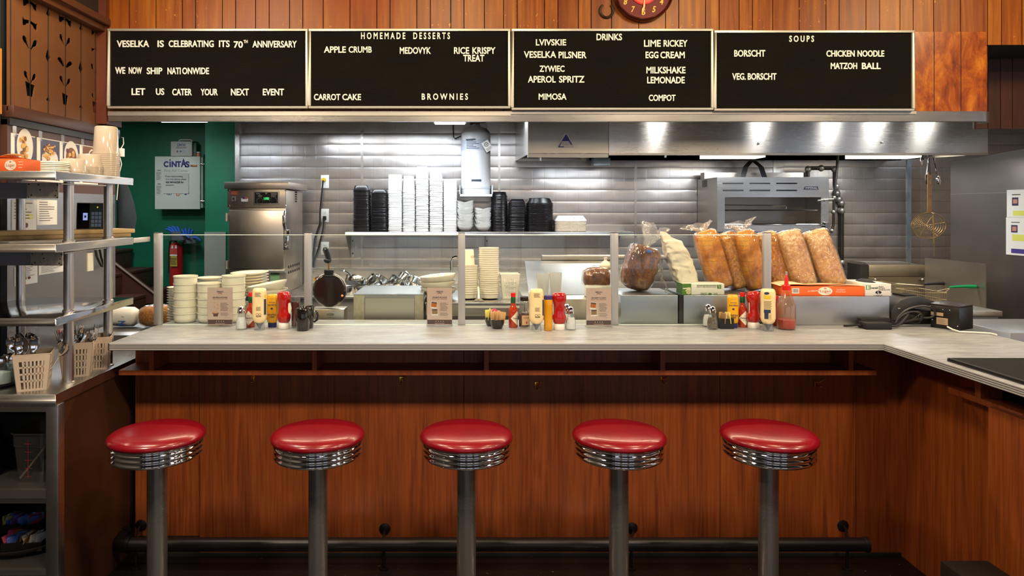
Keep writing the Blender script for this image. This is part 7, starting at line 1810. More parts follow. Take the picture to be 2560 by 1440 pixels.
for i, (px, h_, lb) in enumerate(((1358, 0.135, 'milky plastic cup stack on the slanted unit, left of the two'), (1389, 0.14, 'milky plastic cup stack on the slanted unit, right of the two'))):
    g = MB(); g.lathe([(0.026, 0), (0.0275, 0.0), (0.036, h_), (0.0345, h_), (0.026, 0.004), (0, 0.004)], (X(px, 3.92), 3.92, zq), 26); o = g.build('plastic_cup', MILK, smooth=50); tag(o, lb, 'cup', 'plastic cups')
y = 4.40; g = MB(); g.tube([(X(1128, y), y, 1.1205), (X(1128, y), y, Z(652, y)), (X(1131, y), y, Z(645, y)), (X(1138, y), y, Z(642, y)), (X(1143, y), y, Z(642, y))], 0.008); o = g.build('bent_tube', CHR); tag(o, 'bent chrome tube rising behind the stacked pasta bowls', 'tube')
# round black waffle iron
y = 3.86
root = thing('waffle_iron', 'round black waffle iron with upright handle on a brass coloured base', 'waffle iron', (X(824, y), y, 0.95))
cx_, cz_, R_ = X(824, y), Z(725, y), 42 / F * y
g = MB(); g.lathe([(0, -0.022), (R_ * 0.88, -0.02), (R_ * 0.97, -0.012), (R_, 0.0), (R_ * 0.97, 0.014), (R_ * 0.8, 0.022), (0, 0.022)], (cx_, y, cz_), 44, axis='y'); g.build('round_body', M('brown_black_enamel', '#1f1512', 0.16, coat=0.4), root, smooth=40)
g = MB(); g.lathe([(R_, -0.003), (R_ * 1.03, 0.0), (R_, 0.003)], (cx_, y, cz_), 44, axis='y'); g.build('rim_band', STD, root)
g = MB(); g.lathe([(0, -0.006), (0.005, -0.005), (0.007, 0)], (X(857, y), y - 0.0185, Z(738, y)), 12, axis='y'); g.build('indicator_light', M('amber_light', '#d8925a', 0.3, emit=0.6), root)
g = MB(); g.box(X(812, y), X(834, y), y - 0.02, y + 0.02, Z(690, y), Z(674, y)); g.box(X(808, y), X(838, y), y - 0.022, y + 0.022, Z(694, y), Z(687, y)); g.build('hinge_block', BLK, root, bevel=0.003)
g = MB(); g.cyl((X(822, y), y, Z(675, y)), (X(822, y), y, Z(655, y)), 0.005); g.build('handle_rod', M('brass', '#c79a3c', 0.25, 1.0), root)
g = MB(); g.ball((X(819, y), y, Z(651, y)), 0.022, 0.018, 0.016); g.tube([(X(822, y), y, Z(652, y)), (X(819, y), y - 0.005, Z(636, y)), (X(815, y), y - 0.01, Z(623, y)), (X(814, y), y - 0.01, Z(618, y))], [0.014, 0.016, 0.017, 0.01], 12); g.build('handle_grip', M('blue_black_grip', '#151c26', 0.3), root)
zb7 = Z(770, y)
g = MB(); g.box(X(783, y), X(864, y), y - 0.05, y + 0.07, 0.96, zb7); g.build('base', CREAMST, root, bevel=0.003)
g = MB(); 
for px in (791, 830):
    for py in (783, 792): disc(g, X(px, y), Z(py, y), 0.022 if px > 800 else 0.012, 0.008, y - 0.0512, 18)
g.build('base_vents', M('vent_grey', '#6a6459', 0.5), root)
o = MB().box(X(760, 3.76), X(872, 3.76), 3.74, 4.2, 0.0, 0.959).build('appliance_table', STD, bevel=0.004, origin=(X(820, 3.8), 4, 0)); tag(o, 'steel table under the round waffle iron', 'table')
# pile of steel pans on the work table
PAN = M('polished_pan', '#d4d2ce', 0.16, 1.0, bump=0.02, bs=(3, 3, 200))
def pan(name, lb, px, py, y, r_, h_, tx, ty, handle=True, hz=0.0):
    root = thing(name, lb, 'pan', (0, 0, 0), 'steel pans piled on the work table')
    g = MB(); g.lathe([(0, 0), (r_ * 0.92, 0), (r_, 0.01), (r_, h_), (r_ * 1.05, h_ + 0.002), (r_ * 1.05, h_ + 0.005), (r_ * 0.97, h_ + 0.002), (r_ * 0.97, 0.012), (r_ * 0.9, 0.004), (0, 0.004)], (0, 0, 0), 36); g.build('vessel', PAN, root, smooth=45)
    if handle:
        g = MB(); g.tube([(0, r_ * 1.0, h_ * 0.8), (0, r_ * 1.3, h_ * 0.95), (0, r_ * 2.0, h_ * 0.9)], [0.007, 0.006, 0.008], 8); g.build('handle', PAN, root)
    root.location = (X(px, y), y, Z(py, y)); root.rotation_euler = (tx, ty, hz); return root
pan('frying_pan', 'wide steel frying pan tipped toward the viewer at the left of the pan pile', 887, 712, 5.5, 0.085, 0.05, 0.5, 0.0, True, 2.6)
for k, (px, py, y, r_, h_, tx, ty, hz, lb) in enumerate(((926, 713, 5.45, 0.058, 0.07, 0.35, 0.75, 0.3, 'small steel pan tipped right, beside the frying pan'), (948, 708, 5.75, 0.052, 0.06, 0.2, 0.6, 0.5, 'small steel pan lying back behind the leftmost tipped one'),
    (983, 716, 5.45, 0.066, 0.06, 0.3, 0.7, 0.2, 'steel pan tipped right in the middle of the pan pile'), (1004, 707, 5.8, 0.050, 0.07, 0.15, 0.55, 0.9, 'narrow steel pan at the back of the pan pile'), (1033, 717, 5.5, 0.066, 0.055, 0.55, 0.0, 0.8, 'steel pan facing forward at the right of the pan pile'),
    (1054, 716, 5.6, 0.045, 0.06, 0.6, -0.2, 1.2, 'small steel pan half hidden by the pasta bowls'), (872, 740, 5.35, 0.048, 0.07, 0.0, 0.0, 2.0, 'small upright steel pan behind the waffle iron'), (905, 735, 5.4, 0.06, 0.06, 0.1, 0.15, 3.6, 'low steel pan just behind the steel box cabinet'), (955, 727, 5.4, 0.07, 0.045, 0.15, 0.1, 4.0, 'shallow steel pan resting below the tipped pans'))):
    pan('sauce_pan', lb, px, py, y, r_, h_, tx, ty, k % 2 == 0, hz)
g = MB(); y = 5.6
for i, (c_, dx) in enumerate((('#d8b41c', 0), ('#a03020', 0.02), ('#5a3420', 0.035))): pass
R_ = Matrix.Translation((X(795, y), y, Z(706, y))) @ Matrix.Rotation(-0.45, 4, 'Y')
for i, (nm, c_) in enumerate((('yellow', '#d8b83a'), ('red', '#a8452a'), ('brown', '#54301c'))):
    g = MB(); g.box(-0.02 + 0.016 * i, -0.006 + 0.016 * i, -0.02, 0.02, -0.05, 0.045); g.xf(R_)
    tag(g.build('spice_packet', M('spice_' + nm, c_, 0.5)), 'small %s packet leaning beside the round waffle iron' % nm, 'packet', 'packets by the waffle iron')
# bread bags on the side table at the far left
y = 3.95; zz = 0.966
root = thing('bread_loaf', 'brown loaf in a clear bag lying behind the left end of the counter', 'bread', (X(382, y), y, zz), 'bread bags by the stairs')
def lying(px0, px1, h_, y, mat, nm, root, film):
    x0, x1 = X(px0, y), X(px1, y); L = x1 - x0; g = MB()
    secs = [(0, 0, u * L, h_ * s, h_ * s * 0.9, 2.6) for u, s in ((0, 0.4), (0.05, 0.75), (0.2, 0.95), (0.5, 1.0), (0.85, 0.96), (0.97, 0.75), (1, 0.45))]
    g.loft(secs, 28); g.jitter(0.006, 14); R_ = Matrix.Translation((x0, y, zz + h_ + 0.004)) @ Matrix.Rotation(PI / 2, 4, 'Y') ; g.xf(R_)
    for p in g.v: p.z = max(p.z, zz + 0.0006)
    g.build(nm, mat, root, smooth=60)
    if film:
        g = MB(); g.loft([(a, b, c_ * 1.04 - 0.02 * L, d * 1.1, e * 1.1, f_) for a, b, c_, d, e, f_ in secs], 26); g.jitter(0.007, 20); g.xf(R_)
        for p in g.v: p.z = max(p.z, zz + 0.0003)
        g.build('clear_bag', film, root, smooth=70)
lying(352, 436, 0.062, y, BR_S, 'loaf', root, FILM)
root = thing('bread_bag', 'white printed bread bag with blue lettering lying beyond the shelf rack', 'bread', (X(310, y), y, zz), 'bread bags by the stairs')
lying(272, 346, 0.055, y + 0.02, M('bag_print_white', '#e3e2da', 0.3, bump=0.5, bs=(30, 30, 30)), 'bag', root, None)
g = MB(); put_text(g, 'No', X(298, 3.88), X(305, 3.88), Z(796, 3.88), Z(791, 3.88), 3.905); put_text(g, 'Z', X(288, 3.88), X(310, 3.88), Z(815, 3.88), Z(804, 3.88), 3.903, 0.04); g.build('lettering', M('bag_blue', '#2a4a9a', 0.5), root, smooth=0)
# ------------------------------------------------------------------ condiments on the counter
ZC1 = ZC + 0.0004
def at(px, py, r):
    y = YC(py, ZC) + r
    return (X(px, y), y, ZC1)
HOT = M('hot_sauce', '#a82410', 0.25, coat=0.3); CLEARG = thin('bottle_glass', '#f7f9f9', 1.1, 0.03, haze=0.02)
def curved(g, r, z0, z1, a0, a1, m, n=10, ry=None):
    ry = ry or r
    vs = [(r * math.cos(a0 + (a1 - a0) * i / n), ry * math.sin(a0 + (a1 - a0) * i / n), z) for z in (z0, z1) for i in range(n + 1)]
    g.add(vs, [(i, i + 1, n + 2 + i, n + 1 + i) for i in range(n)], m)
def bend_text(g, tx, r, zc, h_, a0, a1, m, flip=False, ry=None, bold=0.0):
    """lettering wrapped round a bottle between angles a0 < a1 (270 degrees faces the viewer)"""
    st = len(g.v); ry = ry or r
    put_text(g, tx, 0, 1, zc - h_ / 2, zc + h_ / 2, 0, bold, 0, 0, m, flip)
    for i in range(st, len(g.v)):
        p = g.v[i]; a = a0 + (a1 - a0) * p.x; g.v[i] = Vector((r * math.cos(a), ry * math.sin(a), p.z))
D = math.radians
def tabasco():
    root = thing('hot_sauce_bottle', 'x', 'bottle')
    g = MB(); g.lathe([(0, 0), (0.020, 0), (0.0225, 0.004), (0.0225, 0.083), (0.0215, 0.092), (0.013, 0.107), (0.0105, 0.118), (0.0105, 0.152), (0, 0.152)], (0, 0, 0), 28); g.build('bottle', M('sauce_bottle_glass', '#a52a12', 0.08, coat=0.6, var='#b8401e', vs=(20, 20, 8)), root, smooth=50)
    g = MB(); g.lathe([(0.0113, 0.121), (0.0118, 0.122), (0.0118, 0.149), (0.0113, 0.150)], (0, 0, 0), 20); g.build('neck_foil', M('green_foil', '#1c5a2c', 0.35, 0.3), root)
    g = MB(); g.lathe([(0.0108, 0.1505), (0.0118, 0.152), (0.0118, 0.169), (0.010, 0.171), (0, 0.171)], (0, 0, 0), 20); g.build('cap', M('red_cap', '#d0181c', 0.35), root)
    g = MB()
    n = 12; k = 12; vs = []; fs = []
    for i in range(n + 1):
        for j in range(k + 1):
            u, v = -1 + 2 * i / n, -1 + 2 * j / k
            p, q = (u + v) / 2, (v - u) / 2
            a = D(285) + p * 1.5; vs.append((0.0229 * math.cos(a), 0.0229 * math.sin(a), 0.047 + q * 0.036))
    for i in range(n):
        for j in range(k): b = i * (k + 1) + j; fs.append((b, b + 1, b + k + 2, b + k + 1))
    g.add(vs, fs); lb = g.build('diamond_label', M('label_ivory', '#e9dfcb', 0.6), root)
    g = MB(); bend_text(g, 'TABASCO', 0.0233, 0.047, 0.0085, D(285) - 1.1, D(285) + 1.1, 0, bold=0.02); bend_text(g, 'BRAND', 0.0233, 0.058, 0.003, D(285) - 0.35, D(285) + 0.35, 0); bend_text(g, 'PEPPER SAUCE', 0.0233, 0.037, 0.003, D(285) - 0.6, D(285) + 0.6, 0)
    g.build('label_print', M('label_brown', '#4a2a1c', 0.6), lb, smooth=0)
    return root
def mayo(variant=0):
    root = thing('mayonnaise_bottle', 'x', 'bottle')
    P_ = 2.6
    g = MB(); g.loft([(0, 0, 0.034, 0.022, 0.018, 2), (0, 0, 0.045, 0.030, 0.022, P_), (0, 0, 0.062, 0.0345, 0.025, P_), (0, 0, 0.11, 0.034, 0.0255, P_), (0, 0, 0.125, 0.0335, 0.025, P_), (0, 0, 0.165, 0.0345, 0.026, P_), (0, 0, 0.185, 0.0335, 0.025, P_), (0, 0, 0.197, 0.030, 0.022, P_), (0, 0, 0.201, 0.024, 0.017, P_)], 36)
    g.build('bottle', M('mayo_cream', '#ecd3a0', 0.3, coat=0.3), root, smooth=60)
    g = MB(); g.lathe([(0.024, 0.0), (0.026, 0.0), (0.021, 0.036), (0.019, 0.036)], (0, 0, 0), 26); g.build('clear_base', thin('clear_cap', '#e3e6e6', 1.3, 0.05, haze=0.12), root)
    g = MB(); g.lathe([(0, 0.004), (0.004, 0.004), (0.007, 0.012), (0.0195, 0.0335), (0.0, 0.0338)], (0, 0, 0), 22); g.build('cap', M('slate_blue_cap', '#2c3c50', 0.4), root)
    g = MB()
    def face(x0, x1, z0, z1, m):
        n = 6; vs = []
        for z in (z0, z1):
            for i in range(n + 1):
                x = x0 + (x1 - x0) * i / n; yy = -0.0262 * (1 - abs(x / 0.0352) ** 2.6) ** (1 / 2.6) - 0.0004; vs.append((x, yy, z))
        g.add(vs, [(i, i + 1, n + 2 + i, n + 1 + i) for i in range(n)], m)
    if variant == 0:
        for k in range(5): face(-0.018, 0.014 - 0.004 * (k % 3), 0.163 + k * 0.0042, 0.1646 + k * 0.0042, 0)
        for k in range(5): face(-0.012, 0.012 - 0.003 * (k % 2), 0.096 + k * 0.004, 0.0974 + k * 0.004, 0)
        disc(g, -0.006, 0.077, 0.006, 0.006, -0.0266, 14, 0); disc(g, -0.006, 0.077, 0.0042, 0.0042, -0.027, 12, 2); disc(g, 0.007, 0.077, 0.006, 0.006, -0.0266, 14, 0); disc(g, 0.007, 0.077, 0.0042, 0.0042, -0.027, 12, 2); face(-0.012, 0.013, 0.066, 0.069, 0)
        face(0.0255, 0.0335, 0.075, 0.15, 1); face(0.027, 0.0325, 0.158, 0.172, 3)
    else:
        face(-0.024, 0.006, 0.155, 0.172, 3); face(-0.024, 0.006, 0.088, 0.104, 1); face(-0.022, -0.004, 0.060, 0.088, 1); face(-0.004, 0.010, 0.058, 0.085, 2)
        for k in range(6): face(-0.002 + k * 0.0019, -0.001 + k * 0.0019, 0.06, 0.082, 0)
        for k in range(7): face(-0.024, 0.010 - 0.003 * (k % 2), 0.108 + k * 0.0058, 0.1098 + k * 0.0058, 0)
        disc(g, -0.012, 0.182, 0.012, 0.006, -0.0262, 16, 1)
    g.build('label_print', [M('print_brown', '#6a5238', 0.6), M('print_navy', '#25304a', 0.5), M('mayo_cream', '#ecd3a0', 0.3), M('print_yellow', '#e2bf2a', 0.5)], root, smooth=0)
    return root
def ketchup():
    root = thing('ketchup_bottle', 'x', 'bottle')
    g = MB(); P_ = 2.5
    g.loft([(0, 0, 0.030, 0.023, 0.02, 2), (0, 0, 0.036, 0.029, 0.023, P_), (0, 0, 0.055, 0.0335, 0.026, P_), (0, 0, 0.066, 0.033, 0.0255, P_), (0, 0, 0.078, 0.027, 0.023, P_), (0, 0, 0.095, 0.0255, 0.022, P_), (0, 0, 0.122, 0.026, 0.0225, P_), (0, 0, 0.134, 0.031, 0.025, P_), (0, 0, 0.15, 0.0345, 0.0265, P_), (0, 0, 0.165, 0.034, 0.026, P_), (0, 0, 0.176, 0.029, 0.022, P_), (0, 0, 0.181, 0.020, 0.015, P_)], 36)
    g.build('bottle', M('ketchup_red', '#a8140f', 0.18, coat=0.5), root, smooth=60)
    g = MB(); g.lathe([(0, 0), (0.0265, 0), (0.028, 0.002), (0.0275, 0.024), (0.0235, 0.0298), (0, 0.0298)], (0, 0, 0), 30); g.build('cap', M('ketchup_cap', '#e4dfd8', 0.4), root, smooth=50)
    g = MB(); st = 0
    g.lathe([(0, -0.001), (0.02, -0.001), (0.02, 0.001), (0, 0.001)], (0, 0, 0), 6)
    g.xf(Matrix.Translation((-0.0262, -0.006, 0.10)) @ Matrix.Rotation(D(70), 4, 'Z') @ Matrix.Rotation(PI / 2, 4, 'X') @ Matrix.Scale(1.5, 4, (0, 1, 0)) @ Matrix.Scale(0.72, 4, (1, 0, 0)))
    g.build('side_label', M('label_ivory', '#e9dfcb', 0.6), root)
    g = MB()
    for i, ch in enumerate('HEINZ'[::-1]):
        R_ = Matrix.Translation((0.004, -0.0232, 0.085 + i * 0.0095)) @ Matrix.Rotation(PI / 2, 4, 'Y')
        put_text(g, ch, -0.004, 0.004, -0.0045, 0.0045, 0.0, 0.0, 0.0006, 0, 0, False, R_)
    g.build('embossed_lettering', M('ketchup_emboss', '#b52a20', 0.15, coat=0.5), root, smooth=0)
    return root
def mustard_down():
    root = thing('mustard_bottle', 'x', 'bottle')
    g = MB(); g.loft([(0, 0, 0.0215, 0.019, 0.016, 3), (0, 0, 0.028, 0.025, 0.019, 3), (0, 0, 0.06, 0.0265, 0.02, 3), (0, 0, 0.14, 0.027, 0.0205, 3), (0, 0, 0.157, 0.025, 0.019, 3), (0, 0, 0.162, 0.020, 0.015, 3)], 32); g.build('bottle', M('mustard_yellow', '#e0a514', 0.3, coat=0.3), root, smooth=60)
    g = MB(); g.loft([(0, 0, 0, 0.021, 0.018, 3), (0, 0, 0.021, 0.0205, 0.0175, 3)], 26); g.build('cap', M('indigo_cap', '#241f5a', 0.4), root)
    g = MB()
    for tx, z, h_, w2 in (('DIJON', 0.112, 0.010, 0.019), ('MUSTARD', 0.124, 0.004, 0.014), ('GREY', 0.052, 0.008, 0.013), ('POUPON', 0.063, 0.009, 0.020)): put_text(g, tx, -w2, w2, z - h_ / 2, z + h_ / 2, -0.0208, 0.02, 0, 0, 0, True)
    put_text(g, 'the original', -0.012, 0.012, 0.140, 0.143, -0.0208, 0, 0, 0, 0, True); disc(g, 0, 0.093, 0.006, 0.005, -0.0208, 8); g.build('label_print', M('print_navy2', '#2a2a48', 0.6), root, smooth=0)
    return root
def mustard_up():
    root = thing('mustard_bottle', 'x', 'bottle')
    g = MB(); g.lathe([(0, 0), (0.0195, 0), (0.0215, 0.003), (0.0205, 0.03), (0.0195, 0.08), (0.021, 0.12), (0.0205, 0.145), (0.018, 0.15), (0, 0.15)], (0, 0, 0), 28); g.build('bottle', M('mustard_gold', '#cf8f12', 0.2, coat=0.4), root, smooth=60)
    g = MB(); g.lathe([(0, 0.1505), (0.0205, 0.1505), (0.0205, 0.166), (0.0185, 0.169), (0, 0.169)], (0, 0, 0), 28); g.build('cap', M('purple_cap', '#3c2c6e', 0.4), root)
    return root
GLS = thin('shaker_glass', '#f7f9f9', 1.1, 0.03, haze=0.02)
def shaker(fill, hf):
    root = thing('salt_shaker', 'x', 'shaker')
    g = MB(); g.lathe([(0, 0), (0.023, 0), (0.0255, 0.004), (0.0255, 0.03), (0.024, 0.042), (0.017, 0.066), (0.015, 0.074), (0.0165, 0.079), (0.0165, 0.085), (0.0145, 0.085), (0.0135, 0.074), (0.0155, 0.065), (0.0225, 0.042), (0.0235, 0.03), (0.0235, 0.006), (0, 0.005)], (0, 0, 0), 28); g.build('glass', GLS, root, smooth=50)
    g = MB(); g.lathe([(0, 0.0055), (0.023, 0.0062), (0.0232, 0.03), (0.0222, 0.041), (0.0222 - (hf - 0.041) * 0.28, hf), (0, hf + 0.003)], (0, 0, 0), 24); g.build('filling', fill, root)
    g = MB(); g.lathe([(0.0168, 0.078), (0.018, 0.079), (0.018, 0.092), (0.0165, 0.094), (0.0165, 0.099), (0.014, 0.106), (0.007, 0.111), (0, 0.112)], (0, 0, 0), 26); g.build('metal_lid', CHR, root)
    return root
def syrup(h_=0.165, col='#4a120a'):
    root = thing('syrup_jar', 'x', 'jar')
    g = MB(); g.lathe([(0, 0), (0.027, 0), (0.029, 0.004), (0.029, 0.06), (0.027, 0.075), (0.021, 0.082), (0.0255, 0.10), (0.0265, 0.115), (0.021, 0.128), (0.0185, 0.134), (0.0175, 0.134), (0.02, 0.127), (0.025, 0.114), (0.0195, 0.082), (0.0275, 0.07), (0.0275, 0.005), (0, 0.004)], (0, 0, 0), 30); g.build('glass', CLEARG, root, smooth=50)
    g = MB(); g.lathe([(0, 0.0045), (0.0272, 0.0055), (0.0272, 0.068), (0, 0.069)], (0, 0, 0), 26); g.build('syrup', M('dark_syrup', col, 0.12, coat=0.4), root)
    g = MB(); g.lathe([(0.0, 0.131), (0.0205, 0.131), (0.021, 0.134), (0.021, 0.149), (0.019, 0.152), (0, 0.152)], (0, 0, 0), 26); g.build('lid', M('black_brown_lid', '#1c1412', 0.4), root)
    g = MB(); curved(g, 0.0294, 0.014, 0.062, D(235), D(325), 0); lb = g.build('label', M('label_kraft', '#c9a880', 0.6), root)
    g = MB(); bend_text(g, 'SYRUP', 0.0298, 0.05, 0.006, D(250), D(308), 0); 
    n = len(g.v); curved(g, 0.0298, 0.022, 0.032, D(274), D(286), 1); g.build('label_print', [INK, M('print_red', '#a03020', 0.6)], lb, smooth=0)
    return root
MUG = M('black_glaze', '#15100d', 0.15, coat=0.5)
def mug():
    root = thing('black_mug', 'x', 'mug')
    g = MB(); g.lathe([(0, 0), (0.027, 0), (0.030, 0.003), (0.0325, 0.05), (0.033, 0.105), (0.0315, 0.107), (0.0295, 0.104), (0.0285, 0.01), (0, 0.006)], (0, 0, 0), 32); g.build('cup', MUG, root, smooth=50)
    g = MB(); g.tube([(0.031, 0, 0.082), (0.046, 0, 0.08), (0.052, 0, 0.062), (0.049, 0, 0.04), (0.032, 0, 0.028)], 0.0052, 8); g.build('handle', MUG, root)
    return root
def sign(kind):
    root = thing('table_sign', 'x', 'sign')
    w_, h_ = 0.131 / 2, 0.196
    ACR = thin('acrylic', '#f6f6f6', 1.0, 0.02)
    g = MB(); g.box(-w_, w_, -0.0012, 0, 0.004, h_); g.build('acrylic_front', ACR, root)
    g = MB(); g.box(-w_, w_, -0.024, 0.03, 0.0, 0.003); g.build('acrylic_foot', ACR, root, bevel=0.001)
    g = MB(); g.box(-w_ + 0.003, w_ - 0.003, 0.0003, 0.0012, 0.006, h_ - 0.004); pp = g.build('card', M('card_pink', '#d9c3b4', 0.7), root)
    y = 0.0
    g = MB(); g.box(-w_ + 0.004, w_ - 0.004, -0.00005, 0.00028, 0.010, 0.032); ft = g.build('dark_band', M('band_brown', '#4a3634', 0.6), pp)
    g = MB(); lines(g, -0.024, 0.024, 0.0115, 0.0165, -0.0002, 1, rag=0.0); 
    for k in range(4): disc(g, -0.018 + k * 0.012, 0.0235, 0.0022, 0.0022, -0.0002, 10)
    g.build('band_print', M('band_print', '#cdbab0', 0.6), ft)
    g = MB(); put_text(g, 'VESELKA', -0.018, 0.018, 0.168, 0.1755, y, 0.03)
    if kind == 0:
        put_text(g, 'SEND VESELKA NATIONWIDE', -0.037, 0.037, 0.140, 0.146, y, 0.03)
    else: put_text(g, 'OUR HEARTS WILL ALWAYS', -0.037, 0.037, 0.140, 0.147, y, 0.03)
    g.build('heading', M('heading_navy', '#2a2638', 0.6), pp, smooth=0)
    g = MB(); put_text(g, 'PIEROGI, SOUPS AND MORE' if kind == 0 else 'BEAT FOR UKRAINE', -0.037, 0.037, 0.1325, 0.1375, y, 0.0); n = 10
    vs = [(0.010 * math.cos(a) * 1.0, y, 0.160 + 0.006 * math.sin(a)) for a in [PI * i / n for i in range(n + 1)]] + [(0.007 * math.cos(a), y, 0.160 + 0.003 * math.sin(a)) for a in [PI - PI * i / n for i in range(n + 1)]]
    g.add(vs, [(i, i + 1, 2 * n - i, 2 * n + 1 - i) for i in range(n)])
    g.build('red_print', M('card_red', '#8a4630', 0.6), pp, smooth=0)
    g = MB(); lines(g, 0.003, 0.045, 0.075, 0.118, y, 7 if kind else 6, seed=2); lines(g, 0.003, 0.045, 0.05, 0.068, y, 3, seed=5); lines(g, 0.024, 0.045, 0.043, 0.046, y, 1); 
    g.build('small_print', M('card_grey', '#7a6e6a', 0.7), pp)
    if kind == 0:
        g = MB()
        for cx_, cz_, a in ((-0.028, 0.116, 0.3), (-0.012, 0.106, -0.5), (-0.026, 0.094, 0.8), (-0.012, 0.087, 0.0)):
            disc(g, cx_, cz_, 0.006, 0.0045, y - 0.0001, 14, 0, a, a + PI * 1.2)
        g.add([(-0.036, y, 0.068), (-0.008, y, 0.068), (-0.011, y, 0.048), (-0.033, y, 0.048)], [(0, 1, 2, 3)], 1); disc(g, -0.022, 0.068, 0.014, 0.005, y - 0.0002, 18, 0)
        g.quad((-0.040, y, 0.063), (-0.036, y, 0.063), (-0.036, y, 0.066), (-0.040, y, 0.066), 1); g.quad((-0.008, y, 0.063), (-0.004, y, 0.063), (-0.004, y, 0.066), (-0.008, y, 0.066), 1)
        g.build('pot_drawing', [M('dumpling', '#c39a70', 0.6), M('pot_brown', '#5a3a30', 0.6)], pp)
    else:
        g = MB()
        for cx_, cz_, s in ((-0.028, 0.105, 0.12), (-0.024, 0.07, -0.04)):
            st = len(g.v); g.quad((-0.016, y, -0.017), (0.016, y, -0.017), (0.016, y, 0.017), (-0.016, y, 0.017), 0); g.quad((-0.014, y - 0.0002, -0.010), (0.014, y - 0.0002, -0.010), (0.014, y - 0.0002, 0.015), (-0.014, y - 0.0002, 0.015), 1 if s > 0 else 2); g.quad((-0.014, y - 0.0004, 0.009), (0.014, y - 0.0004, 0.009), (0.014, y - 0.0004, 0.015), (-0.014, y - 0.0004, 0.015), 3)
            g.xf(Matrix.Translation((cx_, 0, cz_)) @ Matrix.Rotation(s, 4, 'Y'), st)
        g.build('snapshots', [PAPER, M('snap_orange', '#b5622a', 0.6), M('snap_tan', '#8a7450', 0.6), M('snap_dark', '#4a3a3a', 0.6)], pp)
    return root

tb, ke, sh_, sy, mg = tabasco(), ketchup(), shaker(SALT, 0.058), syrup(), mug()
my = mayo(0); my2 = mayo(1); md_ = mustard_down(); mu = mustard_up(); pep = shaker(PEPPER, 0.055); pep.name = 'pepper_shaker'
s0, s1 = sign(0), sign(1)
GT = 'condiments on the counter'
use(s0, True, at(550, 818, 0.03), (0, 0, D(-2)), 'acrylic table sign with a cooking pot drawing in front of the soup bowls')
use(s1, True, at(1099, 818, 0.03), (0, 0, D(-1)), 'acrylic table sign with two snapshots just left of the third post', 'snapshot signs')
use(s1, False, at(1497, 820, 0.03), (0, 0, D(2)), 'acrylic table sign with two snapshots just left of the fourth post', 'snapshot signs')
use(sh_, True, at(603, 825.5, 0.025), None, 'glass salt shaker beside the table sign with the pot drawing', 'salt shakers')
use(sh_, False, at(1427, 826.5, 0.025), None, 'glass salt shaker right of the ketchup in the middle group', 'salt shakers')
use(sh_, False, at(1417, 818, 0.02), None, 'glass salt shaker half hidden behind the ketchup in the middle group', 'salt shakers')
use(sh_, False, at(1770, 818.5, 0.025), None, 'glass salt shaker behind the pepper shaker at the right group', 'salt shakers')
use(pep, True, at(1781, 825, 0.025), None, 'glass pepper shaker beside the small black packet caddy')
use(tb, True, at(627, 819.5, 0.022), (0, 0, D(-28)), 'hot sauce bottle between salt and mayonnaise in the left group', 'hot sauce bottles')
use(tb, False, at(1283, 820.5, 0.022), (0, 0, D(36)), 'hot sauce bottle beside the round packet bowls in the middle group', 'hot sauce bottles')
use(tb, False, at(1856, 819.5, 0.022), (0, 0, D(4)), 'hot sauce bottle between mustard and ketchup in the right group', 'hot sauce bottles')
use(my, True, at(649, 826.5, 0.025), (0, 0, D(4)), 'upturned mayonnaise bottle in the left condiment group', 'mayonnaise bottles')
use(my, False, at(1341, 829, 0.025), (0, 0, D(6)), 'upturned mayonnaise bottle in the middle condiment group', 'mayonnaise bottles')
use(my2, True, at(1920, 829, 0.025), (0, 0, D(-10)), 'upturned mayonnaise bottle with barcode beside the clear squeeze bottle', 'mayonnaise bottles')
use(md_, True, at(681, 819, 0.02), (0, 0, D(6)), 'upturned yellow mustard bottle with writing between mayonnaise and ketchup', 'mustard bottles')
use(md_, False, at(1832, 820.5, 0.02), (0, 0, D(-14)), 'upturned yellow mustard bottle behind the small black packet caddy', 'mustard bottles')
use(mu, True, at(1370.5, 828, 0.021), None, 'upright mustard bottle with purple cap in the middle group', 'mustard bottles')
use(ke, True, at(710, 823.5, 0.025), (0, 0, D(150)), 'upturned ketchup bottle beside the two black mugs', 'ketchup bottles')
use(ke, False, at(1398, 826.5, 0.025), (0, 0, D(-6)), 'upturned ketchup bottle right of the purple-capped mustard', 'ketchup bottles')
use(ke, False, at(1884, 822.5, 0.025), (0, 0, D(5)), 'upturned ketchup bottle left of the barcode mayonnaise', 'ketchup bottles')
for ch in ke.children:
    pass
use(sy, True, at(1311, 820.5, 0.029), (0, 0, D(6)), 'syrup jar with kraft label and dark lid in the middle group', 'syrup jars')
use(mg, True, at(757, 829, 0.032), (0, 0, D(60)), 'black mug nearest, in front of the second post', 'black mugs')
use(mg, False, at(768, 823, 0.032), (0, 0, D(8)), 'black mug behind the other, touching the second post', 'black mugs')
# glass of dark soda-like syrup behind the mugs
loc = at(738.5, 821, 0.024)
root = thing('syrup_pitcher', 'ridged glass of dark red syrup between ketchup and the mugs', 'glass', loc)
lx, ly, lz = loc
g = MB(); g.lathe([(0, 0), (0.019, 0), (0.0205, 0.003), (0.021, 0.04), (0.0195, 0.075), (0.0225, 0.12), (0.0235, 0.15), (0.022, 0.15), (0.021, 0.12), (0.018, 0.075), (0.0195, 0.04), (0.019, 0.006), (0, 0.005)], loc, 26); g.build('glass', CLEARG, root, smooth=50)
g = MB(); g.lathe([(0, 0.0055), (0.0188, 0.0065), (0.0192, 0.04), (0.0178, 0.075), (0.0208, 0.12), (0.0213, 0.128), (0, 0.129)], loc, 24); g.build('syrup', M('red_syrup', '#5a130c', 0.12, coat=0.5), root)
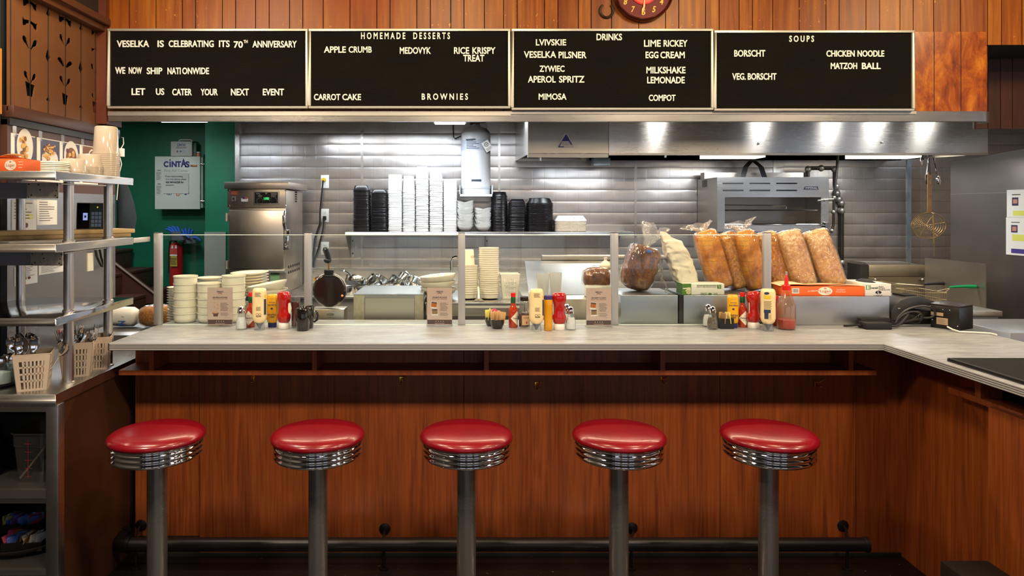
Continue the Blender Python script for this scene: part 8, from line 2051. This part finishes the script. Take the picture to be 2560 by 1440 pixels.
# packet bowls
def packets_in(cx_, cy_, z0, names, n, spread, lb, tilt=0.25, sc=1.0, base=0.0):
    r = random.Random(int(cx_ * 1000))
    for j in range(n):
        u = (j + 0.5) / n - 0.5; nm = names[j * len(names) // n]
        o, c_ = pk[nm]; q = dup(o, (cx_ + u * spread, cy_ + r.uniform(-.012, .012), z0 + r.uniform(0, 0.008)), (r.uniform(-.15, .15), u * tilt * 2, r.uniform(0.9, 2.2) if abs(u) > 0.12 else r.uniform(-.4, .4)))
        q.scale = (sc, sc, sc); tag(q, (lb % nm), 'packet', 'packets in the counter caddies')
cols2 = [('kraft', '#b98a52')]
g = MB(); g.box(-0.022, 0.022, -0.0018, 0.0018, 0, 0.055); o_k = g.build('sweetener_packet', M('packet_kraft', '#c39a66', 0.65), origin=(0, 0, 0), bevel=0.001); pk['kraft'] = [o_k, 0]
for i, (px, py, nm, lb, off) in enumerate(((1243, 824, ('kraft', 'kraft', 'kraft'), 'black round bowl of brown paper packets at the start of the middle group', 0), (1229, 817, ('yellow', 'white', 'pink'), 'black round bowl of yellow and pink packets behind the brown ones', 1))):
    x_, y_, z_ = at(px, py, 0.033)
    root = thing('packet_bowl', lb, 'caddy', (x_, y_, z_), 'round packet bowls')
    g = MB(); g.lathe([(0, 0), (0.02, 0), (0.026, 0.004), (0.033, 0.022), (0.0335, 0.044), (0.0315, 0.045), (0.0305, 0.024), (0.023, 0.007), (0, 0.005)], (x_, y_, z_), 30); g.build('bowl', MUG, root, smooth=50)
    r = random.Random(i)
    for j in range(6):
        u = (j - 2.5) / 6; n2 = nm[j // 2]; o, used_ = pk[n2]
        q = use(o, n2 == 'kraft' and pk['kraft'][1] == 0, (x_ + u * 0.032, y_ + r.uniform(-.008, .01), z_ + 0.022 + r.uniform(0, .008)), (r.uniform(-.12, .12), u * 0.35, r.uniform(-.3, .3) if j % 2 else r.uniform(1.2, 1.8)))
        if n2 == 'kraft': pk['kraft'][1] = 1
        tag(q, '%s paper packet in the %s black round bowl of the middle group' % ('brown' if n2 == 'kraft' else n2, 'front' if i == 0 else 'rear'), 'packet', 'packets in the round bowls')
x_, y_, z_ = at(1813, 823, 0.03)
caddy_box('packet_caddy', 'small black square packet caddy in the right group', 0.066, 0.052, 0.05, (x_, y_, z_), 0.0)
packets_in(x_, y_, z_ + 0.018, ('brown', 'kraft', 'white', 'yellow'), 8, 0.05, '%s packet in the small black square caddy of the right group', 0.12, 0.95)
# sriracha style squeeze bottle and the one behind it
loc = at(1966, 826.5, 0.044); x_, y_, z_ = loc
root = thing('squeeze_bottle', 'clear squeeze bottle of red sauce with red pointed cap', 'bottle', loc)
g = MB(); prof = [(0, 0), (0.038, 0), (0.0425, 0.006), (0.0435, 0.012), (0.0435, 0.117), (0.041, 0.124), (0.0175, 0.182), (0.0165, 0.19)]
g.lathe(prof + [(0.0155, 0.19), (0.0165, 0.181), (0.040, 0.123), (0.0425, 0.116), (0.0425, 0.012), (0.037, 0.003), (0, 0.003)], loc, 30); g.build('bottle', thin('squeeze_plastic', '#fbf1e8', 1.1, 0.06, haze=0.05, hazecol='#e8b48a'), root, smooth=40)
g = MB(); g.lathe([(0, 0.0034), (0.037, 0.0038), (0.042, 0.012), (0.042, 0.045), (0.041, 0.047), (0, 0.046)], loc, 28); g.build('sauce', M('sriracha', '#a8200c', 0.2, coat=0.4), root)
g = MB(); 
for k, (a0, z0, dz, wd) in enumerate(((4.2, 0.05, 0.05, 0.5), (4.9, 0.048, 0.06, 0.4), (5.3, 0.06, 0.03, 0.3))): curved(g, 0.0421, z0, z0 + dz, a0, a0 + wd, 0, 8)
g.build('sauce_smears', M('smear_orange', '#c2581e', 0.4), root)
g = MB(); g.lathe([(0, 0.1905), (0.019, 0.1905), (0.0195, 0.193), (0.0195, 0.212), (0.011, 0.217), (0.0095, 0.224), (0.008, 0.245), (0.004, 0.262), (0.0025, 0.266), (0, 0.266)], loc, 24); g.build('cap', M('red_nozzle', '#d81e18', 0.35), root)
g = MB(); g.lathe([(0.0045, 0.262), (0.0055, 0.262), (0.0055, 0.276), (0.004, 0.28), (0, 0.28)], loc, 14); g.build('nozzle_tip', thin('clear_tip', '#f4e4dc', 1.4, 0.05, haze=0.2), root)
loc = at(1940, 815.5, 0.022)
root = thing('sauce_bottle', 'amber sauce bottle mostly hidden between the mayonnaise and squeeze bottle', 'bottle', loc)
g = MB(); g.lathe([(0, 0), (0.02, 0), (0.022, 0.004), (0.022, 0.08), (0.012, 0.105), (0.011, 0.13), (0, 0.13)], loc, 24); g.build('bottle', M('amber_sauce', '#8a2c0c', 0.15, coat=0.4), root, smooth=50)
g = MB(); g.lathe([(0, 0.1305), (0.0125, 0.1305), (0.0125, 0.148), (0, 0.148)], loc, 18); g.build('cap', M('red_cap', '#d0181c', 0.35), root)

# --------------------------------------------------------- electronics at the corner
def adapter(lb, x0, x1, y0, d, zt, loc_z, first=True):
    root = thing('power_brick', lb, 'adapter', ((x0 + x1) / 2, y0 + d / 2, loc_z), 'power bricks')
    g = MB(); g.box(x0, x1, y0, y0 + d, loc_z, zt); g.build('body', BLKM, root, bevel=0.004); return root
y = YC(824.5, ZC)
r1 = adapter('black power brick lying nearest on the counter by the steel box', X(2166, y), X(2231, y), y, 0.075, Z(808, y), ZC1)
g = MB(); g.tube([(X(2231, y), y + 0.03, ZC + 0.016), (X(2243, y), y + 0.03, ZC + 0.013), (X(2255, y), y + 0.04, ZC + 0.012), (X(2275, y), y + 0.06, ZC + 0.03), (X(2290, y), y + 0.07, ZC + 0.055), (X(2297, y), y + 0.08, ZC + 0.07)], 0.0062, 8); g.build('output_lead', M('dark_grey_cable', '#2c2a2c', 0.5), r1)
g = MB(); g.tube([(X(2166, y), y + 0.04, ZC + 0.014), (X(2155, y), y + 0.04, ZC + 0.018), (X(2146, y), y + 0.06, ZC + 0.01), (X(2135, y), y + 0.09, ZC + 0.005)], 0.005, 8); g.build('mains_lead', BLKM, r1)
y2 = y + 0.079
r2 = adapter('black power brick behind the other, against the steel box', X(2152, y2), X(2228, y2), y2, 0.035, Z(796, y2), ZC1)
# card machine
y = 3.53
root = thing('card_machine', 'dark grey rounded card machine with open slot behind the coiled cables', 'card machine', (X(2285, y), y + 0.1, ZC), 'counter electronics')
DG = M('dark_grey_plastic', '#2b2a2c', 0.5); g = MB()
x0, x1 = X(2228, y), X(2345, y)
prof = [(0.0, 0.0), (0.0, Z(778, y) - ZC), (0.02, Z(762, y) - ZC), (0.05, Z(750, y) - ZC), (0.09, Z(743, y) - ZC), (0.15, Z(741, y) - ZC), (0.19, Z(748, y) - ZC), (x1 - x0, Z(757, y) - ZC), (x1 - x0 - 0.01, Z(763, y) - ZC), (0.12, Z(768, y) - ZC), (0.09, Z(775, y) - ZC), (0.07, Z(800, y) - ZC), (0.06, 0.0)]
g.prism([(x0 + a, ZC1 + b) for a, b in prof], y, y + 0.16); g.build('body', DG, root, bevel=0.006)
MB().box(x0 + 0.066, x1 - 0.02, y + 0.02, y + 0.15, ZC1, ZC + 0.07).build('base', BLKM, root, bevel=0.005)
g = MB(); g.box(x0 + 0.085, x0 + 0.15, y + 0.03, y + 0.13, Z(743.5, y), Z(739.5, y)); g.build('slot', HOLE, root)
g = MB(); g.box(x0 + 0.035, x0 + 0.045, y - 0.0008, y, Z(772, y), Z(770, y)); g.build('indicator', M('pale_led', '#b8b49a', 0.4), root)
# black printer box
y = YC(826, ZC); x0, x1 = X(2331, y), X(2398, y); zt = Z(770, y)
root = thing('receipt_printer', 'black box with pale stickers and trailing white cable at the counter corner', 'printer', ((x0 + x1) / 2, y + 0.06, ZC))
g = MB(); st = 0
xa = X(2324, 3.47)
p = [(X(2326, 3.47), 3.47), (X(2398, 3.35), 3.35), (X(2433, 3.42), 3.42), (X(2360, 3.58), 3.58)]
g.prism(p, ZC1, Z(765, 3.42), 'xy'); g.build('body', M('black_case', '#12100e', 0.35), root, bevel=0.003)
g = MB(); g.prism([(a, b) for a, b in p], Z(765, 3.42) + 0.0005, Z(765, 3.42) + 0.008, 'xy'); g.build('top_cover', M('brown_black_top', '#2e2620', 0.35), root, bevel=0.002)
P0, P1 = Vector((p[0][0], p[0][1], 0)), Vector((p[1][0], p[1][1], 0)); dv = (P1 - P0); nv = Vector((dv.y, -dv.x, 0)).normalized() * 0.0009
def fq(g, u0, u1, z0, z1, m=0, off=1.0):
    a, b = P0 + dv * u0 + nv * off, P0 + dv * u1 + nv * off
    g.quad((a.x, a.y, z0), (b.x, b.y, z0), (b.x, b.y, z1), (a.x, a.y, z1), m)
hb = Z(765, 3.42) - ZC
g = MB(); fq(g, 0.02, 0.46, ZC + hb * 0.55, ZC + hb * 0.70); fq(g, 0.22, 0.62, ZC + hb * 0.18, ZC + hb * 0.48); stx = g.build('stickers', M('sticker_kraft', '#b0967a', 0.6), root)
g = MB(); 
for k in range(4): fq(g, 0.26, 0.54 - 0.05 * (k % 2), ZC + hb * (0.23 + k * 0.055), ZC + hb * (0.245 + k * 0.055), 0, 1.6)
g.build('print', GREYINK, stx)
for u, v in ((0.07, 0.34), (0.95, 0.2), (0.45, 0.85), (0.68, 0.85)):
    a = P0 + dv * u + nv; g = MB(); g.ball((a.x, a.y, ZC + hb * v), 0.003); g.build('screw', CHR, root)
g = MB(); g.tube([(X(2365, 3.38), 3.37, ZC + 0.018), (X(2385, 3.33), 3.34, ZC + 0.010), (X(2400, 3.3), 3.30, ZC + 0.006), (X(2440, 3.28), 3.285, ZC + 0.006), (X(2480, 3.25), 3.26, ZC + 0.006), (X(2500, 3.2), 3.22, ZC + 0.006)], 0.0038, 8); g.build('white_cable', WHT, root)
# coiled cable
root = thing('coiled_cable', 'loose coil of black cable tied together in front of the card machine', 'cable', (X(2280, 3.46), 3.46, ZC))
KB = M('dark_cable', '#1d1a19', 0.4)
y = 3.46
for k, pts in enumerate(([(2236, 806), (2246, 788), (2270, 772), (2300, 764), (2322, 768), (2332, 780), (2326, 791), (2310, 794), (2297, 790)], [(2238, 808), (2252, 793), (2276, 781), (2296, 781), (2304, 790), (2296, 797), (2278, 800), (2255, 806)], [(2238, 803), (2258, 791), (2280, 785), (2297, 788), (2287, 798), (2262, 806)], [(2288, 795), (2286, 803), (2294, 809), (2305, 808), (2307, 802)])):
    g = MB(); P_ = [Vector((X(a, y), y - 0.012 + 0.012 * k + 0.006 * math.sin(i), max(Z(b, y), ZC + 0.006))) for i, (a, b) in enumerate(pts)]
    Q = []
    for i in range(len(P_) - 1):
        p0, p1, p2, p3 = P_[max(i - 1, 0)], P_[i], P_[i + 1], P_[min(i + 2, len(P_) - 1)]
        for s in range(5):
            t = s / 5; Q.append(0.5 * ((2 * p1) + (p2 - p0) * t + (2 * p0 - 5 * p1 + 4 * p2 - p3) * t * t + (3 * p1 - p0 - 3 * p2 + p3) * t ** 3))
    Q.append(P_[-1]); g.tube(Q, 0.0052, 8); g.build('loop', KB, root)
g = MB(); a = (X(2294, y), y - 0.01, Z(791, y)); g.tube([(a[0] + 0.012 * math.cos(t), a[1] - 0.012, a[2] + 0.014 * math.sin(t)) for t in [2 * PI * i / 12 for i in range(12)]], 0.0025, 5, closed=True); g.build('tie', BLK, root)
